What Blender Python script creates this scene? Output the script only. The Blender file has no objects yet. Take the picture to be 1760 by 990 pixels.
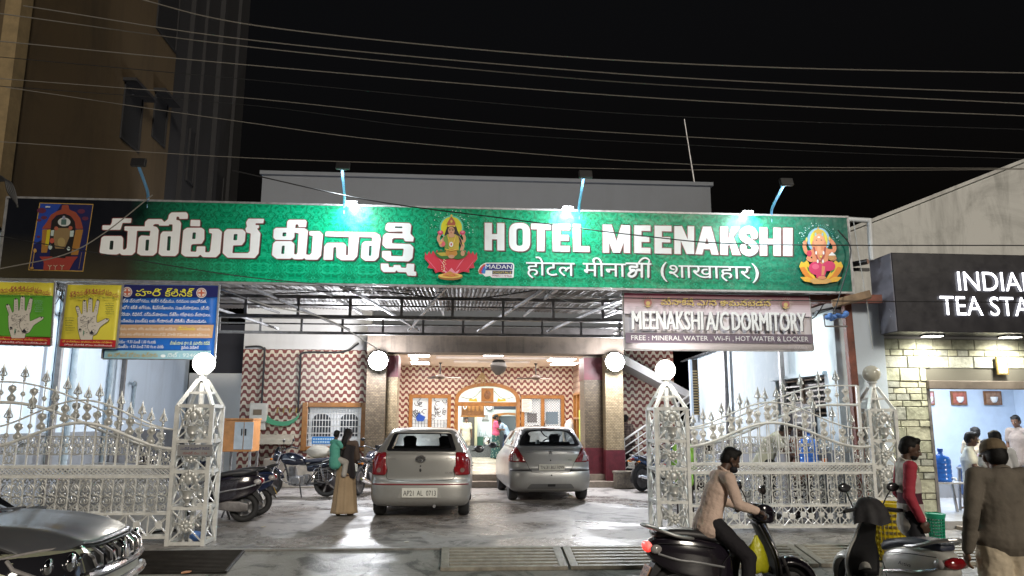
import bpy, bmesh, math, random
import numpy as np
from mathutils import Vector, Matrix, Quaternion
from mathutils.geometry import delaunay_2d_cdt
R = math.radians
PI = math.pi
rng = random.Random(11)
LO = dict(world=False)
sc = bpy.context.scene
col = sc.collection
F_PX, CX, CY = 1300.0, 880.0, 495.0
EYE = 1.62
PITCH = math.atan(230.0 / F_PX)
YAW = math.atan(95.0 * math.cos(PITCH) / F_PX)
ROLL = R(0.2)
cam = bpy.data.cameras.new('camera')
cam.sensor_fit = 'HORIZONTAL'
cam.sensor_width = 36.0
cam.lens = 36.0 * F_PX / 1760.0
cam.clip_start = 0.05
cam.clip_end = 800
cam_o = bpy.data.objects.new('camera', cam)
col.objects.link(cam_o)
_fw = Vector((math.sin(YAW) * math.cos(PITCH), math.cos(YAW) * math.cos(PITCH), math.sin(PITCH)))
_rt = Vector((math.cos(YAW), -math.sin(YAW), 0))
_up = _rt.cross(_fw)
_rt, _up = _rt * math.cos(ROLL) + _up * math.sin(ROLL), _up * math.cos(ROLL) - _rt * math.sin(ROLL)
m3 = Matrix((_rt, _up, -_fw)).transposed()
cam_o.matrix_world = Matrix.Translation((0, 0, EYE)) @ m3.to_4x4()
sc.camera = cam_o
world = bpy.data.worlds.new('World')
sc.world = world
world.use_nodes = True
_n = world.node_tree.nodes
_bg = _n['Background']
SUN_EL, SUN_DIR = R(24), Vector((0.30, -0.85, 0.40)).normalized()
_sky = _n.new('ShaderNodeTexSky')
_sky.sky_type = 'NISHITA'
_sky.sun_disc = False
_sky.sun_elevation = R(-4.1)          # night: the real sun is below the horizon
_sky.sun_rotation = R(200)
_hs = _n.new('ShaderNodeHueSaturation')
_hs.inputs['Saturation'].default_value = 0.5
_hs.inputs['Value'].default_value = 1.0
world.node_tree.links.new(_sky.outputs[0], _hs.inputs['Color'])
world.node_tree.links.new(_hs.outputs[0], _bg.inputs[0])
_bg.inputs[1].default_value = 0.14
sun = bpy.data.lights.new('street_light', 'SUN')
sun.energy = 1.05
sun.angle = R(11)
sun.color = (1.0, 0.91, 0.77)
sun_o = bpy.data.objects.new('street_light', sun)
col.objects.link(sun_o)
sun_o.rotation_euler = (-SUN_DIR).to_track_quat('-Z', 'Y').to_euler()
sc.view_settings.view_transform = 'Standard'
sc.view_settings.look = 'None'
sc.view_settings.exposure = 0.72
sc.view_settings.gamma = 1.0
sc.cycles.use_denoising = True
sc.cycles.max_bounces = 6
sc.cycles.diffuse_bounces = 3
sc.cycles.glossy_bounces = 3
sc.cycles.transmission_bounces = 4
sc.cycles.transparent_max_bounces = 8
sc.cycles.sample_clamp_indirect = 4.0
sc.cycles.caustics_reflective = False
sc.cycles.caustics_refractive = False
def ray(px, py):
 return _fw * F_PX + _rt * (px - CX) - _up * (py - CY)
def W(px, py, Y=None, Z=None, X=None):
 """photo pixel -> world point on the plane Y=, Z= or X="""
 d = ray(px, py)
 t = Y / d.y if Y is not None else ((Z - EYE) / d.z if Z is not None else X / d.x)
 return Vector((0, 0, EYE)) + d * t
MATS = {}
def mat(name, c, rough=0.6, metal=0.0, var=0.0, vscale=6.0, bump=0.0, bscale=40.0, spec=0.5, emit=None, es=0.0, coat=0.0, trans=0.0, c2=None, alpha=1.0, dirt=0.0):
 if name in MATS:
  return MATS[name]
 m = bpy.data.materials.new(name)
 m.use_nodes = True
 nt = m.node_tree
 b = nt.nodes['Principled BSDF']
 b.inputs['Base Color'].default_value = (*c, 1)
 b.inputs['Roughness'].default_value = rough
 b.inputs['Metallic'].default_value = metal
 b.inputs['Specular IOR Level'].default_value = spec
 b.inputs['Coat Weight'].default_value = coat
 b.inputs['Coat Roughness'].default_value = 0.05
 b.inputs['Transmission Weight'].default_value = trans
 b.inputs['Alpha'].default_value = alpha
 if emit:
  b.inputs['Emission Color'].default_value = (*emit, 1)
  b.inputs['Emission Strength'].default_value = es
 tc = None
 if var or bump or c2 or dirt:
  tc = nt.nodes.new('ShaderNodeTexCoord')
 if var or c2:
  nz = nt.nodes.new('ShaderNodeTexNoise')
  nz.inputs['Scale'].default_value = vscale
  nz.inputs['Detail'].default_value = 6
  nz.inputs['Roughness'].default_value = 0.65
  nt.links.new(tc.outputs['Object'], nz.inputs['Vector'])
  rp = nt.nodes.new('ShaderNodeValToRGB')
  rp.color_ramp.elements[0].position = 0.32
  rp.color_ramp.elements[1].position = 0.68
  a = [max(0, x * (1 - var)) for x in c] if not c2 else c
  d = [min(1, x * (1 + var)) for x in c] if not c2 else c2
  rp.color_ramp.elements[0].color = (*a, 1)
  rp.color_ramp.elements[1].color = (*d, 1)
  nt.links.new(nz.outputs['Fac'], rp.inputs['Fac'])
  nt.links.new(rp.outputs['Color'], b.inputs['Base Color'])
  mr = nt.nodes.new('ShaderNodeMapRange')
  mr.inputs['To Min'].default_value = max(0.02, rough - 0.12)
  mr.inputs['To Max'].default_value = min(1, rough + 0.12)
  nt.links.new(nz.outputs['Fac'], mr.inputs['Value'])
  nt.links.new(mr.outputs['Result'], b.inputs['Roughness'])
 if bump:
  n2 = nt.nodes.new('ShaderNodeTexNoise')
  n2.inputs['Scale'].default_value = bscale
  n2.inputs['Detail'].default_value = 5
  nt.links.new(tc.outputs['Object'], n2.inputs['Vector'])
  bp = nt.nodes.new('ShaderNodeBump')
  bp.inputs['Strength'].default_value = bump
  bp.inputs['Distance'].default_value = 0.02
  nt.links.new(n2.outputs['Fac'], bp.inputs['Height'])
  nt.links.new(bp.outputs['Normal'], b.inputs['Normal'])
 MATS[name] = m
 return m
class NT:
 """small node-graph helper"""
 def __init__(self, name, rough=0.6):
  self.m = bpy.data.materials.new(name)
  self.m.use_nodes = True
  self.t = self.m.node_tree
  self.b = self.t.nodes['Principled BSDF']
  self.b.inputs['Roughness'].default_value = rough
  MATS[name] = self.m
 def n(self, typ, **kw):
  nd = self.t.nodes.new('ShaderNode' + typ)
  for k, v in kw.items():
   if k in nd.inputs:
    self.set(nd.inputs[k], v)
   else:
    setattr(nd, k, v)
  return nd
 def set(self, sock, v):
  if isinstance(v, bpy.types.NodeSocket):
   self.t.links.new(v, sock)
  elif isinstance(v, tuple) and len(v) == 3 and sock.type == 'RGBA':
   sock.default_value = (*v, 1)
  else:
   sock.default_value = v
 def mth(self, op, a, b=None, c=None):
  nd = self.t.nodes.new('ShaderNodeMath')
  nd.operation = op
  for i, v in enumerate((a, b, c)):
   if v is not None:
    self.set(nd.inputs[i], v)
  return nd.outputs[0]
 def mix(self, f, a, b):
  nd = self.t.nodes.new('ShaderNodeMix')
  nd.data_type = 'RGBA'
  self.set(nd.inputs[0], f)
  self.set(nd.inputs[6], a)
  self.set(nd.inputs[7], b)
  return nd.outputs[2]
 def obj(self):
  t = self.n('TexCoord')
  s = self.n('SeparateXYZ')
  self.t.links.new(t.outputs['Object'], s.inputs[0])
  return t.outputs['Object'], s.outputs[0], s.outputs[1], s.outputs[2]
 def noise(self, vec, scale, detail=5, rough=0.6, dist=0.0):
  nd = self.n('TexNoise', Scale=scale, Detail=detail, Roughness=rough, Distortion=dist)
  self.t.links.new(vec, nd.inputs['Vector'])
  return nd.outputs['Fac']
 def ramp(self, f, a, b, ca=(0, 0, 0), cb=(1, 1, 1)):
  nd = self.t.nodes.new('ShaderNodeValToRGB')
  e = nd.color_ramp.elements
  e[0].position, e[1].position = a, b
  e[0].color, e[1].color = (*ca, 1), (*cb, 1)
  self.t.links.new(f, nd.inputs['Fac'])
  return nd.outputs['Color']
 def base(self, s):
  self.set(self.b.inputs['Base Color'], s)
 def bump(self, h, strength=0.3, dist=0.02):
  nd = self.n('Bump', Strength=strength, Distance=dist)
  self.t.links.new(h, nd.inputs['Height'])
  self.t.links.new(nd.outputs['Normal'], self.b.inputs['Normal'])
def frame_from(d):
 d = Vector(d).normalized()
 a = Vector((0, 0, 1)) if abs(d.z) < 0.9 else Vector((0, 1, 0))
 u = d.cross(a).normalized()
 return u, u.cross(d).normalized()
ORG = {}
class MB:
 def __init__(self):
  self.v, self.f, self.mi, self.cur = [], [], [], 0
 def slot(self, i):
  self.cur = i
  return self
 def add(self, vs, fs, M=None):
  o = len(self.v)
  self.v.extend((M @ Vector(p)) if M else Vector(p) for p in vs)
  self.f.extend(tuple(i + o for i in f) for f in fs)
  self.mi.extend([self.cur] * len(fs))
  return self
 def box(self, c, s, M=None, taper=1.0):
  x, y, z = s[0] / 2, s[1] / 2, s[2] / 2
  c = Vector(c)
  t = taper
  vs = [(-x, -y, -z), (x, -y, -z), (x, y, -z), (-x, y, -z), (-x * t, -y * t, z), (x * t, -y * t, z), (x * t, y * t, z), (-x * t, y * t, z)]
  vs = [Vector(p) + c for p in vs]
  return self.add(vs, [(0, 3, 2, 1), (4, 5, 6, 7), (0, 1, 5, 4), (1, 2, 6, 5), (2, 3, 7, 6), (3, 0, 4, 7)], M)
 def span(self, a, b):
  a, b = Vector(a), Vector(b)
  return self.box((a + b) / 2, (abs(b.x - a.x), abs(b.y - a.y), abs(b.z - a.z)))
 def bar(self, a, b, w, h=None, up=(0, 0, 1)):
  """rectangular bar from a to b"""
  a, b = Vector(a), Vector(b)
  h = h or w
  d = (b - a).normalized()
  u = Vector(up)
  if abs(d.dot(u)) > 0.95:
   u = Vector((0, 1, 0))
  s = d.cross(u).normalized()
  u = s.cross(d)
  s, u = s * w / 2, u * h / 2
  vs = [a - s - u, a + s - u, a + s + u, a - s + u, b - s - u, b + s - u, b + s + u, b - s + u]
  return self.add(vs, [(3, 2, 1, 0), (4, 5, 6, 7), (0, 1, 5, 4), (1, 2, 6, 5), (2, 3, 7, 6), (3, 0, 4, 7)])
 def tube(self, pts, r, n=8, closed=False, flat=1.0):
  pts = [Vector(p) for p in pts]
  k = len(pts)
  rs = r if isinstance(r, (list, tuple)) else [r] * k
  vs, fs = [], []
  u = None
  for i, p in enumerate(pts):
   if closed:
    d = pts[(i + 1) % k] - pts[i - 1]
   else:
    d = pts[min(i + 1, k - 1)] - pts[max(i - 1, 0)]
   if d.length < 1e-9:
    d = Vector((0, 0, 1))
   d.normalize()
   if u is None:
    u, w = frame_from(d)
   else:
    u = u - d * u.dot(d)
    if u.length < 1e-6:
     u, w = frame_from(d)
    u.normalize()
    w = u.cross(d)
   for j in range(n):
    a = 2 * PI * j / n
    vs.append(p + u * math.cos(a) * rs[i] + w * math.sin(a) * rs[i] * flat)
  m = k if closed else k - 1
  for i in range(m):
   for j in range(n):
    a, b = i * n + j, i * n + (j + 1) % n
    c, d = ((i + 1) % k) * n + (j + 1) % n, ((i + 1) % k) * n + j
    fs.append((a, b, c, d))
  if not closed:
   fs.append(tuple(range(n))[::-1])
   fs.append(tuple((k - 1) * n + j for j in range(n)))
  return self.add(vs, fs)
 def cone(self, a, b, r1, r2, n=12):
  return self.tube([a, b], [r1, r2], n)
 def lathe(self, prof, o=(0, 0, 0), n=16, ax=(0, 0, 1)):
  o = Vector(o)
  ax = Vector(ax).normalized()
  u, w = frame_from(ax)
  vs, fs = [], []
  k = len(prof)
  for r, z in prof:
   for j in range(n):
    a = 2 * PI * j / n
    vs.append(o + ax * z + (u * math.cos(a) + w * math.sin(a)) * max(r, 1e-4))
  for i in range(k - 1):
   for j in range(n):
    fs.append((i * n + j, i * n + (j + 1) % n, (i + 1) * n + (j + 1) % n, (i + 1) * n + j))
  if prof[0][0] > 2e-4:
   fs.append(tuple(range(n))[::-1])
  if prof[-1][0] > 2e-4:
   fs.append(tuple((k - 1) * n + j for j in range(n)))
  return self.add(vs, fs)
 def ball(self, c, r, n=12, M=None):
  if not isinstance(r, (tuple, list)):
   r = (r, r, r)
  m = max(4, n // 2 + 1)
  vs, fs = [(0, 0, -1)], []
  for i in range(1, m):
   t = -PI / 2 + PI * i / m
   for j in range(n):
    a = 2 * PI * j / n
    vs.append((math.cos(t) * math.cos(a), math.cos(t) * math.sin(a), math.sin(t)))
  vs.append((0, 0, 1))
  for j in range(n):
   fs.append((0, 1 + (j + 1) % n, 1 + j))
   fs.append((len(vs) - 1, 1 + (m - 2) * n + j, 1 + (m - 2) * n + (j + 1) % n))
  for i in range(m - 2):
   for j in range(n):
    a = 1 + i * n + j
    b = 1 + i * n + (j + 1) % n
    fs.append((a, b, b + n, a + n))
  c = Vector(c)
  if M:
   vs = [c + M @ Vector((p[0] * r[0], p[1] * r[1], p[2] * r[2])) for p in vs]
  else:
   vs = [c + Vector((p[0] * r[0], p[1] * r[1], p[2] * r[2])) for p in vs]
  return self.add(vs, fs)
 def capsule(self, a, b, r1, r2, n=12, sq=1.0, side=None):
  """tapered capsule with round ends; sq flattens it across 'side'"""
  a, b = Vector(a), Vector(b)
  d = b - a
  L = d.length
  if L < 1e-6:
   return self.ball(a, r1, n)
  d /= L
  if side is not None:
   w = Vector(side)
   w = (w - d * w.dot(d)).normalized()
   u = d.cross(w)
  else:
   u, w = frame_from(d)
  pr = []
  for i in range(0, 5):
   t = -PI / 2 + PI / 2 * i / 4
   pr.append((r1 * math.cos(t), r1 * math.sin(t)))
  for i in range(0, 5):
   t = PI / 2 * i / 4
   pr.append((r2 * math.cos(t), L + r2 * math.sin(t)))
  vs, fs = [], []
  for r, z in pr:
   r = max(r, 1e-4)
   for j in range(n):
    q = 2 * PI * j / n
    vs.append(a + d * z + u * math.cos(q) * r + w * math.sin(q) * r * sq)
  k = len(pr)
  for i in range(k - 1):
   for j in range(n):
    fs.append((i * n + j, i * n + (j + 1) % n, (i + 1) * n + (j + 1) % n, (i + 1) * n + j))
  fs.append(tuple(range(n))[::-1])
  fs.append(tuple((k - 1) * n + j for j in range(n)))
  return self.add(vs, fs)
 def prism(self, poly, o, u, v, depth):
  """2-D polygon (list of (a,b)) placed at o + a*u + b*v, extruded by vector depth"""
  o, u, v, d = Vector(o), Vector(u), Vector(v), Vector(depth)
  k = len(poly)
  vs = [o + u * a + v * b for a, b in poly] + [o + u * a + v * b + d for a, b in poly]
  fs = [tuple(range(k)), tuple(range(k, 2 * k))[::-1]]
  fs += [(i, k + i, k + (i + 1) % k, (i + 1) % k) for i in range(k)]
  return self.add(vs, fs)
 def loft(self, rings, closed=True, caps=True):
  n = len(rings[0])
  vs = [p for r in rings for p in r]
  fs = []
  for i in range(len(rings) - 1):
   for j in range(n if closed else n - 1):
    fs.append((i * n + j, i * n + (j + 1) % n, (i + 1) * n + (j + 1) % n, (i + 1) * n + j))
  if caps and closed:
   fs.append(tuple(range(n))[::-1])
   fs.append(tuple((len(rings) - 1) * n + j for j in range(n)))
  return self.add(vs, fs)
 def grid(self, fn, nu, nv):
  vs = [fn(i / nu, j / nv) for i in range(nu + 1) for j in range(nv + 1)]
  fs = []
  for i in range(nu):
   for j in range(nv):
    a = i * (nv + 1) + j
    fs.append((a, a + nv + 1, a + nv + 2, a + 1))
  return self.add(vs, fs)
 def fill(self, polys, o, u, v, depth=None, holes=True):
  """union (non-zero winding) of 2-D polygons, flat or extruded back by depth vector"""
  vs, ts, loops = fill2d(polys)
  o, u, v = Vector(o), Vector(u), Vector(v)
  pts = [o + u * a + v * b for a, b in vs]
  self.add(pts, ts)
  if depth is not None:
   d = Vector(depth)
   k = len(pts)
   self.add(pts + [p + d for p in pts], [(b, a, a + k, b + k) for a, b in loops])
  return self
 def mirror_x(self):
  k = len(self.v)
  self.v.extend(Vector((-p.x, p.y, p.z)) for p in self.v[:k])
  nf = len(self.f)
  self.f.extend(tuple(i + k for i in reversed(f)) for f in self.f[:nf])
  self.mi.extend(self.mi[:nf])
  return self
 def build(self, name, mats, parent=None, smooth=40, bevel=0.0, world=True, subd=0, fixn=True):
  me = bpy.data.meshes.new(name)
  off = Vector((0, 0, 0))
  if parent is not None and world:
   off = ORG.get(parent.name, Vector((0, 0, 0)))
  me.from_pydata([p - off for p in self.v], [], self.f)
  if not isinstance(mats, (list, tuple)):
   mats = [mats]
  for m in mats:
   me.materials.append(m)
  if len(mats) > 1:
   me.polygons.foreach_set('material_index', self.mi)
  if fixn:
   bm = bmesh.new()
   bm.from_mesh(me)
   bmesh.ops.recalc_face_normals(bm, faces=bm.faces)
   bm.to_mesh(me)
   bm.free()
  if smooth:
   me.polygons.foreach_set('use_smooth', [True] * len(me.polygons))
   me.set_sharp_from_angle(angle=R(smooth))
  me.update()
  o = bpy.data.objects.new(name, me)
  col.objects.link(o)
  if parent is not None:
   o.parent = parent
   if world:
    ORG[o.name] = off
  if bevel:
   bv = o.modifiers.new('bevel', 'BEVEL')
   bv.width = bevel
   bv.segments = 2
   bv.limit_method = 'ANGLE'
   bv.angle_limit = R(40)
  if subd:
   sd = o.modifiers.new('subd', 'SUBSURF')
   sd.levels = sd.render_levels = subd
  return o
def thing(name, label, cat, loc=(0, 0, 0), rz=0.0, group=None):
 o = bpy.data.objects.new(name, None)
 o.empty_display_size = 0.1
 col.objects.link(o)
 o.location = loc
 o.rotation_euler = (0, 0, rz)
 ORG[o.name] = Vector(loc)
 tag(o, label, cat, group)
 return o
def tag(o, label, cat, group=None):
 o['label'] = label
 o['category'] = cat
 if group:
  o['group'] = group
 return o
def structure(o, label=None, cat=None):
 o['kind'] = 'structure'
 if label:
  o['label'] = label
  o['category'] = cat
 return o
def dup(root, loc, rz=0.0, label=None, group=None, scale=None):
 def cp(o, par):
  c = o.copy()
  col.objects.link(c)
  c.parent = par
  for ch in list(o.children):
   cp(ch, c)
  return c
 r = cp(root, None)
 r.location = loc
 r.rotation_euler = (root.rotation_euler[0], root.rotation_euler[1], rz)
 if scale:
  r.scale = (scale, scale, scale)
 if label:
  r['label'] = label
 if group:
  r['group'] = group
 ORG[r.name] = Vector(loc)
 return r
def fill2d(polys):
 pts, edges = [], []
 for p in polys:
  o = len(pts)
  pts.extend((float(a), float(b)) for a, b in p)
  edges.extend((o + i, o + (i + 1) % len(p)) for i in range(len(p)))
 vs, es, fs, *_ = delaunay_2d_cdt([Vector(p) for p in pts], edges, [], 0, 1e-6)
 V = np.array([(p.x, p.y) for p in vs])
 T = np.array([f for f in fs if len(f) == 3])
 if not len(T):
  return [], [], []
 C = V[T].mean(axis=1)
 wn = np.zeros(len(C), int)
 for p in polys:
  q = np.array(p, float)
  for i in range(len(q)):
   a, b = q[i], q[(i + 1) % len(q)]
   s = (b[0] - a[0]) * (C[:, 1] - a[1]) - (C[:, 0] - a[0]) * (b[1] - a[1])
   wn += ((a[1] <= C[:, 1]) & (b[1] > C[:, 1]) & (s > 0)).astype(int)
   wn -= ((a[1] > C[:, 1]) & (b[1] <= C[:, 1]) & (s < 0)).astype(int)
 T = [tuple(int(i) for i in t) for t, w in zip(T, wn) if w != 0]
 cnt = {}
 for t in T:
  for a, b in ((t[0], t[1]), (t[1], t[2]), (t[2], t[0])):
   cnt[(a, b)] = 1
 loops = [(a, b) for a, b in cnt if (b, a) not in cnt]
 return [tuple(p) for p in V], T, loops
def ccw(p, pos=True):
 a = sum(p[i][0] * p[(i + 1) % len(p)][1] - p[(i + 1) % len(p)][0] * p[i][1] for i in range(len(p)))
 return list(p) if (a > 0) == pos else list(p)[::-1]
def rnd(p, r, n=3):
 """round the corners of a closed polygon"""
 out = []
 k = len(p)
 for i in range(k):
  a, b, c = Vector(p[i - 1]), Vector(p[i]), Vector(p[(i + 1) % k])
  la, lc = (a - b).length, (c - b).length
  d = min(r, la * 0.45, lc * 0.45)
  if d < 1e-6:
   out.append(tuple(b))
   continue
  s, e = b + (a - b).normalized() * d, b + (c - b).normalized() * d
  for j in range(n + 1):
   t = j / n
   q = s * (1 - t) ** 2 + b * 2 * t * (1 - t) + e * t * t
   out.append((q.x, q.y))
 return out
def stroke(pts, w, n=6, cap=True):
 """list of ccw polygons covering a thick polyline"""
 out = []
 for i in range(len(pts) - 1):
  a, b = Vector(pts[i]), Vector(pts[i + 1])
  d = b - a
  if d.length < 1e-6:
   continue
  d = d.normalized() * w / 2
  s = Vector((-d.y, d.x))
  out.append(ccw([tuple(a - s), tuple(b - s), tuple(b + s), tuple(a + s)]))
 js = range(len(pts)) if cap else range(1, len(pts) - 1)
 for i in js:
  out.append([(pts[i][0] + math.cos(2 * PI * j / n) * w / 2, pts[i][1] + math.sin(2 * PI * j / n) * w / 2) for j in range(n)])
 return out
def spl(pts, n=6, closed=False):
 """Catmull-Rom through points (any dimension)"""
 P = [Vector(p) for p in pts]
 k = len(P)
 out = []
 for i in range(k if closed else k - 1):
  p0 = P[(i - 1) % k] if closed or i > 0 else P[0] * 2 - P[1]
  p1, p2 = P[i], P[(i + 1) % k]
  p3 = P[(i + 2) % k] if closed or i + 2 < k else P[-1] * 2 - P[-2]
  for j in range(n):
   t = j / n
   out.append(0.5 * ((2 * p1) + (p2 - p0) * t + (2 * p0 - 5 * p1 + 4 * p2 - p3) * t * t + (3 * p1 - p0 - 3 * p2 + p3) * t ** 3))
 if not closed:
  out.append(P[-1])
 return out
def arc(c, r, a0, a1, n=10, ry=None):
 ry = ry or r
 return [(c[0] + r * math.cos(R(a0 + (a1 - a0) * i / n)), c[1] + ry * math.sin(R(a0 + (a1 - a0) * i / n))) for i in range(n + 1)]
def disc(c, r, n=20, ry=None):
 return arc(c, r, 0, 360 - 360 / n, n - 1, ry)
_TXT = {}
def text_polys(s, bold=0.0, res=3):
 """contours of a line of text, unit size, starting at x=0; returns (polys, width)"""
 key = (s, bold, res)
 if key in _TXT:
  return _TXT[key]
 c = bpy.data.curves.new('t', 'FONT')
 c.body = s
 c.size = 1.0
 c.offset = bold
 c.resolution_u = res
 c.fill_mode = 'NONE'
 o = bpy.data.objects.new('t', c)
 col.objects.link(o)
 bpy.context.view_layer.update()
 dg = bpy.context.evaluated_depsgraph_get()
 me = o.evaluated_get(dg).to_mesh()
 co = [(v.co.x, v.co.y) for v in me.vertices]
 nx = {}
 for e in me.edges:
  a, b = e.vertices
  nx.setdefault(a, []).append(b)
  nx.setdefault(b, []).append(a)
 seen, polys = set(), []
 for i in range(len(co)):
  if i in seen or i not in nx:
   continue
  loop, cur, prev = [i], i, None
  seen.add(i)
  nxt = i + 1 if i + 1 in nx[i] else nx[i][0]
  while nxt != i and nxt not in seen:
   loop.append(nxt)
   seen.add(nxt)
   cand = [k for k in nx[nxt] if k != cur]
   cur, nxt = nxt, (cand[0] if cand else i)
  if len(loop) > 2:
   polys.append([co[k] for k in loop])
 o.evaluated_get(dg).to_mesh_clear()
 bpy.data.objects.remove(o)
 bpy.data.curves.remove(c)
 if not polys:
  _TXT[key] = ([], 0)
  return _TXT[key]
 x0 = min(p[0] for q in polys for p in q)
 x1 = max(p[0] for q in polys for p in q)
 polys = [[(a - x0, b) for a, b in q] for q in polys]
 _TXT[key] = (polys, x1 - x0)
 return _TXT[key]
def fit_text(s, x0, x1, y0, h, bold=0.0, res=3, slant=0.0):
 """text polygons fitted between x0..x1 with baseline y0 and cap height h"""
 ps, w = text_polys(s, bold, res)
 if not ps:
  return []
 k = (x1 - x0) / w
 cap = 0.70
 return [[(x0 + (a + slant * b) * k, y0 + b * h / cap) for a, b in q] for q in ps]
def text_fill(mb, polys, o, u, v):
 """fill text polygons a few at a time (keeps the triangulation small)"""
 if not polys:
  return
 polys = sorted(polys, key=lambda q: min(p[0] for p in q))
 groups, cur, xr = [], [], None
 for q in polys:
  a, b = min(p[0] for p in q), max(p[0] for p in q)
  if cur and a > xr:
   groups.append(cur)
   cur, xr = [], None
  cur.append(q)
  xr = b if xr is None else max(xr, b)
 groups.append(cur)
 for g in groups:
  mb.fill(g, o, u, v)
# ================================================================ MATERIALS OF THE SETTING
def ground_mat(name, base, base2, wet=0.5):
 t = NT(name, 0.5)
 o, x, y, z = t.obj()
 big = t.noise(o, 0.55, 6, 0.6, 0.6)
 fine = t.noise(o, 9.0, 8, 0.7)
 grit = t.noise(o, 90.0, 3, 0.6)
 c = t.mix(t.ramp(fine, 0.3, 0.72), base, base2)
 stain = t.ramp(t.noise(o, 1.7, 7, 0.68, 1.2), 0.50, 0.60)
 c = t.mix(t.mth('MULTIPLY', stain, 0.85), c, tuple(v * 0.28 for v in base))
 c = t.mix(t.ramp(grit, 0.58, 0.75), c, tuple(min(1, v * 1.35) for v in base2))
 w = t.n('TexVoronoi', feature='DISTANCE_TO_EDGE', Scale=0.42)
 nd = t.n('VectorMath', operation='ADD')
 nz = t.n('TexNoise', Scale=1.6, Detail=5)
 t.t.links.new(o, nz.inputs['Vector'])
 sc_ = t.n('VectorMath', operation='SCALE')
 sc_.inputs['Scale'].default_value = 0.9
 t.t.links.new(nz.outputs['Color'], sc_.inputs[0])
 t.t.links.new(o, nd.inputs[0])
 t.t.links.new(sc_.outputs[0], nd.inputs[1])
 t.t.links.new(nd.outputs[0], w.inputs['Vector'])
 cr = t.ramp(w.outputs['Distance'], 0.0015, 0.006, (1, 1, 1), (0, 0, 0))
 c = t.mix(t.mth('MULTIPLY', cr, t.ramp(big, 0.40, 0.50)), c, tuple(v * 0.3 for v in base))
 t.base(c)
 wetm = t.ramp(big, 0.44, 0.56)
 wetm = t.mth('MULTIPLY', wetm, wet)
 rough = t.mth('SUBTRACT', 0.66, t.mth('MULTIPLY', wetm, 0.42))
 rough = t.mth('ADD', rough, t.mth('MULTIPLY', t.mth('SUBTRACT', fine, 0.5), 0.35))
 t.set(t.b.inputs['Roughness'], t.mth('MAXIMUM', rough, 0.13))
 t.bump(t.mth('ADD', t.mth('MULTIPLY', fine, 1.0), t.mth('MULTIPLY', grit, 0.35)), 0.45, 0.018)
 return t.m
M_FORE = ground_mat('forecourt concrete', (0.225, 0.205, 0.192), (0.33, 0.305, 0.288), 1.0)
M_ROAD = ground_mat('road surface', (0.20, 0.19, 0.175), (0.30, 0.285, 0.265), 0.6)
def wave_tile(name, ax='x', p=0.215, q=0.19, cream=(0.68, 0.60, 0.48), red=(0.19, 0.040, 0.034)):
 t = NT(name, 0.28)
 o, x, y, z = t.obj()
 a = x if ax == 'x' else y
 s = t.mth('SINE', t.mth('MULTIPLY', a, 2 * PI / p))
 s = t.mth('MULTIPLY', s, 2.4)
 s = t.mth('DIVIDE', s, t.mth('SQRT', t.mth('ADD', 1.0, t.mth('MULTIPLY', s, s))))
 s = t.mth('MULTIPLY', s, 1.08)
 h = t.mth('FRACT', t.mth('ADD', t.mth('MULTIPLY', t.mth('ADD', z, t.mth('MULTIPLY', s, q * 0.24)), 1 / q), 20.0))
 k = t.mth('LESS_THAN', h, 0.47)
 e = t.mth('MINIMUM', t.mth('ABSOLUTE', t.mth('SUBTRACT', h, 0.47)), t.mth('MINIMUM', h, t.mth('SUBTRACT', 1.0, h)))
 g = t.mth('LESS_THAN', e, 0.03)
 f2 = t.mth('FRACT', t.mth('ADD', t.mth('DIVIDE', a, p), 0.25 + 40))
 g2 = t.mth('LESS_THAN', t.mth('ABSOLUTE', t.mth('SUBTRACT', f2, 0.5)), 0.018)
 nz = t.noise(o, 5.0, 4)
 cr = t.mix(nz, tuple(v * 0.82 for v in cream), tuple(min(1, v * 1.1) for v in cream))
 rd = t.mix(nz, tuple(v * 0.75 for v in red), tuple(min(1, v * 1.3) for v in red))
 c = t.mix(k, cr, rd)
 gm = t.mth('MAXIMUM', g, g2)
 c = t.mix(t.mth('MULTIPLY', gm, 0.65), c, (0.17, 0.09, 0.07))
 t.base(c)
 t.set(t.b.inputs['Roughness'], t.mth('ADD', t.mth('MULTIPLY', gm, 0.4), t.mth('ADD', 0.22, t.mth('MULTIPLY', nz, 0.2))))
 t.bump(t.mth('SUBTRACT', 1.0, gm), 0.3, 0.004)
 return t.m
M_WAVE = wave_tile('wavy cream and maroon tile', 'x')
M_WAVE_Y = wave_tile('wavy cream and maroon tile on side wall', 'y')
def mosaic(name, a, b, grout, s=1.0):
 t = NT(name, 0.45)
 o, x, y, z = t.obj()
 v = t.n('CombineXYZ')
 t.t.links.new(t.mth('ADD', x, y), v.inputs[0])
 t.t.links.new(z, v.inputs[1])
 br = t.n('TexBrick', Scale=1.0)
 br.offset = 0.5
 br.inputs['Brick Width'].default_value = 0.075 * s
 br.inputs['Row Height'].default_value = 0.04 * s
 br.inputs['Mortar Size'].default_value = 0.004 * s
 br.inputs['Bias'].default_value = 0.0
 br.inputs['Color1'].default_value = (*a, 1)
 br.inputs['Color2'].default_value = (*b, 1)
 br.inputs['Mortar'].default_value = (*grout, 1)
 t.t.links.new(v.outputs[0], br.inputs['Vector'])
 nz = t.noise(o, 13, 5)
 t.base(t.mix(t.mth('MULTIPLY', t.ramp(nz, 0.45, 0.62), 0.55), br.outputs['Color'], tuple(q * 0.35 for q in a)))
 t.bump(t.mth('SUBTRACT', 1.0, br.outputs['Fac']), 0.4, 0.006)
 return t.m
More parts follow.
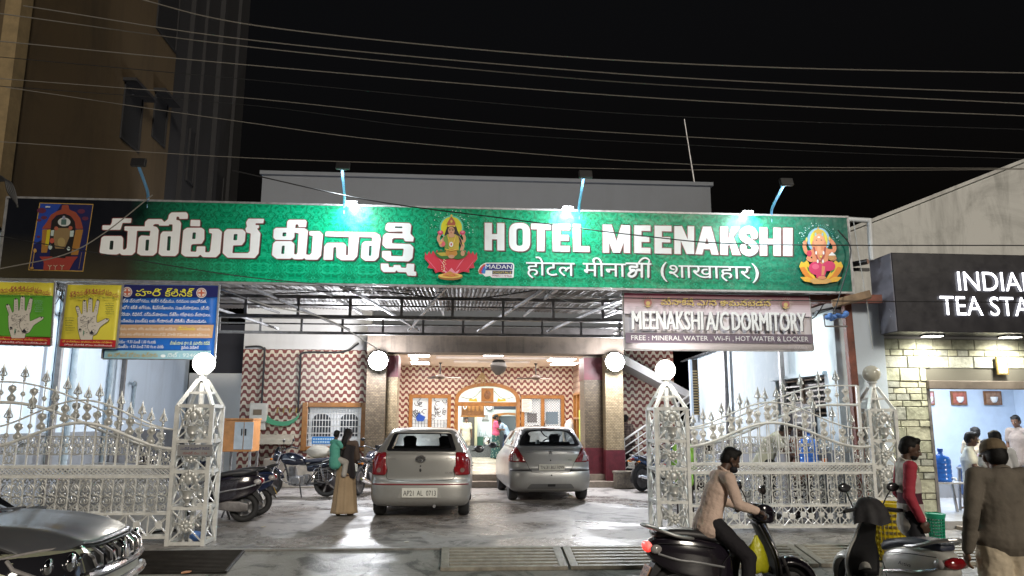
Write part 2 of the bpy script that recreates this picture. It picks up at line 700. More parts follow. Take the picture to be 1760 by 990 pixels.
M_MOS_D = mosaic('shaded mosaic cladding', (0.20, 0.155, 0.10), (0.12, 0.09, 0.06), (0.05, 0.04, 0.03))  # darker copy of the column mosaic, shade put into its colour
M_MOS_L = mosaic('lit mosaic cladding', (0.46, 0.36, 0.22), (0.34, 0.26, 0.15), (0.12, 0.09, 0.06))  # lighter copy of the same mosaic, floodlight put into its colour
def stained_wall(name, base, stain, amount=0.6, sc_=1.0, streak=2.5, rough=0.8, top=None):
 """plaster with vertical weather streaks and blotches"""
 t = NT(name, rough)
 o, x, y, z = t.obj()
 mp = t.n('Mapping')
 mp.inputs['Scale'].default_value = (streak * sc_, streak * sc_, 0.35 * sc_)
 t.t.links.new(o, mp.inputs['Vector'])
 st = t.ramp(t.noise(mp.outputs[0], 1.0, 7, 0.7, 0.4), 0.50, 0.72)
 bl = t.ramp(t.noise(o, 0.9 * sc_, 7, 0.7, 0.8), 0.48, 0.70)
 fn = t.noise(o, 24, 4)
 c = t.mix(t.mth('MULTIPLY', fn, 0.4), base, tuple(min(1, q * 1.12) for q in base))
 k = t.mth('MULTIPLY', t.mth('ADD', t.mth('MULTIPLY', st, 0.6), t.mth('MULTIPLY', bl, 0.5)), amount)
 t.base(t.mix(t.mth('MINIMUM', k, 1.0), c, stain))
 t.bump(t.mth('ADD', fn, bl), 0.2, 0.01)
 return t.m
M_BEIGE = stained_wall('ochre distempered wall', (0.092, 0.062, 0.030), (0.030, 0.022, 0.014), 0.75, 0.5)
M_GREYB = stained_wall('shaded grey plaster', (0.020, 0.0195, 0.022), (0.011, 0.011, 0.012), 0.7, 0.5)  # shadow over the rear wall put into this darker grey
M_BLUE = stained_wall('pale blue limewash', (0.58, 0.67, 0.78), (0.42, 0.48, 0.55), 0.7, 0.8)
M_BLUE2 = stained_wall('flaking pale blue limewash', (0.50, 0.58, 0.64), (0.80, 0.83, 0.86), 0.75, 1.6)
M_DADO = stained_wall('grey cement dado', (0.20, 0.21, 0.23), (0.10, 0.10, 0.11), 0.7, 1.0)
M_WHITE = stained_wall('off white plaster', (0.62, 0.62, 0.62), (0.42, 0.42, 0.43), 0.5, 0.5)
M_MOULD = stained_wall('mould streaked white wall', (0.66, 0.66, 0.64), (0.10, 0.10, 0.09), 0.85, 0.8, 2.0)
M_PARAP = stained_wall('grey lime plaster', (0.20, 0.215, 0.24), (0.15, 0.155, 0.17), 0.5, 0.4)
M_BEAM = stained_wall('dirty brown beam render', (0.115, 0.092, 0.072), (0.035, 0.028, 0.022), 0.95, 2.4)
M_CEIL = mat('warm white ceiling paint', (0.74, 0.66, 0.60), 0.8, var=0.05)
M_FLOOR = mat('cream floor tile', (0.55, 0.48, 0.38), 0.25, var=0.12, vscale=3)
M_STEP = mat('grey brown stone step', (0.30, 0.25, 0.20), 0.5, var=0.25, vscale=8, bump=0.2)
M_MAROON = mat('maroon enamel band', (0.12, 0.016, 0.026), 0.45, var=0.3)
M_WOOD = mat('varnished teak', (0.42, 0.19, 0.055), 0.32, c2=(0.27, 0.115, 0.03), vscale=7, coat=0.3)
M_WOODD = mat('dark carved teak', (0.20, 0.085, 0.03), 0.4, var=0.4, vscale=14, bump=0.4)
M_DARK = mat('near black void', (0.012, 0.012, 0.014), 0.7)
M_BLACK = mat('black plastic', (0.014, 0.014, 0.016), 0.38)
M_RUBBER = mat('tyre rubber', (0.018, 0.018, 0.019), 0.75, bump=0.2, bscale=60)
M_STEEL = mat('weathered galvanised steel', (0.30, 0.30, 0.31), 0.45, 0.5, var=0.3, vscale=9)
M_STEELD = mat('dull dark steel angle', (0.17, 0.16, 0.16), 0.5, 0.4, var=0.4, vscale=7)
M_RUST = mat('red oxide painted steel', (0.18, 0.055, 0.035), 0.6, var=0.4, vscale=6, bump=0.2)
M_SILVERP = mat('silver painted wrought iron', (0.74, 0.74, 0.72), 0.40, 0.1, var=0.16, vscale=9)
M_CHROME = mat('chrome', (0.75, 0.75, 0.77), 0.12, 1.0)
M_ALU = mat('cast aluminium', (0.58, 0.58, 0.56), 0.36, 0.35, var=0.15, vscale=20)
M_WPAINT = mat('white enamel paint', (0.72, 0.72, 0.70), 0.35, var=0.06)
M_PVC = mat('white pvc', (0.70, 0.71, 0.72), 0.4, var=0.08)
M_PIPEB = mat('blue grey drain pipe', (0.30, 0.36, 0.41), 0.5, var=0.2)
M_WIRE = mat('black cable', (0.022, 0.022, 0.024), 0.5)
M_WIREG = mat('weathered aluminium conductor', (0.20, 0.185, 0.165), 0.55, 0.0)
M_WIREW = mat('pale grey flex cable', (0.42, 0.42, 0.42), 0.5)
M_BLUEARM = mat('blue-lit lamp arm', (0.16, 0.40, 0.70), 0.4)  # blue lamplight on the arms put into their base colour
M_GLASSD = mat('dark window glass', (0.012, 0.014, 0.018), 0.06, spec=0.6)
M_PAPER = mat('paper', (0.74, 0.72, 0.68), 0.8)
def corrugated(name, c, c2, pitch=0.076):
 return mat(name, c, 0.42, 0.65, c2=c2, vscale=3.0)
M_CORR = mat('weathered corrugated sheet', (0.045, 0.042, 0.04), 0.6, 0.1, c2=(0.10, 0.095, 0.095), vscale=3.0)
def emis(name, c, s):
 return mat(name, (0.8, 0.8, 0.8), 0.4, emit=c, es=s)
def lamp(name, kind, loc, energy, color=(1, 1, 1), size=0.2, size_y=None, aim=None, spot=None, blend=0.4, parent=None, spread=None):
 l = bpy.data.lights.new(name, kind)
 l.energy = energy
 l.color = color
 if kind == 'AREA':
  l.size = size
  if size_y:
   l.shape = 'RECTANGLE'
   l.size_y = size_y
  if spread:
   l.spread = R(spread)
 elif kind in ('POINT', 'SPOT'):
  l.shadow_soft_size = size
 if kind == 'SPOT':
  l.spot_size = R(spot or 90)
  l.spot_blend = blend
 o = bpy.data.objects.new(name, l)
 col.objects.link(o)
 o.location = Vector(loc)
 if aim is not None:
  o.rotation_euler = (Vector(aim) - Vector(loc)).to_track_quat('-Z', 'Y').to_euler()
 if parent is not None:
  o.parent = parent
  o.location = Vector(loc) - ORG[parent.name]
 return o
# ================================================================ GROUND
def road_z(y):
 if y > 9.4:
  return -0.12 * min(1, max(0, (10.15 - y) / 0.75))
 return -0.12 - 0.15 * min(1, (9.4 - y) / 1.1)
g = MB()
ys = [10.15, 10.6, 14, 20, 40, 120, 260]
for a, b in zip(ys[:-1], ys[1:]):
 xs = [-260, -60, -20, -7, 0, 7, 20, 60, 260]
 for c, d in zip(xs[:-1], xs[1:]):
  g.add([(c, a, 0), (d, a, 0), (d, b, 0), (c, b, 0)], [(0, 1, 2, 3)])
structure(g.build('forecourt_ground', M_FORE, smooth=0), 'wet patchy grey concrete forecourt in front of the lodge', 'ground')
g = MB()
ys = [-260, -60, -20, 0, 4, 7, 8.3, 8.8, 9.4, 9.8, 10.15]
for a, b in zip(ys[:-1], ys[1:]):
 for c, d in zip(xs[:-1], xs[1:]):
  g.add([(c, a, road_z(a)), (d, a, road_z(a)), (d, b, road_z(b)), (c, b, road_z(b))], [(0, 1, 2, 3)])
structure(g.build('road', M_ROAD, smooth=0), 'dusty grey road surface sloping down from the forecourt edge', 'road')
k = MB()
k.box((0.2, 10.22, 0.012), (6.9, 0.10, 0.03))
structure(k.build('forecourt_kerb', mat('kerb cement', (0.24, 0.23, 0.22), 0.6, var=0.3, vscale=5, bump=0.3), bevel=0.01))
def slab_on_slope(mb, x0, x1, y0, y1, h):
 a = [(x0, y0, road_z(y0)), (x1, y0, road_z(y0)), (x1, y1, road_z(y1)), (x0, y1, road_z(y1))]
 b = [(p[0], p[1], p[2] + h) for p in a]
 mb.add(a + b, [(0, 3, 2, 1), (4, 5, 6, 7), (0, 1, 5, 4), (1, 2, 6, 5), (2, 3, 7, 6), (3, 0, 4, 7)])
def drain(name, label, x0, x1, y0, y1, nslot, m, group=None, edge=0.10, gap=0.045, h=0.045):
 t = thing(name, label, 'drain cover', ((x0 + x1) / 2, (y0 + y1) / 2, road_z((y0 + y1) / 2)), group=group)
 b = MB()
 slab_on_slope(b, x0 + 0.02, x1 - 0.02, y0 + 0.02, y1 - 0.02, 0.006)
 b.build('dark_pit_sheet', M_DARK, t, smooth=0)  # dark sheet just above ground, coloured as the shade under the slots
 b = MB()
 slab_on_slope(b, x0, x0 + edge, y0, y1, h)
 slab_on_slope(b, x1 - edge, x1, y0, y1, h)
 st = (y1 - y0 + gap) / (nslot + 1)
 for i in range(nslot + 1):
  ya = y0 + i * st
  slab_on_slope(b, x0 + edge, x1 - edge, ya, ya + st - gap, h)
 b.build('grating', m, t, smooth=0, bevel=0.006)
 return t
M_SLAB = mat('worn concrete drain slab', (0.26, 0.24, 0.20), 0.55, var=0.3, vscale=7, bump=0.4, bscale=30)
M_GRATE = mat('black iron grating', (0.025, 0.022, 0.02), 0.45, 0.4, var=0.4)
GD = 'drain covers along the forecourt edge'
drain('drain_cover', 'long slotted concrete drain cover in front of the gap between the two silver cars', -0.16, 1.36, 9.40, 10.14, 6, M_SLAB, GD)
drain('drain_cover', 'slotted concrete drain cover beside the tail of the black scooter', 1.39, 2.85, 9.40, 10.14, 6, M_SLAB, GD)
drain('drain_cover', 'pale slotted concrete drain cover under the front wheel of the ridden scooter', 2.88, 4.45, 9.40, 10.14, 6, M_SLAB, GD)
drain('drain_cover', 'pale slotted concrete drain cover just left of the silver scooter', 4.48, 6.0, 9.40, 10.14, 6, M_SLAB, GD)
drain('drain_cover', 'concrete drain cover running under the silver scooter', 6.03, 7.6, 9.40, 10.14, 6, M_SLAB, GD)
drain('drain_grate', 'black iron drain grate in front of the left lattice gate pillar', -4.05, -2.62, 9.40, 10.14, 16, M_GRATE, edge=0.03, gap=0.035, h=0.03)
# ================================================================ LEFT BUILDING (ochre block with pale blue ground floor)
XL = -7.3
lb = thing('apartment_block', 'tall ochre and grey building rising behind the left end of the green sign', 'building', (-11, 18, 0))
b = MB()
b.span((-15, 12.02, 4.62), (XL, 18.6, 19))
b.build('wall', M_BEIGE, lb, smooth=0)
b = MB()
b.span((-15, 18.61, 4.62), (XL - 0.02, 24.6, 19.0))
b.build('wall', M_GREYB, lb, smooth=0)['label'] = 'rear half of the wall, shade put into its grey colour'
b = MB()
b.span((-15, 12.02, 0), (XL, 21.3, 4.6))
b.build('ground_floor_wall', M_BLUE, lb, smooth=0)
b = MB()
b.span((XL - 0.1, 12.0, 0.0), (XL + 0.012, 21.29, 1.40))
b.build('dado', M_DADO, lb, smooth=0)
b = MB()
b.span((XL - 0.2, 12.0, 4.63), (XL + 0.05, 12.32, 19))
b.build('pilaster', mat('lit ochre edge', (0.24, 0.175, 0.09), 0.8, var=0.2), lb, smooth=0)  # lit corner edge, the light put into its paler ochre
for y0, w, d in ((19.4, 0.16, 0.10), (20.5, 0.12, 0.06), (21.7, 0.35, 0.12), (23.4, 0.12, 0.08)):
 b = MB()
 b.span((XL - 0.06, y0, 4.63), (XL + d, y0 + w, 18.9))
 b.build('pilaster', M_GREYB, lb, smooth=0)
def opening(par, y0, y1, z0, z1, name='window', hood=True):
 b = MB()
 b.span((XL - 0.3, y0, z0), (XL + 0.004, y1, z1))
 w = b.build(name, M_DARK, par, smooth=0)
 b = MB()
 for a, c in (((y0 - 0.05, z0), (y0, z1)), ((y1, z0), (y1 + 0.05, z1)), ((y0 - 0.05, z0 - 0.06), (y1 + 0.05, z0))):
  b.span((XL - 0.02, a[0], a[1]), (XL + 0.03, c[0], c[1]))
 if hood:
  b.span((XL - 0.02, y0 - 0.15, z1), (XL + 0.28, y1 + 0.15, z1 + 0.07))
 b.build('frame', M_GREYB, w, smooth=0)
 return w
for (pa, pb) in (((214, 165), (236, 258)), ((266, 180), (281, 250))):
 a, c = W(*pa, X=XL), W(pb[0], pb[1], X=XL)
 opening(lb, a.y, c.y, c.z, a.z + 0.3, hood=True)
opening(lb, 17.3, 18.5, 10.9, 16.0, 'dark_upper_panel', hood=False)  # near-black framed panel high on the wall
opening(lb, 20.0, 20.4, 8.0, 9.4, hood=False)
opening(lb, 22.2, 23.0, 7.2, 9.0, hood=False)
for px in (100, 128, 193):
 p = W(px, 620, X=XL + 0.06)
 b = MB()
 b.tube([(p.x, p.y, 0.05), (p.x, p.y, 4.6)], 0.055, 10)
 for z in (0.9, 2.4, 3.9):
  b.tube([(p.x, p.y, z), (p.x, p.y, z + 0.09)], 0.066, 10)
 b.build('drain_pipe_or_gap_tube', M_PIPEB, lb)
p = W(232, 662, X=XL + 0.05)
b = MB()
b.tube(spl([(p.x, p.y, 1.5), (p.x, p.y, 2.3), (p.x + 0.02, p.y - 0.02, 2.42), (p.x + 0.05, p.y - 0.15, 2.46), (p.x + 0.05, p.y - 0.22, 2.40)], 4), 0.035, 8)
b.build('vent_pipe', M_PIPEB, lb)
nb = thing('neighbour_block', 'dark grey building at the far top left corner beside the ochre one', 'building', (-12, 12, 0))
b = MB()
b.span((-20, 11.75, 0), (-7.62, 12.0, 19))
b.build('wall', mat('dark grey wall', (0.10, 0.10, 0.11), 0.8, var=0.3, vscale=2), nb, smooth=0)
b = MB()
b.tube([(-7.54, 11.7, 0), (-7.54, 11.7, 19)], 0.05, 8)
b.build('drain_pipe_or_gap_tube', M_BLACK, nb)  # black tube put in for the dark gap between the two buildings
# ================================================================ THE LODGE
YF, YB = 20.3, 25.0            # tiled front wall, rear wall of the porch
lodge = thing('lodge_building', 'lodge behind the green sign with wavy maroon tiles, porch and teak doorway', 'building', (1, 22, 0))
b = MB()
b.span((-5.6, YF, 0), (-2.29, YF + 0.25, 0.86))
b.span((-5.6, YF, 0.86), (-4.0, YF + 0.25, 2.1))
b.span((-5.6, YF, 2.1), (-2.29, YF + 0.25, 3.48))
b.build('tiled_front_wall', M_WAVE, lodge, smooth=0)
b = MB()
b.span((-5.6, YF - 0.01, 3.485), (-2.29, YF + 0.25, 5.0))
b.build('plaster_band', M_WHITE, lodge, smooth=0)
b = MB()
b.span((-7.28, 21.3, 0), (-5.602, 21.5, 2.9))
b.build('rear_yard_wall', M_WHITE, lodge, smooth=0)
b = MB()
b.span((-7.28, 22.6, 0), (-5.602, 22.8, 4.4))
b.build('dark_gap_panel', mat('dark gap colour', (0.02, 0.022, 0.035), 0.7), lodge, smooth=0)  # dark panel filling the unlit gap, darkness put into its colour
b = MB()
b.span((-5.62, YF + 0.25, 0), (-5.4, 22.0, 5.0))
b.build('side_wall', M_WHITE, lodge, smooth=0)
def column(x0, x1, y0, y1, m, zt, bands):
 b = MB()
 b.span((x0, y0, 0), (x1, y1, zt))
 c = b.build('column', m, lodge, smooth=0)
 for z0, z1 in bands:
  b = MB()
  b.span((x0 - 0.012, y0 - 0.012, z0), (x1 + 0.012, y1 + 0.012, z1))
  b.build('band', M_MAROON, c, smooth=0)
column(-2.285, -1.80, 19.5, 20.6, M_MOS_D, 3.36, [])
column(-1.795, -1.53, 19.8, 20.6, M_MOS_L, 3.34, [(2.75, 3.30), (0.0, 0.86)])
column(3.36, 3.83, 19.9, 20.7, M_MOS_D, 3.34, [(2.72, 3.30), (0.0, 0.96)])
column(3.835, 4.30, 19.5, 20.6, M_MOS_L, 3.36, [(0.0, 0.92)])
b = MB()
b.span((-2.29, 19.42, 3.365), (4.32, 20.2, 3.82))
b.build('beam', M_BEAM, lodge, smooth=0)
b = MB()
b.span((-2.29, 20.21, 3.42), (4.4, 25.3, 3.56))
b.build('porch_ceiling', M_CEIL, lodge, smooth=0)
b = MB()
for x0, x1, y0, y1, z in ((-0.6, 2.6, 21.3, 24.3, 3.36), (-0.1, 2.1, 21.9, 23.7, 3.30)):
 b.span((x0, y0, z), (x1, y1, 3.418 if z > 3.35 else 3.358))
b.build('ceiling_tray', M_CEIL, lodge, smooth=0, bevel=0.015)
b = MB()
b.span((-2.29, 20.2, 3.83), (6.4, 25.3, 4.0))
b.span((-2.29, 19.42, 3.825), (6.4, 20.19, 4.02))
b.build('roof_slab', mat('dark slab edge', (0.075, 0.07, 0.07), 0.8, var=0.3), lodge, smooth=0)
b = MB()
b.span((-1.9, 19.75, 0), (4.6, 32, 0.30))
b.build('floor', M_FLOOR, lodge, smooth=0)
b = MB()
b.span((-1.5, 19.38, 0), (4.7, 19.745, 0.15))
b.build('step', M_STEP, lodge, smooth=0, bevel=0.01)
b = MB()
b.span((-1.52, 19.72, 0.15), (4.62, 19.76, 0.304))
b.build('step', M_STEP, lodge, smooth=0)
b = MB()
b.span((-2.1, 20.6, 0.3), (-1.9, 25.0, 3.42))
b.span((3.84, 20.7, 0.3), (4.04, 25.0, 3.42))
b.build('porch_side_wall', M_WAVE_Y, lodge, smooth=0)
DX0, DX1, DZ, DS = 0.06, 1.95, 0.30, 2.12       # door opening, spring line
def arch_poly(x0, x1, z0, zs, rise):
 n = 14
 pts = [(x0, z0), (x1, z0)]
 for i in range(n + 1):
  a = PI * i / n
  pts.append(((x0 + x1) / 2 + (x1 - x0) / 2 * math.cos(a), zs + rise * math.sin(a) ** 0.85))
 return pts
WINS = [(-1.42, -0.30, 1.05, 2.37), (2.22, 3.42, 1.05, 2.37)]
b = MB()
hole = arch_poly(DX0, DX1, 0.30, DS + 0.16, 0.50)
polys = [ccw([(-1.9, 0.3), (3.84, 0.3), (3.84, 3.42), (-1.9, 3.42)]), ccw(hole, False)]
for x0, x1, z0, z1 in WINS:
 polys.append(ccw([(x0, z0), (x1, z0), (x1, z1), (x0, z1)], False))
b.fill(polys, (0, YB, 0), (1, 0, 0), (0, 0, 1), (0, 0.2, 0))
b.build('porch_rear_wall', M_WAVE, lodge, smooth=0)
ds = []
b = MB()
outer = arch_poly(DX0 - 0.12, DX1 + 0.12, 0.30, DS + 0.16, 0.60)
inner = arch_poly(DX0, DX1, 0.29, DS + 0.16, 0.49)
b.fill([ccw(outer), ccw(inner, False)], (0, YB - 0.07, 0), (1, 0, 0), (0, 0, 1), (0, 0.20, 0))
b.span((DX0, YB - 0.05, DS), (DX1, YB + 0.12, DS + 0.13))
door = b.build('door_frame', M_WOOD, lodge, bevel=0.012)
b = MB()
fan = [p for p in arch_poly(DX0 + 0.005, DX1 - 0.005, DS + 0.135, DS + 0.16, 0.485)]
b.fill([ccw(fan)], (0, YB + 0.02, 0), (1, 0, 0), (0, 0, 1), (0, 0.015, 0))
b.build('fanlight', emis('pale green lit fanlight glass', (0.50, 0.78, 0.62), 0.30), door, smooth=0)
b = MB()
for s in (-1, 1):
 x = 1.0
 pts = [(x + s * 0.22, YB + 0.005, DS + 0.50), (x + s * 0.42, YB + 0.005, DS + 0.30), (x + s * 0.62, YB + 0.005, DS + 0.24), (x + s * 0.86, YB + 0.005, DS + 0.30)]
 b.tube(spl(pts, 5), 0.009, 6)
b.build('fanlight_bar', M_BLACK, door)
b = MB()
for s in (-1, 1):
 b.prism([(0, 0), (0.30, 0.02), (0.26, 0.09), (0.12, 0.07), (0.04, 0.12)], (1.0 + s * 0.32, YB + 0.004, DS + 0.15), (s, 0, 0), (0, 0, 1), (0, 0.006, 0))
b.build('fanlight_motif', mat('yellow stained glass', (0.62, 0.50, 0.05), 0.3), door, smooth=0)
b = MB()
b.span((0.80, YB - 0.10, DS + 0.14), (1.20, YB - 0.075, DS + 0.58))
plq = b.build('carved_plaque', M_WOOD, door, bevel=0.01)
b = MB()
b.ball((1.0, YB - 0.105, DS + 0.36), (0.11, 0.02, 0.15), 12)
b.ball((1.0, YB - 0.12, DS + 0.44), (0.05, 0.02, 0.05), 10)
b.build('relief', M_WOODD, plq)
M_NET = None
def lattice_mat():
 t = NT('white lattice window grille', 0.5)
 return t.m
def porch_window(x0, x1, z0, z1, style):
 f = MB()
 w = 0.12
 for a, c in (((x0 - w, z0 - w), (x0, z1 + w)), ((x1, z0 - w), (x1 + w, z1 + w)), ((x0, z1), (x1, z1 + w)), ((x0, z0 - w), (x1, z0)), (((x0 + x1) / 2 - 0.06, z0), ((x0 + x1) / 2 + 0.06, z1))):
  f.span((a[0], YB - 0.05, a[1]), (c[0], YB + 0.10, c[1]))
 fr = f.build('window', M_WOOD, lodge, bevel=0.012)
 gl = MB()
 gl.span((x0, YB + 0.14, z0), (x1, YB + 0.15, z1))
 gl.build('pane', emis('lit frosted window pane', (0.70, 0.80, 0.84), 0.28), fr, smooth=0)
 gr = MB()
 xm = (x0 + x1) / 2
 if style == 0:
  for a, c in ((x0, xm - 0.06), (xm + 0.06, x1)):
   r2 = random.Random(int(a * 100))
   for i in range(6):
    x = a + (c - a) * i / 5
    gr.bar((x, YB + 0.07, z0), (x, YB + 0.07, z0 + 0.62), 0.014)
   for i in range(6):
    z = z0 + 0.62 * i / 5
    gr.bar((a, YB + 0.07, z), (c, YB + 0.07, z), 0.014)
   for i in range(13):
    cx, cz = r2.uniform(a + 0.06, c - 0.06), r2.uniform(z0 + 0.70, z1 - 0.04)
    an = r2.uniform(0, PI)
    pts = [(cx + 0.10 * math.cos(an + q) * (1 - q / 6), YB + 0.07, cz + 0.10 * math.sin(an + q) * (1 - q / 6)) for q in np.linspace(0, 4.2, 12)]
    gr.tube(pts, 0.011, 5)
  gr.build('grille', mat('dark painted grille', (0.05, 0.05, 0.06), 0.5), fr)
  m2 = MB()
  m2.prism([(0, 0), (0.2, 0), (0.26, 0.14), (0.13, 0.2), (0.05, 0.26), (-0.05, 0.1)], (x0 + 0.16, YB + 0.055, z0 + 0.58), (1, 0, 0), (0, 0, 1), (0, 0.008, 0))
  m2.build('stained_motif', mat('blue stained motif', (0.03, 0.10, 0.5), 0.3), fr, smooth=0)
  m2 = MB()
  m2.prism(disc((0, 0), 0.13, 14), (x0 + 0.27, YB + 0.05, z0 + 0.2), (1, 0, 0), (0, 0, 1), (0, 0.008, 0))
  m2.build('stained_motif', mat('teal stained motif', (0.10, 0.48, 0.42), 0.3), fr, smooth=0)
 else:
  for a, c in ((x0, xm - 0.06), (xm + 0.06, x1)):
   s = 0.085
   n = int((z1 - z0 + c - a) / s)
   for i in range(n):
    d = i * s
    for flip in (0, 1):
     p0 = (a + max(0, d - (z1 - z0)), z0 + min(d, z1 - z0))
     p1 = (a + min(d, c - a), z0 + max(0, d - (c - a)))
     if flip:
      p0, p1 = (a + c - p0[0], p0[1]), (a + c - p1[0], p1[1])
     gr.bar((p0[0], YB + 0.07, p0[1]), (p1[0], YB + 0.07, p1[1]), 0.009)
  gr.build('grille', mat('grey lattice grille', (0.35, 0.36, 0.38), 0.5), fr, smooth=0)
  for (dx, dz, w2, h2, c) in ((0.1, 0.55, 0.32, 0.3, (0.10, 0.10, 0.11)), (0.72, 0.5, 0.4, 0.4, (0.16, 0.30, 0.42)), (0.3, 0.3, 0.2, 0.16, (0.06, 0.06, 0.07))):
   m2 = MB()
   m2.span((x0 + dx, YB + 0.10, z0 + dz), (x0 + dx + w2, YB + 0.115, z0 + dz + h2))
   m2.build('sticker', mat('sticker %.2f' % c[0], c, 0.5), fr, smooth=0)
porch_window(*WINS[0], 0)
porch_window(*WINS[1], 1)
fx0, fx1, fz0, fz1 = -3.86, -2.48, 0.98, 1.98
b = MB()
for a, c in (((-4.0, 0.86), (fx0, 2.10)), ((fx1, 0.86), (-2.33, 2.10)), ((fx0, fz1), (fx1, 2.10)), ((fx0, 0.86), (fx1, fz0))):
 b.span((a[0], YF - 0.06, a[1]), (c[0], YF + 0.1, c[1]))
fw = b.build('window', M_WOOD, lodge, bevel=0.015)
b = MB()
for i in range(19):
 x = fx0 + (fx1 - fx0) * i / 18
 b.bar((x, YF + 0.02, fz0), (x, YF + 0.02, fz1), 0.016)
for i in range(7):
 z = fz0 + (fz1 - fz0) * i / 6
 b.bar((fx0, YF + 0.035, z), (fx1, YF + 0.035, z), 0.022)
b.build('grille', M_WPAINT, fw, smooth=0)
b = MB()
b.span((fx0, YF + 0.20, fz0), (fx1, YF + 0.21, fz1))
b.build('pane', emis('dim lit office behind glass', (0.42, 0.50, 0.55), 0.16), fw, smooth=0)
b = MB()
for x in (fx0 + 0.33, fx0 + 1.05):
 b.prism(arch_poly(x - 0.24, x + 0.24, fz0 + 0.25, fz0 + 0.62, 0.22), (0, YF + 0.17, 0), (1, 0, 0), (0, 0, 1), (0, 0.012, 0))
b.build('arched_backdrop', mat('dark arched panel', (0.05, 0.06, 0.07), 0.4), fw, smooth=0)
b = MB()
b.span((fx0 + 0.14, YF - 0.01, fz0 + 0.06), (fx0 + 0.72, YF + 0.0, fz0 + 0.24))
nt_ = b.build('notice_strip', mat('blue printed notice', (0.02, 0.22, 0.62), 0.4), fw, smooth=0)
b = MB()
for r_ in range(2):
 for i in range(9):
  b.span((fx0 + 0.17 + i * 0.06, YF - 0.014, fz0 + 0.085 + r_ * 0.075), (fx0 + 0.215 + i * 0.06, YF - 0.0105, fz0 + 0.13 + r_ * 0.075))
b.build('print', mat('pale print', (0.5, 0.7, 0.85), 0.5), nt_, smooth=0)
b = MB()
b.span((4.31, 21.6, 0), (6.25, 21.8, 3.83))
b.build('tiled_stair_wall', M_WAVE, lodge, smooth=0)
b = MB()
b.span((-5.85, 22.0, 4.2), (7.72, 24.5, 8.82))
b.build('upper_storey', M_PARAP, lodge, smooth=0)
b = MB()
b.span((-5.92, 21.93, 8.822), (7.80, 24.6, 8.93))
b.build('coping', M_PARAP, lodge, smooth=0)
b = MB()
b.prism([(-0.85, 0), (0.85, 0), (0, 0.42)], (-3.55, 25.2, 8.93), (1, 0, 0), (0, 0, 1), (0, 2, 0))
b.build('roof_gable', M_PARAP, lodge, smooth=0)
b = MB()
b.tube([W(1195, 322, Y=23) + Vector((0, 0, -0.1)), W(1176, 205, Y=23)], [0.03, 0.018], 6)
b.build('aerial_mast', M_STEEL, lodge)
st = thing('staircase', 'concrete staircase with white pipe railing climbing right of the porch', 'stairs', (5.2, 20.9, 0))
b = MB()
for i in range(9):
 b.span((4.55 + i * 0.26, 20.45, 0), (4.55 + (i + 1) * 0.26, 21.5, 0.17 * (i + 1)))
b.build('flight', M_WHITE, st, smooth=0)
b = MB()
b.prism([(0, 0), (2.2, -1.15), (2.2, -0.95), (0, 0.25)], (4.35, 20.45, 3.3), (1, 0, 0), (0, 0, 1), (0, 1.1, 0))
b.build('upper_flight', M_WHITE, st, smooth=0)
b = MB()
for k_ in range(5):
 z = 0.95 - k_ * 0.19
 b.tube([(4.45, 20.4, 0.17 + z), (6.9, 20.4, 0.17 + z + 2.45 * 0.654)], 0.03 if k_ == 0 else 0.017, 8)
for i in range(7):
 x = 4.5 + i * 0.38
 b.tube([(x, 20.4, 0.1 + (x - 4.5) * 0.654), (x, 20.4, 1.12 + (x - 4.5) * 0.654)], 0.018, 8)
b.build('railing', M_WPAINT, st)
hall = thing('reception_hall', 'bright reception hall seen through the open teak doorway', 'room', (1, 29, 0.3))
M_HALLW = mat('hall white paint', (0.74, 0.79, 0.79), 0.6, var=0.04)
b = MB()
b.span((-2.0, 30.0, 0.3), (4.0, 30.2, 3.6))
b.span((-2.1, 25.21, 0.3), (-1.95, 30, 3.6))
b.span((3.95, 25.21, 0.3), (4.1, 30, 3.6))
b.span((-2.0, 25.21, 3.45), (4.0, 30.0, 3.6))
b.build('wall', M_HALLW, hall, smooth=0)
b = MB()
b.span((0.35, 29.9, 0.3), (1.55, 29.985, 1.05))
b.build('green_dado', mat('green enamel dado', (0.07, 0.17, 0.12), 0.35), hall, smooth=0)
b = MB()
b.span((0.45, 29.2, 0.3), (1.4, 29.89, 0.72))
b.build('counter', mat('speckled granite', (0.06, 0.065, 0.07), 0.25, c2=(0.20, 0.21, 0.22), vscale=30), hall, smooth=0)
b = MB()
a, c = W(846, 708, Y=28.6), W(882, 790, Y=28.6)
b.fill([ccw(arch_poly(a.x, c.x + 0.4, 0.3, a.z - 0.15, 0.12)), ccw(arch_poly(a.x + 0.14, c.x + 0.28, 0.32, a.z - 0.32, 0.22), False)], (0, 28.6, 0), (1, 0, 0), (0, 0, 1), (0, 0.1, 0))
idr = b.build('inner_door', M_WOOD, hall, bevel=0.01)
b = MB()
b.span((a.x + 0.13, 28.66, 0.32), (c.x + 0.29, 28.67, a.z - 0.15))
b.build('pane', mat('grey door glass', (0.10, 0.12, 0.13), 0.1), idr, smooth=0)
a, c = W(793, 688, Y=27.5), W(832, 714, Y=27.5)
b = MB()
b.span((a.x, 27.5, c.z), (c.x, 27.62, a.z))
cp = b.build('carved_panel', M_WOODD, hall, smooth=0, bevel=0.01)
b = MB()
b.span((a.x - 0.03, 27.46, c.z - 0.06), (c.x + 0.03, 27.64, c.z - 0.002))
b.build('ledge', M_WOOD, cp, smooth=0)
b = MB()
for i in range(5):
 x = a.x + 0.12 + i * (c.x - a.x - 0.2) / 4
 b.ball((x, 27.49, (a.z + c.z) / 2), (0.06, 0.02, 0.13), 8)
b.build('relief', M_WOOD, cp)
b = MB()
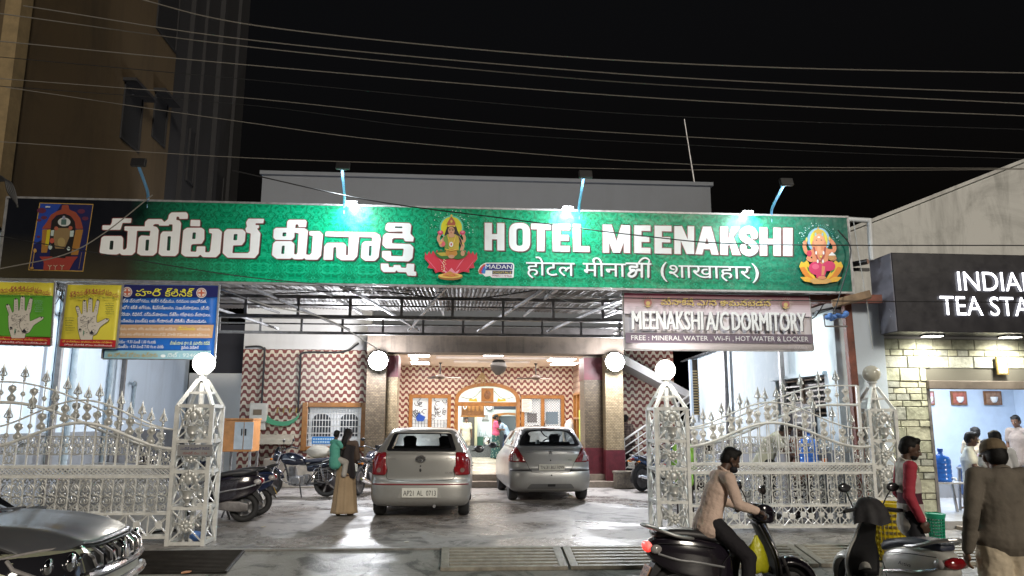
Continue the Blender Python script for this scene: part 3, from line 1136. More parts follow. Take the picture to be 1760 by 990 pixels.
b.tube(spl([(a.x + 0.06, 27.47, a.z - 0.05), (a.x + 0.09, 27.47, a.z - 0.28), (a.x + 0.17, 27.47, a.z - 0.28), (a.x + 0.20, 27.47, a.z - 0.05)], 4), 0.018, 6)
b.build('white_mark', M_WPAINT, cp)
a, c = W(796, 715, Y=29.7), W(815, 790, Y=29.7)
b = MB()
b.span((a.x, 29.7, 0.3), (c.x, 29.98, a.z))
b.build('side_doorway', mat('dim inner room', (0.10, 0.09, 0.08), 0.7), hall, smooth=0)
b = MB()
b.span((c.x, 29.62, 0.3), (c.x + 0.1, 29.69, a.z + 0.05))
b.build('door_post', mat('cream post', (0.6, 0.55, 0.35), 0.5), hall, smooth=0)
for s, px, py, cat_, lab in ((0, 841, 699, 'clock', 'round white wall clock beside the dark board in the hall'),):
 p = W(px, py, Y=29.9)
 ck = thing('wall_clock', lab, cat_, p)
 b = MB()
 b.lathe([(0.14, 0), (0.15, 0.02), (0.14, 0.05)], p, 20, (0, -1, 0))
 b.build('rim', M_BLACK, ck)
 b = MB()
 b.lathe([(0.001, 0.055), (0.125, 0.053), (0.125, 0.04)], p, 20, (0, -1, 0))
 b.build('dial', M_WPAINT, ck)
 b = MB()
 b.bar(p + Vector((0, -0.06, 0)), p + Vector((0.03, -0.06, 0.08)), 0.012)
 b.bar(p + Vector((0, -0.062, 0)), p + Vector((-0.06, -0.062, -0.02)), 0.014)
 b.build('hand', M_BLACK, ck, smooth=0)
a, c = W(849, 691, Y=29.2), W(880, 704, Y=29.2)
b = MB()
b.span((a.x, 29.2, c.z), (c.x + 0.3, 29.26, a.z + 0.1))
tag(b.build('notice_board', mat('slate board', (0.03, 0.035, 0.045), 0.5), smooth=0, bevel=0.01), 'dark grey board above the inner teak door', 'board')
a, c = W(828, 713, Y=29.9), W(840, 722, Y=29.9)
bx = thing('wall_switchboard', 'small white switch panel on the hall wall left of the inner door', 'switch panel', a)
b = MB()
b.span((a.x, 29.92, c.z), (c.x, 29.98, a.z))
b.build('plate', M_WPAINT, bx, smooth=0, bevel=0.008)
b = MB()
for i in range(4):
 b.span((a.x + 0.03, 29.905, c.z + 0.03 + i * 0.05), (c.x - 0.03, 29.92, c.z + 0.05 + i * 0.05))
b.build('switch', M_STEELD, bx, smooth=0)
p = W(838, 771, Y=29.4)
pt = thing('steel_pot', 'round steel pot standing on the speckled counter in the hall', 'pot', (p.x, 29.4, 0.72))
b = MB()
b.lathe([(0.13, 0), (0.18, 0.06), (0.19, 0.2), (0.15, 0.27), (0.17, 0.31)], (p.x, 29.4, 0.722), 18)
b.build('body', M_CHROME, pt)
b = MB()
b.lathe([(0.17, 0), (0.10, 0.05), (0.02, 0.07), (0.02, 0.1)], (p.x, 29.4, 1.033), 18)
b.build('lid', M_CHROME, pt)
for i, px in enumerate((826, 833)):
 p = W(px, 755, Y=29.6)
 bt = thing('water_bottle', ('left' if i == 0 else 'right') + ' of the two small clear bottles on the green ledge in the hall', 'bottle', (p.x, 29.8, 1.06))
 b = MB()
 b.lathe([(0.035, 0), (0.04, 0.02), (0.04, 0.16), (0.015, 0.22)], (p.x, 29.93, 1.055), 10)
 b.build('body', mat('clear bottle plastic', (0.6, 0.68, 0.7), 0.15), bt)
 b = MB()
 b.lathe([(0.018, 0), (0.018, 0.03)], (p.x, 29.93, 1.276), 10)
 b.build('cap', M_WPAINT, bt)
lamp('hall_light', 'AREA', (0.6, 27.4, 3.4), 190, (0.93, 1.0, 0.98), 3.0, 3.0, (0.6, 27.4, 0), parent=hall)
M_TUBE = emis('lit ceiling panel', (1.0, 0.95, 0.92), 14)
def ceil_light(px0, px1, py0, py1, label):
 a, c = W(px0, py0, Z=3.40), W(px1, py1, Z=3.40)
 y0, y1 = min(a.y, c.y), max(a.y, c.y)
 x0, x1 = a.x, c.x
 if y1 - y0 < 0.2:
  y1 = y0 + 0.2
 t = thing('ceiling_light', label, 'ceiling light', ((x0 + x1) / 2, (y0 + y1) / 2, 3.42), group='lit panels on the porch ceiling')
 b = MB()
 b.span((x0 - 0.02, y0 - 0.02, 3.385), (x1 + 0.02, y1 + 0.02, 3.418))
 b.build('housing', M_WPAINT, t, smooth=0)
 b = MB()
 b.span((x0, y0, 3.372), (x1, y1, 3.384))
 b.build('diffuser', M_TUBE, t, smooth=0)
 return t
ceil_light(702, 738, 608.5, 611.5, 'lit ceiling panel nearest the beam at the porch ceiling\'s left end')
ceil_light(706, 718, 614, 617, 'shortest lit ceiling panel at the porch ceiling\'s left end')
ceil_light(706, 738, 621, 625, 'lit ceiling panel nearest the tiled wall at the porch ceiling\'s left end')
ceil_light(832, 864, 608.3, 610.5, 'lit ceiling panel in the middle of the porch ceiling above the hanging black pot')
ceil_light(946, 983, 615, 619, 'lit ceiling panel nearest the beam at the porch ceiling\'s right end')
ceil_light(952, 987, 622, 626, 'lit ceiling panel nearest the tiled wall at the porch ceiling\'s right end')
lamp('porch_light', 'AREA', (1.0, 22.4, 3.28), 120, (1.0, 0.93, 0.86), 4.0, 3.0, (1.0, 22.4, 0), parent=lodge)
def ceiling_fan(px, py, Y, label, rot):
 p = W(px, py, Y=Y)
 t = thing('ceiling_fan', label, 'ceiling fan', (p.x, Y, 3.42), group='ceiling fans in the porch')
 b = MB()
 b.lathe([(0.06, 0), (0.05, -0.08), (0.02, -0.1)], (p.x, Y, 3.415), 14)
 b.tube([(p.x, Y, 3.4), (p.x, Y, 2.98)], 0.016, 8)
 b.build('rod', M_BLACK, t)
 b = MB()
 b.lathe([(0.02, 0.09), (0.10, 0.07), (0.14, 0.02), (0.13, -0.03), (0.05, -0.06)], (p.x, Y, 2.92), 18)
 b.build('motor', mat('brown fan enamel', (0.06, 0.04, 0.03), 0.35), t)
 for i in range(3):
  a = rot + i * 2 * PI / 3
  d, s = Vector((math.cos(a), math.sin(a), 0)), Vector((-math.sin(a), math.cos(a), 0))
  b = MB()
  q = Vector((p.x, Y, 2.92))
  rings = []
  for r_, w_ in ((0.13, 0.05), (0.25, 0.10), (0.5, 0.12), (0.62, 0.10)):
   c = q + d * r_
   rings.append([c + s * w_ / 2 + Vector((0, 0, 0.016)), c - s * w_ / 2 + Vector((0, 0, -0.016)), c - s * w_ / 2 + Vector((0, 0, -0.022)), c + s * w_ / 2 + Vector((0, 0, 0.010))])
  b.loft(rings)
  b.build('blade', mat('brown fan enamel', (0.06, 0.04, 0.03), 0.35), t)
 return t
ceiling_fan(757, 632, 22.8, 'brown ceiling fan above the stained glass porch window', 0.15)
ceiling_fan(921, 636, 22.8, 'brown ceiling fan above the lattice porch window', 2.7)
p = W(857, 628, Y=21.6)
t = thing('hanging_pot', 'big dark pot hanging upside down on a hook from the porch ceiling', 'pot', (p.x, 21.6, 3.30))
b = MB()
b.lathe([(0.02, 0.24), (0.16, 0.16), (0.24, 0.0), (0.19, -0.14), (0.05, -0.26)], (p.x, 21.6, p.z - 0.02), 18, (0.12, 0, 1))
b.build('body', mat('sooty iron', (0.035, 0.032, 0.03), 0.5, bump=0.3), t)
b = MB()
b.tube(spl([(p.x - 0.1, 21.6, p.z + 0.16), (p.x + 0.02, 21.6, p.z + 0.34), (p.x + 0.14, 21.6, p.z + 0.14)], 5), 0.012, 6)
b.tube([(p.x + 0.02, 21.6, p.z + 0.32), (p.x + 0.02, 21.6, 3.41)], 0.01, 6)
b.build('hook', M_BLACK, t)
p = W(830, 652, Y=24.5)
t = thing('straw_toran', 'dry straw ornament hanging on a chain above the arched doorway', 'ornament', (p.x, 24.5, 3.42))
b = MB()
for i in range(26):
 a = 0.5 + rng.uniform(-0.75, 0.75)
 l = rng.uniform(0.25, 0.5)
 q = Vector((p.x - 0.02, 24.5, p.z + 0.22))
 b.tube([q, q + Vector((math.sin(a - 0.5) * l, rng.uniform(-0.06, 0.06), -math.cos(a - 0.5) * l))], [0.016, 0.006], 5)
b.build('straw', mat('dry straw', (0.34, 0.24, 0.12), 0.8, var=0.3), t)
b = MB()
for i in range(10):
 z0 = p.z + 0.2 + (3.41 - p.z - 0.2) * i / 10
 z1 = p.z + 0.2 + (3.41 - p.z - 0.2) * (i + 0.9) / 10
 b.tube([(p.x, 24.5, z0), (p.x, 24.5, z1)], 0.014 if i % 2 else 0.02, 6)
b.build('chain', M_BLACK, t)
a, c = W(897, 686, Y=24.9), W(914, 708, Y=24.9)
b = MB()
b.span((a.x, 24.93, c.z), (c.x, 24.945, a.z))
t = b.build('paper_notice', M_PAPER, smooth=0)
tag(t, 'white printed paper notice between the doorway and the lattice window', 'notice')
ORG[t.name] = Vector((0, 0, 0))
b = MB()
for i in range(9):
 b.span((a.x + 0.04, 24.925, a.z - 0.06 - i * 0.045), (c.x - 0.04 - 0.05 * (i % 3), 24.929, a.z - 0.045 - i * 0.045))
b.build('print', mat('grey print', (0.3, 0.3, 0.3), 0.7), t, smooth=0)
t = thing('display_cabinet', 'teak framed glass cabinet standing against the right porch wall', 'cabinet', (3.62, 22.6, 0.3))
b = MB()
for y in (21.9, 22.55, 23.2):
 b.span((3.55, y - 0.04, 0.3), (3.83, y + 0.04, 2.45))
for z in (0.3, 1.0, 1.7, 2.42):
 b.span((3.552, 21.9, z), (3.83, 23.2, z + 0.06))
b.build('frame', M_WOOD, t, smooth=0, bevel=0.006)
b = MB()
b.span((3.70, 21.9, 0.32), (3.72, 23.2, 2.44))
b.build('pane', M_GLASSD, t, smooth=0)
p = W(948, 745, Y=22.4)
b = MB()
b.ball((3.38, 22.9, 1.28), (0.16, 0.14, 0.42), 12)
b.ball((3.40, 22.86, 0.75), (0.2, 0.17, 0.44), 12)
tag(b.build('cloth_sack', mat('white cloth', (0.7, 0.69, 0.66), 0.9, var=0.08)), 'tall white cloth covered bundle beside the display cabinet', 'bundle')
b = MB()
b.span((3.44, 21.2, 0.3), (3.66, 21.5, 0.95))
b.box((3.55, 21.35, 1.45), (0.2, 0.28, 1.0))
t = b.build('poster_stand', mat('yellow green board', (0.42, 0.52, 0.08), 0.5, var=0.2), smooth=0, bevel=0.02)
tag(t, 'narrow yellow green board standing at the porch\'s right column', 'board')
p = W(1058, 830, Z=0.0)
t = thing('stone_pot', 'round mosaic pot on the ground at the foot of the beige right column', 'pot', (4.18, 19.1, 0))
b = MB()
b.lathe([(0.24, 0), (0.26, 0.03), (0.26, 0.36), (0.29, 0.38), (0.29, 0.42), (0.2, 0.42), (0.2, 0.38)], (4.18, 19.1, 0), 18)
b.build('body', mat('mosaic chips', (0.30, 0.26, 0.20), 0.5, c2=(0.12, 0.11, 0.10), vscale=25), t)
a, c = W(431, 693, Y=20.2), W(458, 739, Y=20.2)
t = thing('meter_box', 'white electricity meter box on the wavy tiles above the beige ledge', 'meter box', (a.x, 20.2, c.z))
b = MB()
b.span((a.x, 20.1, c.z + 0.2), (c.x, 20.28, a.z))
b.span((a.x + 0.02, 20.14, c.z), (c.x - 0.02, 20.28, c.z + 0.198))
b.build('case', mat('aged white plastic', (0.62, 0.60, 0.54), 0.4, var=0.1), t, smooth=0, bevel=0.02)
b = MB()
b.span((a.x + 0.1, 20.088, a.z - 0.3), (c.x - 0.12, 20.098, a.z - 0.16))
b.build('dial_window', mat('brown dial window', (0.2, 0.15, 0.1), 0.2), t, smooth=0)
a, c = W(430, 752, Y=19.9), W(500, 764, Y=19.9)
b = MB()
b.prism([(0, 0.0), (0, -0.12), (0.35, -0.12), (0.35, 0.12)], (a.x, 19.93, a.z - 0.05), (0, 1, 0), (0, 0, 1), (c.x - a.x, 0, 0))
tag(b.build('sloping_ledge', mat('cream enamel ledge', (0.55, 0.50, 0.40), 0.5, var=0.15), smooth=0, bevel=0.01), 'cream sloping ledge on the tiled wall above the parked black motorcycle', 'ledge')
p = W(487, 718, Y=20.2)
t = thing('hose_coil', 'green hose looped over brass taps on the tiled wall', 'hose', (p.x, 20.2, p.z))
b = MB()
for i in range(5):
 r_ = 0.42 + i * 0.035
 pts = [(p.x - 0.02 + r_ * math.cos(a_), 20.2 - 0.02 * i, p.z + 0.15 + r_ * 0.62 * math.sin(a_)) for a_ in np.linspace(PI * 0.98, PI * (1.95 - 0.08 * i), 16)]
 b.tube(pts, 0.016, 6)
b.build('hose', mat('green hose', (0.07, 0.32, 0.17), 0.4), t)
b = MB()
for i in range(4):
 b.tube([(p.x - 0.15 + i * 0.16, 20.29, p.z + 0.25), (p.x - 0.15 + i * 0.16, 20.15, p.z + 0.25), (p.x - 0.15 + i * 0.16, 20.12, p.z + 0.12)], 0.02, 6)
b.build('tap', mat('brass tap', (0.5, 0.34, 0.12), 0.3, 0.9), t)
for (x0, y0, x1, y1) in ((455, 600, 455, 690), (517, 612, 515, 690)):
 a, c = W(x0, y0, Y=20.24), W(x1, y1, Y=20.24)
 t = MB()
 top = a + Vector((0, 0, 0.02))
 pts = [(a.x, 20.25, c.z - 0.3), (a.x, 20.25, a.z - 0.1), (a.x - 0.02, 20.24, a.z)]
 if x0 == 455:
  pts += [(a.x - 0.15, 20.24, a.z + 0.07), (a.x - 0.5, 20.24, a.z + 0.05)]
 else:
  pts += [(a.x + 0.15, 20.24, a.z + 0.1), (a.x + 1.1, 20.24, a.z + 0.12), (a.x + 1.5, 20.2, a.z + 0.35)]
 t.tube(spl(pts, 4), 0.026, 6)
 tag(t.build('wall_cable', M_WIRE), 'black cable running up the wavy tiles ' + ('above the white meter box' if x0 == 455 else 'and across to the left floodlight'), 'cable')
t = thing('electric_cabinet', 'orange electric cabinet with two grey doors behind the parked scooters', 'cabinet', (-5.2, 17.6, 0.0))
a, c = W(384, 722, Y=17.4), W(430, 800, Y=17.4)
b = MB()
b.span((a.x, 17.4, 0.95), (c.x, 18.1, a.z))
b.span((a.x - 0.02, 17.37, a.z), (c.x + 0.02, 18.12, a.z + 0.04))
b.build('case', mat('orange enamel', (0.44, 0.19, 0.06), 0.45, var=0.2), t, smooth=0, bevel=0.012)
for i in range(2):
 x0 = a.x + 0.26 + i * 0.21
 b = MB()
 b.span((x0, 17.375, 1.0), (x0 + 0.195, 17.398, a.z - 0.04))
 d = b.build('door', mat('grey enamel door', (0.42, 0.46, 0.50), 0.4, var=0.12), t, smooth=0, bevel=0.005)
 b = MB()
 b.span((x0 + (0.15 if i == 0 else 0.02), 17.35, 1.3), (x0 + (0.17 if i == 0 else 0.05), 17.374, 1.45))
 b.build('handle', M_BLACK, d, smooth=0)
for x in (a.x + 0.03, c.x - 0.03):
 for y in (17.43, 18.05):
  b = MB()
  b.span((x - 0.025, y - 0.025, 0), (x + 0.025, y + 0.025, 0.95))
  b.build('stand_leg', M_STEEL, t, smooth=0)
# ================================================================ RIGHT COMPOUND WALL, TEA STALL, BUILDING BEHIND
XR = 6.2
rw = thing('compound_wall', 'flaking pale blue wall behind the right gate with a barred window', 'wall', (6.6, 16, 0))
wy0, wy1, wz0, wz1 = 12.45, 14.45, 1.72, 2.42
b = MB()
prof = [(12.0, 0), (19.9, 0), (19.9, 3.25), (12.0, 3.48)]
hole = [(wy0, wz0), (wy1, wz0), (wy1, wz1), (wy0, wz1)]
b.fill([ccw(prof), ccw(hole, False)], (XR, 0, 0), (0, 1, 0), (0, 0, 1), (0.28, 0, 0))
b.build('wall', M_BLUE2, rw, smooth=0)
b = MB()
b.span((XR + 0.285, 12.0, 0), (7.04, 12.4, 3.6))
b.build('end_wall', M_BLUE, rw, smooth=0)
b = MB()
b.span((XR - 0.012, 12.002, 0), (XR + 0.01, 19.9, 1.18))
b.build('dado', M_DADO, rw, smooth=0)
b = MB()
b.span((XR + 0.24, wy0, wz0), (XR + 0.279, wy1, wz1))
w = b.build('window', M_DARK, rw, smooth=0)
b = MB()
for i in range(7):
 z = wz0 + 0.05 + i * 0.1
 b.span((XR + 0.10, wy0, z), (XR + 0.13, wy1, z + 0.03))
for y in (wy0 + 0.02, (wy0 + wy1) / 2, wy1 - 0.04):
 b.span((XR + 0.07, y - 0.02, wz0), (XR + 0.11, y + 0.02, wz1))
b.build('louvre', mat('brown louvre', (0.16, 0.115, 0.085), 0.5, var=0.2), w, smooth=0)
b = MB()
b.span((XR - 0.08, wy0 - 0.1, wz1 + 0.002), (XR + 0.2, wy1 + 0.1, wz1 + 0.06))
b.build('lintel', M_BLUE2, w, smooth=0)
b = MB()
rings = []
n = 90
for i in range(n + 1):
 y = 12.0 + 7.9 * i / n
 z = 3.49 - 0.23 * i / n + 0.02 * math.sin(i * 2.2)
 rings.append([(XR - 0.25, y, z - 0.05), (XR + 0.5, y, z + 0.12), (XR + 0.5, y, z + 0.13), (XR - 0.25, y, z - 0.04)])
b.loft(rings)
b.build('sheet_edging', M_CORR, rw)
bd = thing('price_board', 'black hand lettered board hanging below the barred window', 'board', (XR - 0.02, 12.9, 1.55))
a, c = W(1362, 676, X=XR - 0.02), W(1402, 708, X=XR - 0.02)
b = MB()
y0, y1 = min(a.y, c.y), max(a.y, c.y)
b.span((XR - 0.05, y0, 1.72 - 0.55), (XR - 0.015, y1 + 0.15, 1.95))
b.build('panel', mat('black board', (0.02, 0.02, 0.03), 0.5), bd, smooth=0)
b = MB()
for i in range(5):
 b.span((XR - 0.055, y0 + 0.08, 1.85 - i * 0.12), (XR - 0.051, y1 - 0.1 - 0.1 * (i % 2), 1.88 - i * 0.12))
b.build('chalk_line', M_WPAINT, bd, smooth=0)
a, c = W(1178, 622, Y=19.6), W(1224, 712, Y=19.6)
vb = thing('vent_window', 'tall window with tan slats at the far end of the pale blue wall', 'window', (a.x, 19.6, c.z))
b = MB()
x0, x1 = W(1190, 650, Y=19.2).x, W(1229, 650, Y=19.2).x
z0, z1 = W(1200, 712, Y=19.2).z, W(1200, 618, Y=19.2).z
b.span((x0, 19.25, z0), (x1, 19.3, z1))
b.build('backing', mat('dark brown backing', (0.07, 0.05, 0.03), 0.7), vb, smooth=0)
b = MB()
nn = 17
for i in range(nn):
 z = z0 + (z1 - z0 - 0.3) * i / (nn - 1)
 b.box(((x0 + x1) / 2, 19.21, z), (x1 - x0, 0.07, 0.03))
b.build('slat', mat('tan wooden slat', (0.40, 0.30, 0.15), 0.6, var=0.3, vscale=8), vb, smooth=0)
b = MB()
b.span((x0 - 0.06, 19.17, z0 - 0.05), (x0 - 0.002, 19.3, z1))
b.span((x1 + 0.002, 19.17, z0 - 0.05), (x1 + 0.06, 19.3, z1))
b.build('frame', M_BLUE, vb, smooth=0)
rb = thing('white_house', 'mould streaked white building rising behind the tea stall sign', 'building', (16, 18, 0))
a, c = W(1440, 407, Y=17), W(1800, 264, Y=17)
sl = (c.z - a.z) / (c.x - a.x)
b = MB()
b.prism([(0, 0), (14, 0), (14, a.z + 14 * sl), (0, a.z)], (a.x, 17.0, 0), (1, 0, 0), (0, 0, 1), (0, 8, 0))
b.build('wall', M_MOULD, rb, smooth=0)
b = MB()
b.prism([(-.05, a.z + .002), (14, a.z + 14 * sl + .002), (14, a.z + 14 * sl + .09), (-.05, a.z + .09)], (a.x, 16.93, 0), (1, 0, 0), (0, 0, 1), (0, 8, 0))
b.build('coping', M_MOULD, rb, smooth=0)
TY = 12.2
TX0, TX1 = 7.05, 12.0
OX0, OZ1 = 7.82, 2.2          # opening
FZ = 0.12
ts = thing('tea_stall', 'stone clad tea stall with a black lit sign at the right edge', 'stall', (9, 13.5, 0))
r2 = random.Random(5)
M_ST = [mat('buff split stone', (0.43, 0.43, 0.33), 0.8, var=0.25, vscale=9, bump=0.8, bscale=14),
  mat('grey split stone', (0.33, 0.34, 0.30), 0.8, var=0.3, vscale=9, bump=0.8, bscale=14),
  mat('olive split stone', (0.37, 0.38, 0.29), 0.8, var=0.3, vscale=9, bump=0.8, bscale=14)]
b = MB()
z = 0.0
rows = []
while z < 3.0:
 h = r2.choice([0.10, 0.11, 0.20, 0.22])
 rows.append((z, min(h, 3.02 - z)))
 z += h
for z, h in rows:
 x = TX0
 xe = OX0 if z < OZ1 + 0.12 else TX1
 while x < xe - 0.02:
  w_ = r2.uniform(0.16, 0.34) if h < 0.15 else r2.uniform(0.30, 0.52)
  x2 = min(x + w_, xe)
  if xe - x2 < 0.1:
   x2 = xe
  b.slot(r2.choice([0, 0, 1, 2]))
  d = r2.uniform(0, 0.025)
  g_ = 0.006
  vs = [(x + g_, TY - 0.02, z + g_), (x2 - g_, TY - 0.02, z + g_), (x2 - g_, TY - 0.02, z + h - g_), (x + g_, TY - 0.02, z + h - g_)]
  vf = [(p[0] + (0.006 if i in (0, 3) else -0.006), TY - 0.030 - d * .7 + r2.uniform(-0.006, 0.006), p[2] + (0.006 if i < 2 else -0.006)) for i, p in enumerate(vs)]
  b.add(vs + vf, [(4, 5, 6, 7), (0, 1, 5, 4), (1, 2, 6, 5), (2, 3, 7, 6), (3, 0, 4, 7)])
  x = x2
b.build('stone_cladding', M_ST, ts, smooth=0)
b = MB()
b.span((TX0, TY - 0.02, 0), (OX0, TY + 0.25, 3.02))
b.span((OX0, TY - 0.02, OZ1 + 0.10), (TX1, TY + 0.25, 3.02))
b.build('front_wall', mat('mortar', (0.10, 0.095, 0.08), 0.9), ts, smooth=0)
b = MB()
b.span((OX0 - 0.02, TY - 0.12, OZ1 - 0.02), (TX1, TY - 0.025, OZ1 + 0.12))
b.build('shutter_box', mat('dull brown shutter box', (0.13, 0.11, 0.095), 0.5, 0.3, var=0.2), ts, smooth=0, bevel=0.01)
b = MB()
b.span((OX0 - 0.02, TY - 0.05, 0.1), (OX0 + 0.03, TY + 0.2, OZ1 - 0.02))
b.build('door_jamb', M_STEELD, ts, smooth=0)
M_STALLW = mat('stall pale blue paint', (0.52, 0.62, 0.76), 0.6, var=0.05)
b = MB()
b.span((TX0 + 0.05, 15.6, 0), (TX1, 15.75, 3.0))
b.span((TX0 + 0.05, TY + 0.26, 0), (TX0 + 0.15, 15.6, 3.0))
b.span((TX1 - 0.05, TY + 0.26, 0), (TX1, 15.6, 3.0))
b.build('interior_wall', M_STALLW, ts, smooth=0)
b = MB()
b.span((TX0, TY, 3.022), (TX1, 15.8, 3.1))
b.build('roof_slab', M_WHITE, ts, smooth=0)
b = MB()
b.span((TX0 + 0.16, TY - 0.5, 0), (TX1, 15.59, FZ))
b.build('floor', mat('pale stall floor', (0.45, 0.45, 0.46), 0.35, var=0.15), ts, smooth=0)
b = MB()
b.span((TX0 + 0.72, TY - 1.25, -0.02), (TX1, TY - 0.51, 0.055))
b.build('front_step', M_STEP, ts, smooth=0, bevel=0.01)
b = MB()
b.span((OX0 + 0.3, 15.3, FZ), (TX1 - 0.2, 15.58, 0.42))
b.build('plinth_seat', M_DADO, ts, smooth=0)
t = thing('ceiling_light', 'long lit tube on the ceiling inside the tea stall', 'ceiling light', (9.5, 14.0, 2.98))
b = MB()
b.span((8.6, 13.95, 2.93), (10.4, 14.05, 2.96))
b.build('diffuser', emis('white tube light', (0.9, 0.95, 1.0), 12), t, smooth=0)
b = MB()
b.span((8.55, 13.93, 2.962), (10.45, 14.07, 3.02))
b.build('housing', M_WPAINT, t, smooth=0)
lamp('stall_light', 'AREA', (9.3, 13.9, 2.88), 115, (0.86, 0.93, 1.0), 2.6, 1.6, (9.3, 13.9, 0), parent=ts)
SB = thing('tea_stall_sign', 'black box sign with glowing white letters over the tea stall', 'sign', (9, 11.8, 3.0))
SY0, SZ0, SZ1, SX0 = 11.52, 3.06, 4.35, 7.0
b = MB()
b.span((SX0, SY0, SZ0), (TX1, 12.17, SZ1))
b.build('box', mat('black acp panel', (0.016, 0.015, 0.022), 0.33, var=0.1), SB, smooth=0, bevel=0.01)
b = MB()
b.span((SX0 - 0.012, SY0 + 0.01, SZ0 + 0.01), (SX0 - 0.002, 12.16, SZ1 - 0.01))
b.build('side_panel', mat('lit lilac acp side', (0.30, 0.30, 0.36), 0.25, 0.3, var=0.1, vscale=1.5), SB, smooth=0)  # light on the side of the box put into this lilac grey
b = MB()
for k_ in range(1, 4):
 z = SZ0 + (SZ1 - SZ0) * k_ / 4
 b.span((SX0 + 0.01, SY0 - 0.002, z - 0.003), (TX1, SY0 - 0.0005, z + 0.003))
b.build('panel_seam', M_BLACK, SB, smooth=0)
M_LED = emis('backlit white letter', (0.92, 0.93, 1.0), 2.6)
def put_text(mb, s, p0, p1, hpx, Y, bold=0.0, res=3, slant=0.0):
 """text between two photo baseline points on the plane y=Y, capital height hpx"""
 a, c = W(p0[0], p0[1], Y=Y), W(p1[0], p1[1], Y=Y)
 k = (W(p0[0], p0[1] - hpx, Y=Y) - a).z
 w_ = c.x - a.x
 text_fill(mb, fit_text(s, 0, w_, 0, k, bold, res, slant), a, (1, 0, (c.z - a.z) / w_), (0, 0, 1))
b = MB()
put_text(b, 'INDIAN', (1648, 499), (1786, 501), 33, SY0 - 0.03, 0.085, 4)
put_text(b, 'TEA STALL', (1618, 541), (1812, 544), 33, SY0 - 0.03, 0.085, 4)
b.build('lettering', M_LED, SB, smooth=0)
lamp('sign_glow', 'AREA', (9.3, SY0 - 0.1, 3.7), 6, (0.9, 0.93, 1.0), 2.6, 0.7, (9.3, 0, 3.2), parent=SB)
for px, py in ((1606, 577), (1741, 579)):
 p = W(px, py, Z=3.045)
 q = W(px, 560, Y=11.85)
 x = (px - 785) / 1300 * 11.9 * 1.03
 p = Vector((W(px, py, Y=11.8).x, 11.85, 3.045))
 d = thing('downlight', ('left' if px < 1700 else 'right') + ' of the two square lights under the black tea stall sign', 'light', p, group='square lights under the tea stall sign')
 b = MB()
 b.span((p.x - 0.15, 11.75, 3.03), (p.x + 0.15, 11.97, 3.058))
 b.build('bezel', M_BLACK, d, smooth=0)
 b = MB()
 b.span((p.x - 0.13, 11.77, 3.022), (p.x + 0.13, 11.95, 3.029))
 b.build('diffuser', emis('warm white led panel', (1.0, 0.95, 0.82), 22), d, smooth=0)
 lamp('downlight_beam', 'SPOT', (p.x, 11.80, 3.0), 110, (1.0, 0.96, 0.80), 0.08, aim=(p.x, 12.06, 0), spot=165, blend=0.8, parent=d)
a, c = W(1710, 612, Y=TY - 0.09), W(1733, 644, Y=TY - 0.09)
t = thing('framed_print', 'small gilt framed print hanging on the stone wall under the sign', 'picture', (a.x, TY - 0.1, c.z))
b = MB()
b.span((a.x, TY - 0.11, c.z), (c.x, TY - 0.085, a.z))
b.build('frame', mat('gilt frame', (0.30, 0.22, 0.07), 0.4, 0.5), t, smooth=0)
b = MB()
b.span((a.x + 0.025, TY - 0.116, c.z + 0.025), (c.x - 0.025, TY - 0.111, a.z - 0.025))
b.build('print', M_PAPER, t, smooth=0)
b = MB()
b.prism([(0.03, 0.03), (0.12, 0.03), (0.16, 0.1), (0.1, 0.09)], (a.x + 0.02, TY - 0.119, c.z + 0.02), (1, 0, 0), (0, 0, 1), (0, 0.002, 0))
b.prism([(0.03, 0.2), (0.08, 0.25), (0.03, 0.27)], (a.x + 0.01, TY - 0.119, c.z), (1, 0, 0), (0, 0, 1), (0, 0.002, 0))
b.build('blue_patch', mat('sky blue print', (0.15, 0.40, 0.62), 0.5), t, smooth=0)
for i, (x0, x1, colr, what) in enumerate(((1588, 1610, (0.45, 0.25, 0.28), 'pink teacup'), (1637, 1666, (0.32, 0.10, 0.07), 'red drink'), (1694, 1726, (0.28, 0.16, 0.10), 'brown snack'))):
 a, c = W(x0, 672, Y=15.5), W(x1, 696, Y=15.5)
 t = thing('wall_picture', 'small framed picture of a ' + what + ' high on the stall\'s blue back wall', 'picture', (a.x, 15.55, c.z), group='framed pictures inside the stall')
 b = MB()
 b.span((a.x, 15.55, c.z), (c.x, 15.59, a.z))
 b.build('frame', M_WOODD, t, smooth=0)
 b = MB()
 b.span((a.x + 0.03, 15.54, c.z + 0.03), (c.x - 0.03, 15.549, a.z - 0.03))
 b.build('print', mat('print ' + what, colr, 0.5, var=0.5, vscale=12), t, smooth=0)
 b = MB()
 b.lathe([(0.03, 0), (0.07, 0.05), (0.075, 0.12)], ((a.x + c.x) / 2, 15.53, c.z + 0.05), 12)
 b.build('printed_cup', M_WPAINT, t)
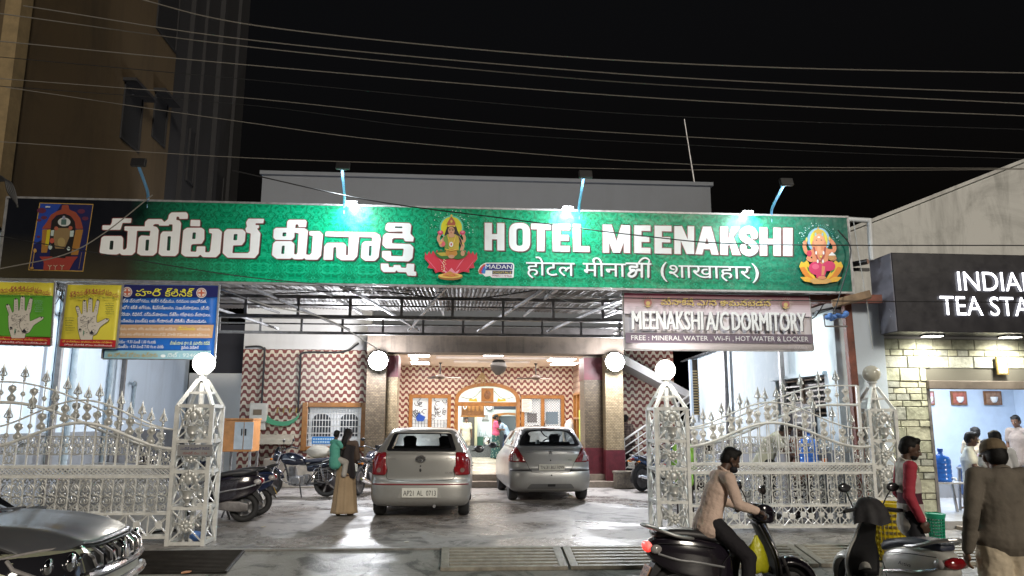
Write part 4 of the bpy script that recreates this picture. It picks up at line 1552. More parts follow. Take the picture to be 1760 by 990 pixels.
# ================================================================ STEEL POST, PIPE, CCTV by the stall
t = thing('steel_post', 'red oxide steel post carrying the right end of the green sign', 'post', (6.33, 11.75, 0))
b = MB()
b.bar((6.36, 11.75, 0), (6.30, 11.75, 3.62), 0.12)
b.build('post', M_RUST, t, smooth=0, bevel=0.008)
b = MB()
b.bar((4.9, 11.78, 3.60), (6.9, 11.78, 3.62), 0.13)
b.bar((6.3, 11.70, 3.70), (6.3, 16.0, 3.70), 0.1)
b.build('beam', M_RUST, t, smooth=0)
p0, p1 = W(1430, 523, Y=11.6), W(1482, 510, Y=11.6)
b = MB()
b.bar(p0, p1 + Vector((0, -0.25, 0)), 0.16, 0.12)
tag(b.build('wood_block', mat('raw timber', (0.24, 0.15, 0.085), 0.7, var=0.3), smooth=0, bevel=0.01), 'raw timber block resting under the right end of the green sign', 'timber')
t = MB()
a, c, d = W(1456, 377, Y=11.75), W(1494, 379, Y=11.75), W(1498, 447, Y=11.75)
t.tube([a, c], 0.042, 10)
t.tube([c + Vector((0, 0, 0.03)), d], 0.042, 10)
tag(t.build('pvc_pipe', M_PVC), 'white elbowed pipe at the top right corner of the green sign', 'pipe')
p = W(1478, 452, Y=11.7)
t = thing('security_camera', 'small black security camera beside the right end of the green sign', 'camera', p)
b = MB()
b.tube([p + Vector((-0.13, 0.05, -0.02)), p + Vector((0.06, -0.12, 0.0))], 0.045, 12)
b.build('body', M_BLACK, t)
b = MB()
b.lathe([(0.03, 0), (0.04, 0.01)], p + Vector((0.06, -0.12, 0)), 12, (0.5, -0.8, 0))
b.build('lens', mat('pinkish lens glass', (0.4, 0.25, 0.2), 0.1), t)
b = MB()
b.bar(p + Vector((-0.16, 0.1, -0.09)), p + Vector((0.2, 0.1, -0.09)), 0.05)
b.build('bracket', M_BLACK, t, smooth=0)
p = W(1438, 546, Y=11.5)
b = MB()
for i in range(8):
 q = p + Vector((-0.16 + i * 0.045, rng.uniform(-0.03, 0.03), 0.02 * math.sin(i * 2) + 0.05 * (i / 8)))
 b.ball(q, (0.05, 0.045, 0.04 + 0.015 * math.sin(i)), 8)
tag(b.build('blue_rag', mat('blue polythene', (0.10, 0.22, 0.55), 0.4, var=0.3)), 'crumpled blue polythene tied to the steel bracket', 'rag')
b = MB()
b.tube([W(1416, 541, Y=11.6), W(1418, 561, Y=11.6), W(1456, 561, Y=11.6)], 0.014, 6)
b.tube([W(1416, 541, Y=11.6), W(1456, 538, Y=11.6)], 0.014, 6)
tag(b.build('steel_bracket', M_STEELD), 'thin square steel bracket beside the red steel post', 'bracket')
# ================================================================ THE GREEN SIGN
SGY = 11.5
sign = thing('hotel_sign', 'long green hotel sign with white Telugu, English and Hindi lettering', 'sign', (0, SGY, 3.69))
def sign_mat():
 t = NT('green damask flex print', 0.32)
 o, x, y, z = t.obj()
 fx = t.mth('PINGPONG', t.mth('ADD', x, 50.0), 0.27)
 fz = t.mth('PINGPONG', t.mth('ADD', z, 50.0), 0.62)
 v = t.n('CombineXYZ')
 t.t.links.new(fx, v.inputs[0])
 t.t.links.new(fz, v.inputs[1])
 n1 = t.n('TexNoise', Scale=6.5, Detail=2.5, Roughness=0.55, Distortion=1.4)
 t.t.links.new(v.outputs[0], n1.inputs['Vector'])
 f = t.mth('FRACT', t.mth('MULTIPLY', n1.outputs['Fac'], 7.0))
 line = t.mth('LESS_THAN', t.mth('ABSOLUTE', t.mth('SUBTRACT', f, 0.5)), 0.09)
 blob = t.mth('GREATER_THAN', t.mth('FRACT', t.mth('MULTIPLY', n1.outputs['Fac'], 3.5)), 0.5)
 g1, g2, g3 = (0.0, 0.200, 0.090), (0.0, 0.320, 0.150), (0.02, 0.46, 0.25)
 c = t.mix(blob, g1, g2)
 c = t.mix(t.mth('MULTIPLY', line, 0.85), c, g3)
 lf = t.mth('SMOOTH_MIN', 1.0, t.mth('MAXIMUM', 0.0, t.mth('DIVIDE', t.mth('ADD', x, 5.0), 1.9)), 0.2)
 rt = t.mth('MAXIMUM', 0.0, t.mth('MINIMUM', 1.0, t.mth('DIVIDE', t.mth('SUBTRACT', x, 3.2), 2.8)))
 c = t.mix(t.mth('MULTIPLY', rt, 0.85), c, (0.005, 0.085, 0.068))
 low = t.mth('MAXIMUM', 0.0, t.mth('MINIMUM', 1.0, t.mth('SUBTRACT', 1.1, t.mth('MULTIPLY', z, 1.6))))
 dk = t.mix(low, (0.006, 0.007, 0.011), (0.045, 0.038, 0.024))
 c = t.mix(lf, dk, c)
 t.base(c)
 t.bump(t.noise(o, 1.6, 3), 0.35, 0.07)
 t.b.inputs['Specular IOR Level'].default_value = 0.25
 return t.m
b = MB()
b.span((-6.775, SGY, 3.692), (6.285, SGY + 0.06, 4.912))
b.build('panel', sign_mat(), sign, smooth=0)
b = MB()
for z in (3.672, 4.925):
 b.bar((-6.8, SGY + 0.03, z), (6.31, SGY + 0.03, z), 0.075, 0.03)
for x in (-6.79, 6.30):
 b.bar((x, SGY + 0.03, 3.66), (x, SGY + 0.03, 4.94), 0.03, 0.075, up=(1, 0, 0))
b.build('edge_trim', M_STEEL, sign, smooth=0)
b = MB()
for i in range(12):
 x = -6.6 + i * 1.16
 b.bar((x, SGY + 0.10, 3.66), (x, SGY + 0.10, 4.92), 0.05)
for z in (3.72, 4.3, 4.88):
 b.bar((-6.75, SGY + 0.15, z), (6.25, SGY + 0.15, z), 0.05)
b.build('back_frame', M_STEELD, sign, smooth=0)
M_LET = mat('white printed letter', (0.78, 0.80, 0.82), 0.35, var=0.03)
M_LSH = mat('dark printed shadow', (0.012, 0.03, 0.024), 0.4)
M_LRED = mat('thin red printed outline', (0.22, 0.05, 0.05), 0.4)
def crop(x0, y0, s):
 return lambda p: (x0 + p[0] / s, y0 + p[1] / s)
def on_sign(polys, m, r, Y):
 """pixel polygons (list of (polygon, is_hole)) -> ccw plane polygons"""
 out = []
 for q, hole in polys:
  pts = []
  q = rnd(q, r) if r else q
  for p in q:
   w_ = W(*m(p), Y=Y)
   pts.append((w_.x, w_.z))
  out.append(ccw(pts, not hole))
 return out
T1 = crop(160, 360, 5.867)
T2 = crop(440, 360, 5.867)
TEL1 = [
 ([(95, 160), (175, 160), (190, 130), (195, 90), (387, 90), (383, 135), (298, 135), (275, 205), (93, 205)], 0),
 ([(65, 430), (85, 285), (110, 268), (285, 268), (303, 290), (300, 405), (322, 405), (340, 385), (350, 215), (315, 212), (318, 170), (600, 172), (600, 215), (443, 215), (425, 430), (392, 460), (288, 460), (270, 440), (240, 455), (85, 450)], 0),
 ([(172, 315), (207, 315), (200, 405), (163, 405)], 1),
 ([(445, 430), (460, 285), (485, 262), (572, 268), (578, 212), (560, 190), (600, 165), (645, 178), (662, 210), (642, 435), (605, 466), (480, 464), (443, 440)], 0),
 ([(532, 305), (566, 305), (558, 415), (525, 415)], 1),
 ([(520, 178), (525, 125), (555, 98), (692, 98), (718, 128), (755, 98), (765, 55), (790, 30), (940, 28), (957, 50), (955, 95), (870, 95), (866, 72), (842, 72), (838, 105), (872, 112), (888, 140), (860, 440), (830, 470), (690, 468), (660, 445), (680, 250), (702, 222), (800, 222), (802, 150), (766, 150), (765, 163), (665, 163), (663, 148), (625, 146), (606, 156), (606, 180)], 0),
 ([(752, 270), (785, 270), (776, 415), (743, 415)], 1),
 ([(985, 105), (1080, 107), (1078, 170), (980, 168)], 0),
 ([(888, 445), (910, 210), (945, 185), (1095, 185), (1122, 205), (1122, 300), (1095, 346), (1000, 350), (988, 362), (982, 425), (1040, 427), (1046, 372), (1132, 372), (1130, 432), (1172, 432), (1182, 410), (1200, 242), (1170, 236), (1170, 195), (1265, 195), (1300, 225), (1280, 442), (1240, 482), (1105, 480), (1080, 455), (1060, 476), (925, 474)], 0),
 ([(1005, 232), (1037, 232), (1032, 298), (998, 298)], 1),
 ([(1322, 225), (1350, 198), (1508, 200), (1538, 228), (1530, 320), (1500, 360), (1412, 362), (1404, 440), (1562, 440), (1580, 420), (1590, 242), (1545, 232), (1535, 190), (1552, 175), (1543, 130), (1565, 93), (1723, 95), (1718, 139), (1638, 139), (1638, 158), (1673, 158), (1672, 188), (1652, 192), (1688, 240), (1668, 444), (1630, 490), (1355, 486), (1306, 440)], 0),
 ([(1420, 248), (1457, 248), (1452, 310), (1414, 310)], 1),
]
TEL2 = [
 ([(178, 205), (200, 185), (362, 185), (388, 215), (387, 280), (360, 309), (195, 305), (174, 285)], 0),
 ([(270, 232), (306, 232), (303, 270), (266, 270)], 1),
 ([(310, 200), (315, 122), (333, 103), (497, 105), (510, 120), (505, 178), (430, 178), (425, 150), (400, 150), (396, 195), (350, 210)], 0),
 ([(350, 186), (490, 190), (523, 212), (505, 455), (542, 458), (560, 440), (574, 265), (538, 260), (538, 221), (645, 222), (674, 252), (655, 465), (620, 506), (500, 506), (488, 488), (468, 502), (380, 502), (362, 485), (345, 498), (205, 496), (160, 460), (172, 345), (197, 319), (357, 320), (388, 348), (384, 452), (410, 452), (418, 432), (430, 240), (392, 233), (350, 240)], 0),
 ([(262, 365), (290, 365), (285, 448), (254, 448)], 1),
 ([(705, 224), (1205, 235), (1250, 260), (1257, 300), (1235, 482), (1200, 517), (1100, 517), (1058, 485), (1068, 350), (1092, 324), (1172, 322), (1172, 280), (1036, 275), (1020, 470), (985, 511), (860, 511), (812, 480), (812, 380), (780, 378), (772, 507), (680, 506), (690, 370), (718, 337), (880, 337), (907, 360), (905, 462), (928, 462), (940, 275), (698, 268)], 0),
 ([(1140, 365), (1168, 365), (1163, 468), (1135, 468)], 1),
 ([(1308, 160), (1330, 134), (1548, 138), (1566, 160), (1556, 245), (1592, 280), (1585, 323), (1500, 320), (1490, 290), (1390, 288), (1372, 300), (1370, 342), (1555, 350), (1588, 382), (1577, 490), (1540, 524), (1320, 520), (1270, 480), (1273, 419), (1360, 420), (1362, 470), (1480, 472), (1490, 395), (1310, 392), (1275, 355), (1283, 265), (1310, 241), (1480, 243), (1477, 222), (1335, 222), (1305, 205)], 0),
 ([(1400, 170), (1477, 171), (1475, 189), (1400, 187)], 1),
 ([(1258, 545), (1336, 547), (1339, 581), (1386, 583), (1388, 560), (1456, 562), (1461, 586), (1515, 589), (1520, 547), (1597, 549), (1592, 625), (1617, 628), (1614, 670), (1528, 666), (1515, 633), (1430, 631), (1420, 612), (1400, 632), (1285, 631), (1260, 605)], 0),
]
LET = []                                    # plane polygons of all white lettering
def latin(s, spans, y0l, y0r, hpx):
 """condensed block capitals; spans = px x-ranges; baseline runs y0l..y0r"""
 xa, xb = spans[0][0], spans[-1][1]
 out = []
 for ch, (a, c) in zip(s, spans):
  w_, h, t, q = c - a, hpx, 12.5, 9.5
  P = []
  if ch in 'HEFLTI':
   if ch in 'HEL':
    P.append([(0, 0), (t, 0), (t, h), (0, h)])
   if ch == 'H':
    P += [[(w_ - t, 0), (w_, 0), (w_, h), (w_ - t, h)], [(1, h / 2 - 4.5), (w_ - 1, h / 2 - 4.5), (w_ - 1, h / 2 + 4.5), (1, h / 2 + 4.5)]]
   if ch == 'E':
    P += [[(1, 0), (w_, 0), (w_, q), (1, q)], [(1, h - q), (w_, h - q), (w_, h), (1, h)], [(1, h / 2 - 4.5), (w_ - 2, h / 2 - 4.5), (w_ - 2, h / 2 + 4.5), (1, h / 2 + 4.5)]]
   if ch == 'L':
    P += [[(1, 0), (w_, 0), (w_, q), (1, q)]]
   if ch == 'T':
    P += [[(0, h - q), (w_, h - q), (w_, h), (0, h)], [(w_ / 2 - t / 2, 0), (w_ / 2 + t / 2, 0), (w_ / 2 + t / 2, h - 1), (w_ / 2 - t / 2, h - 1)]]
   if ch == 'I':
    P.append([(0, 0), (w_, 0), (w_, h), (0, h)])
  elif ch == 'O':
   P.append(rnd([(0, -1), (w_, -1), (w_, h + 1), (0, h + 1)], 16, 6))
   P.append((rnd([(t, q - 1), (w_ - t, q - 1), (w_ - t, h - q + 1), (t, h - q + 1)], 6, 4), 1))
  elif ch == 'M':
   P += [[(0, 0), (11, 0), (11, h), (0, h)], [(w_ - 11, 0), (w_, 0), (w_, h), (w_ - 11, h)], [(0, h), (w_ / 2 - 6, 0), (w_ / 2 + 6, 0), (15, h)], [(w_ - 15, h), (w_ / 2 - 6, 0), (w_ / 2 + 6, 0), (w_, h)]]
  elif ch == 'N':
   P += [[(0, 0), (11, 0), (11, h), (0, h)], [(w_ - 11, 0), (w_, 0), (w_, h), (w_ - 11, h)], [(0, h), (w_ - 13, 0), (w_, 0), (13, h)]]
  elif ch == 'A':
   P += [[(0, 0), (12, 0), (w_ / 2 + 5, h), (w_ / 2 - 7, h)], [(w_ - 12, 0), (w_, 0), (w_ / 2 + 7, h), (w_ / 2 - 5, h)], [(8, 9), (w_ - 8, 9), (w_ - 10, 18), (10, 18)]]
  elif ch == 'K':
   P += [[(0, 0), (t, 0), (t, h), (0, h)], [(t - 2, h * .30), (w_ - 14, h), (w_ - 1, h), (t, h * .55 - 8)], [(t + 2, h * .50), (w_ - 13, 0), (w_ + 1, 0), (t + 10, h * .62)], [(t - 2, h * .28), (t + 9, h * .5), (t + 7, h * .66), (t - 2, h * .55)]]
  elif ch == 'S':
   k = 11.5
   cx = w_ / 2
   pts = [(w_ - k / 2 - 1, h * .66), (w_ - k / 2 - 1, h * .78), (cx + 4, h - k / 2 + 1), (cx - 4, h - k / 2 + 1), (k / 2, h * .80), (k / 2, h * .66), (cx - 3, h * .53), (cx + 3, h * .46), (w_ - k / 2, h * .33), (w_ - k / 2, h * .2), (cx + 4, k / 2 - 1), (cx - 4, k / 2 - 1), (k / 2 + 1, h * .2), (k / 2 + 1, h * .33)]
   P += stroke([tuple(p) for p in spl(pts, 3)], k, 8, cap=False)
  for p in P:
   hole = 0
   if isinstance(p, tuple):
    p, hole = p
   pts = []
   for x, y in p:
    f_ = (a + x - xa) / (xb - xa)
    w2 = W(a + x, y0l + (y0r - y0l) * f_ - y, Y=SGY - 0.006)
    pts.append((w2.x, w2.z))
   out.append(ccw(pts, not hole))
 return out
LET_GROUPS = [on_sign(TEL1, T1, 9, SGY - 0.006), on_sign(TEL2, T2, 9, SGY - 0.006)]
SP_H = [(833, 867), (875, 911), (913, 946), (950, 979), (985, 1013)]
SP_M = [(1036, 1083), (1090, 1118), (1125, 1154), (1159, 1193), (1195, 1235), (1238, 1272), (1271, 1303), (1306, 1342), (1346, 1362)]
LET_GROUPS += [latin('HOTEL', SP_H, 430, 433, 47), latin('MEENAKSHI', SP_M, 434, 440, 48)]
def shift(polys, dx, dz):
 return [[(a + dx, c + dz) for a, c in q] for q in polys]
HG = []
Hc = crop(890, 430, 4.093)
def deva(s, x0, x1, yb, hpx, bold=0.06):
 a, c = W(*Hc((x0, yb)), Y=SGY - 0.006), W(*Hc((x1, yb)), Y=SGY - 0.006)
 k = (W(Hc((x0, yb))[0], Hc((x0, yb))[1] - hpx / 4.093, Y=SGY - 0.006) - a).z
 ps = fit_text(s, 0, c.x - a.x, 0, k, bold)
 return [[(a.x + p[0], a.z + p[1]) for p in q] for q in ps]
def hstroke(pts, w_):
 q = []
 for p in pts:
  v = W(*Hc(p), Y=SGY - 0.006)
  q.append((v.x, v.z))
 return stroke(q, w_)
HG.append(deva('होटल', 58, 400, 176, 104))
HG.append(deva('मीना', 458, 762, 182, 104))
kw = 0.038
ks = []
ks += hstroke([(762, 92), (935, 97)], 0.028)
ks += hstroke([tuple(p) for p in spl([(838, 100), (838, 118), (815, 116), (790, 118), (792, 138), (820, 140), (800, 150), (778, 172), (800, 186), (826, 172), (838, 140), (870, 140)], 4)], kw)
ks += hstroke([(872, 95), (872, 188)], kw)
ks += hstroke([(918, 95), (918, 188)], kw)
ks += hstroke([tuple(p) for p in spl([(918, 95), (925, 72), (905, 56), (880, 58), (862, 72), (850, 88)], 4)], 0.026)
HG.append(ks)
HG.append(deva('(', 1005, 1052, 186, 104))
HG.append(deva('शाखाहार', 1064, 1640, 192, 98))
HG.append(deva(')', 1648, 1697, 196, 104))
for gs in (LET_GROUPS[:1], LET_GROUPS[1:2], LET_GROUPS[2:3], LET_GROUPS[3:], HG):
 b = MB()
 for gset in gs:
  text_fill(b, gset, (0, SGY - 0.006, 0), (1, 0, 0), (0, 0, 1))
 lt = b.build('lettering', M_LET, sign, smooth=0)
 b = MB()
 for gset in gs:
  text_fill(b, shift(gset, 0.028, -0.022), (0, SGY - 0.003, 0), (1, 0, 0), (0, 0, 1))
 b.build('letter_shadow', M_LSH, lt, smooth=0)
 if gs is HG:
  continue
 b = MB()
 for gset in gs:
  for q in gset:
   if sum(q[i][0] * q[(i + 1) % len(q)][1] - q[(i + 1) % len(q)][0] * q[i][1] for i in range(len(q))) > 0:
    b.fill(stroke(q + [q[0]], 0.022, 4), (0, SGY - 0.0045, 0), (1, 0, 0), (0, 0, 1))
 b.build('letter_outline', M_LRED, lt, smooth=0)
class Pic:
 """flat printed picture: layered pixel polygons, each a hair in front of the last"""
 def __init__(self, m, Y):
  self.b, self.m, self.Y, self.mats, self.k = MB(), m, Y, [], 0
 def put(self, c, *polys, r=0):
  name = 'print ink %.2f %.2f %.2f' % c
  mm = mat(name, c, 0.4)
  if mm not in self.mats:
   self.mats.append(mm)
  self.b.slot(self.mats.index(mm))
  self.k += 1
  Y = self.Y - 0.0006 * self.k
  out = []
  for q in polys:
   q = rnd(q, r) if r else q
   pts = []
   for p in q:
    w_ = W(*self.m(p), Y=Y)
    pts.append((w_.x, w_.z))
   out.append(ccw(pts))
  self.b.fill(out, (0, Y, 0), (1, 0, 0), (0, 0, 1))
 def line(self, c, pts, w_, smooth=True):
  pts = [tuple(p) for p in spl(pts, 5)] if smooth and len(pts) > 2 else pts
  self.put(c, *stroke(pts, w_, 8))
 def done(self, name, par):
  return self.b.build(name, self.mats, par, smooth=0)
SKIN = (0.62, 0.34, 0.20)
P = Pic(crop(700, 340, 6.19), SGY - 0.002)
r3 = random.Random(3)
for i in range(40):
 a = 2 * PI * i / 40
 P.put((0.10, 0.62, 0.50), [(470 + 135 * math.cos(a - .012), 320 + 135 * math.sin(a - .012)), (470 + 172 * math.cos(a), 320 + 172 * math.sin(a)), (470 + 135 * math.cos(a + .012), 320 + 135 * math.sin(a + .012))])
for i in range(34):
 a, d = r3.uniform(-PI, 0.3), r3.uniform(150, 240)
 P.put((0.55, 0.85, 0.78), disc((470 + d * math.cos(a), 330 + d * 0.9 * math.sin(a)), r3.uniform(3, 6), 6))
P.put((0.10, 0.60, 0.42), disc((470, 318), 128, 28, 132))
P.put((0.70, 0.66, 0.01), disc((470, 318), 112, 28, 116))
lot = []
for i in range(27):
 t_ = i / 26
 x = 190 + 550 * t_
 lot.append((x, 600 - 40 * math.sin(t_ * PI) + (22 if i % 2 else -18) - 10 * abs(t_ - .5)))
for x, y in ((745, 650), (705, 700), (715, 745), (660, 750), (660, 795), (590, 785), (520, 815), (470, 800), (420, 815), (350, 785), (300, 800), (280, 755), (215, 745), (235, 705), (185, 650)):
 lot.append((x, y))
P.put((0.62, 0.025, 0.06), lot)
for x0, x1, x2 in ((200, 250, 330), (735, 690, 610), (330, 380, 440), (610, 560, 500)):
 P.put((0.78, 0.16, 0.26), [(x0, 640), (x1, 690), (x2, 790), ((x0 + x2) / 2, 720)])
P.put((0.80, 0.30, 0.40), [(380, 760), (430, 790), (470, 745), (510, 790), (560, 760), (520, 830), (420, 830)])
hair = [(395, 395), (412, 340), (428, 300), (450, 280), (500, 280), (522, 310), (535, 350), (560, 400), (582, 470), (545, 480), (400, 470), (380, 440)]
P.put((0.012, 0.010, 0.010), hair)
for s, x in ((1, 470),):
 for sx in (-1, 1):
  q = lambda x_, y_: (470 + sx * (x_ - 470), y_)
  P.line(SKIN, [q(540, 420), q(590, 470), q(610, 430), q(590, 385)], 30)
  P.line(SKIN, [q(540, 420), q(590, 500), q(575, 560)] if sx > 0 else [q(540, 420), q(580, 500), q(545, 500)], 36)
  P.line((0.75, 0.52, 0.08), [q(575, 475), q(600, 490)], 12, False)
  P.put((0.62, 0.05, 0.16), disc(q(588, 370), 30, 12, 24))
  P.put((0.80, 0.25, 0.35), disc(q(588, 362), 16, 10, 12))
P.put((0.55, 0.42, 0.05), [(385, 420), (430, 385), (510, 385), (555, 420), (545, 575), (400, 575)], r=14)
P.put((0.16, 0.30, 0.05), [(385, 420), (425, 390), (445, 575), (400, 575)], r=8)
P.put((0.012, 0.010, 0.010), [(540, 400), (572, 440), (590, 520), (560, 470)], r=6)
P.put((0.03, 0.16, 0.03), [(290, 590), (340, 560), (600, 560), (650, 600), (600, 640), (540, 655), (470, 640), (390, 655), (320, 630)], r=14)
P.put((0.52, 0.40, 0.05), [(310, 585), (400, 580), (440, 615), (360, 620)], r=10)
P.put((0.55, 0.25, 0.04), [(415, 545), (520, 545), (535, 600), (470, 650), (405, 600)], r=12)
P.put(SKIN, disc((590, 590), 22, 12, 30), disc((470, 625), 34, 12, 20))
P.put((0.72, 0.12, 0.15), disc((385, 490), 20, 12, 28))
P.put(SKIN, [(440, 380), (500, 380), (505, 410), (470, 425), (435, 410)], r=6)
P.put(SKIN, disc((468, 348), 35, 16, 43))
P.put((0.42, 0.10, 0.04), [(430, 312), (424, 268), (444, 232), (470, 200), (496, 232), (514, 268), (508, 312), (470, 296)], r=6)
P.put((0.75, 0.52, 0.08), [(428, 312), (430, 292), (510, 292), (510, 312), (470, 300)], r=3)
P.put((0.75, 0.52, 0.08), disc((470, 190), 13, 10), disc((470, 250), 12, 8, 16))
for x in (452, 484):
 P.put((0.02, 0.015, 0.015), disc((x, 344), 8, 8, 4))
 P.line((0.02, 0.015, 0.015), [(x - 10, 333), (x + 10, 332)], 4, False)
P.put((0.45, 0.04, 0.04), disc((468, 372), 10, 8, 4), disc((468, 325), 4, 6))
P.line((0.75, 0.52, 0.08), [(430, 410), (450, 470), (470, 500), (495, 470), (512, 410)], 9)
P.put((0.80, 0.80, 0.78), disc((468, 495), 22, 10, 28))
P.put((0.50, 0.04, 0.08), disc((468, 495), 9, 8, 14))
P.line((0.75, 0.52, 0.08), [(405, 545), (470, 560), (535, 545)], 10)
for i in range(22):
 P.put((0.85, 0.70, 0.45), disc((388 + r3.uniform(-22, 22), 655 + i * 6.2), 5, 6))
P.put((0.32, 0.15, 0.03), disc((458, 838), 132, 22, 38))
P.put((0.78, 0.55, 0.12), disc((458, 828), 128, 22, 26))
P.put((0.62, 0.28, 0.06), [(370, 832), (410, 800), (455, 778), (500, 805), (555, 832), (458, 846)], r=10)
for i in range(16):
 P.put((0.80, 0.20, 0.10), disc((458 + r3.uniform(-75, 75), 822 + r3.uniform(-12, 12)), 5, 6))
P.done('printed_goddess', sign)
P = Pic(crop(1300, 340, 5.5), SGY - 0.002)
for i in range(28):
 a = -PI * i / 27
 P.put((0.10, 0.55, 0.52), [(580 + 140 * math.cos(a - .012), 400 + 135 * math.sin(a - .012)), (580 + 170 * math.cos(a), 400 + 160 * math.sin(a)), (580 + 140 * math.cos(a + .012), 400 + 135 * math.sin(a + .012))])
for i in range(30):
 a, d = r3.uniform(-PI - .2, 0.2), r3.uniform(140, 200)
 P.put((0.55, 0.82, 0.82), disc((580 + d * math.cos(a), 400 + d * .85 * math.sin(a)), r3.uniform(2.5, 5.5), 6))
P.put((0.24, 0.48, 0.66), disc((588, 400), 108, 26, 118))
P.put((0.72, 0.62, 0.05), disc((590, 400), 84, 24, 105))
for sx in (-1, 1):
 q = lambda x_, y_: (612 + sx * (x_ - 612), y_)
 P.put((0.78, 0.48, 0.02), [q(820, 650), q(800, 600), q(775, 615), q(750, 590), q(730, 610), q(700, 700), q(650, 780), q(730, 790), q(780, 720)], r=8)
 P.put((0.70, 0.22, 0.01), [q(815, 660), q(770, 650), q(720, 730), q(660, 790), q(740, 770), q(790, 710)], r=8)
 P.put((0.80, 0.42, 0.03), [q(810, 750), q(740, 745), q(660, 785), q(700, 800), q(770, 790)], r=8)
 P.put((0.04, 0.22, 0.03), [q(745, 650), q(710, 670), q(700, 715), q(735, 690)], r=6)
P.put((0.66, 0.36, 0.10), [(500, 780), (545, 760), (680, 765), (720, 790), (660, 812), (540, 815)], r=10)
ORG_C = (0.70, 0.25, 0.12)
for pts in ([(540, 500), (480, 520), (455, 460), (460, 420)], [(540, 510), (490, 570), (520, 590)], [(660, 500), (730, 500), (735, 450), (700, 400)], [(665, 510), (710, 580), (740, 570)]):
 P.line(ORG_C, pts, 36)
P.put(ORG_C, [(520, 480), (560, 460), (650, 460), (690, 490), (675, 630), (535, 630)], r=20)
P.put((0.62, 0.015, 0.12), disc((565, 665), 70, 18, 62), disc((685, 645), 62, 18, 48), [(540, 640), (680, 640), (640, 760), (570, 760)])
P.put((0.75, 0.10, 0.22), disc((560, 650), 34, 14, 26))
P.put(ORG_C, [(620, 640), (650, 650), (640, 730), (615, 735)], disc((620, 755), 40, 12, 16))
P.put((0.55, 0.02, 0.08), disc((500, 525), 24, 12, 30))
P.put(ORG_C, disc((548, 440), 24, 14, 44), disc((638, 440), 24, 14, 44))
P.put((0.76, 0.34, 0.18), disc((592, 400), 54, 20, 62))
P.line((0.76, 0.34, 0.18), [(594, 420), (592, 470), (596, 510), (612, 525), (622, 512)], 34)
P.put((0.60, 0.36, 0.05), [(545, 360), (550, 310), (575, 300), (582, 270), (594, 300), (625, 312), (640, 360), (592, 335)], r=6)
P.put((0.30, 0.55, 0.55), disc((560, 345), 9, 8, 18), disc((625, 345), 9, 8, 18))
P.put((0.80, 0.78, 0.72), disc((590, 372), 14, 10, 8))
for x in (568, 615):
 P.put((0.02, 0.02, 0.02), disc((x, 400), 8, 8, 4))
P.line((0.35, 0.05, 0.05), [(545, 470), (565, 540), (600, 600), (640, 540), (650, 470)], 14)
for x, y in ((565, 520), (635, 520), (580, 600), (630, 600)):
 P.put((0.82, 0.80, 0.78), disc((x, y), 9, 8, 18))
P.put((0.50, 0.25, 0.08), [(675, 545), (755, 545), (735, 590), (690, 590)], r=6)
P.put((0.80, 0.80, 0.80), [(680, 545), (715, 510), (752, 545)], r=6)
P.put((0.75, 0.55, 0.10), disc((610, 555), 12, 8), disc((475, 395), 10, 8, 22), disc((690, 385), 10, 8, 20))
P.done('printed_elephant_god', sign)
P = Pic(crop(40, 340, 7.33), SGY - 0.001)
P.put((0.42, 0.26, 0.06), [(205, 60), (885, 78), (755, 930), (62, 912)])
P.put((0.010, 0.012, 0.075), [(215, 70), (875, 88), (745, 918), (74, 902)])
P.put((0.015, 0.05, 0.30), [(216, 72), (480, 78), (340, 300), (250, 520), (130, 590)])
for x, y, s in ((230, 160, 60), (260, 250, 40), (730, 170, 50), (200, 280, 30), (780, 260, 44), (190, 490, 24)):
 P.put((0.10, 0.02, 0.05), disc((x, y), s, 9, s * .6))
arch = [(232, 390), (300, 300), (345, 215), (420, 170), (480, 150), (490, 90), (570, 90), (580, 150), (660, 180), (720, 260), (755, 390), (660, 390), (650, 300), (600, 230), (520, 200), (420, 220), (355, 290), (345, 390)]
P.put((0.26, 0.055, 0.03), arch, r=14)
P.put((0.010, 0.008, 0.012), [(350, 400), (360, 290), (430, 225), (520, 205), (600, 235), (650, 305), (655, 400), (600, 780), (330, 780)], r=10)
P.put((0.30, 0.14, 0.03), [(240, 400), (345, 395), (300, 690), (225, 690)], [(660, 400), (755, 400), (690, 720), (600, 720)], r=4)
P.put((0.50, 0.42, 0.02), [(300, 405), (345, 400), (320, 600), (275, 600)], r=4)
P.put((0.28, 0.04, 0.03), [(200, 740), (690, 740), (640, 800), (580, 910), (250, 910), (260, 810)], r=10)
P.put((0.22, 0.15, 0.07), [(400, 380), (600, 380), (580, 500), (520, 640), (400, 640), (380, 500)], r=14)
P.put((0.35, 0.10, 0.06), disc((415, 385), 26, 10), disc((595, 380), 26, 10))
P.put((0.50, 0.52, 0.52), disc((515, 305), 80, 18, 55))
P.put((0.07, 0.13, 0.12), [(480, 270), (545, 270), (540, 340), (475, 340)], r=8)
P.put((0.25, 0.25, 0.32), disc((512, 250), 20, 10, 26))
P.put((0.40, 0.48, 0.46), [(350, 410), (390, 405), (380, 480), (345, 480)], [(590, 415), (640, 412), (630, 490), (585, 490)], disc((340, 620), 24, 10, 34), disc((570, 640), 22, 10, 26))
P.put((0.40, 0.08, 0.05), disc((362, 540), 30, 12, 34))
P.put((0.32, 0.24, 0.10), disc((480, 560), 50, 14, 60))
P.put((0.012, 0.012, 0.014), [(385, 650), (545, 650), (530, 760), (360, 745)], r=8)
for x in (335, 405, 490):
 P.line((0.45, 0.38, 0.28), [(x - 22, 850), (x, 862), (x + 22, 850)], 8)
 P.line((0.45, 0.38, 0.28), [(x, 862), (x - 4, 905)], 7, False)
P.line((0.30, 0.18, 0.06), [(145, 640), (110, 890)], 12, False)
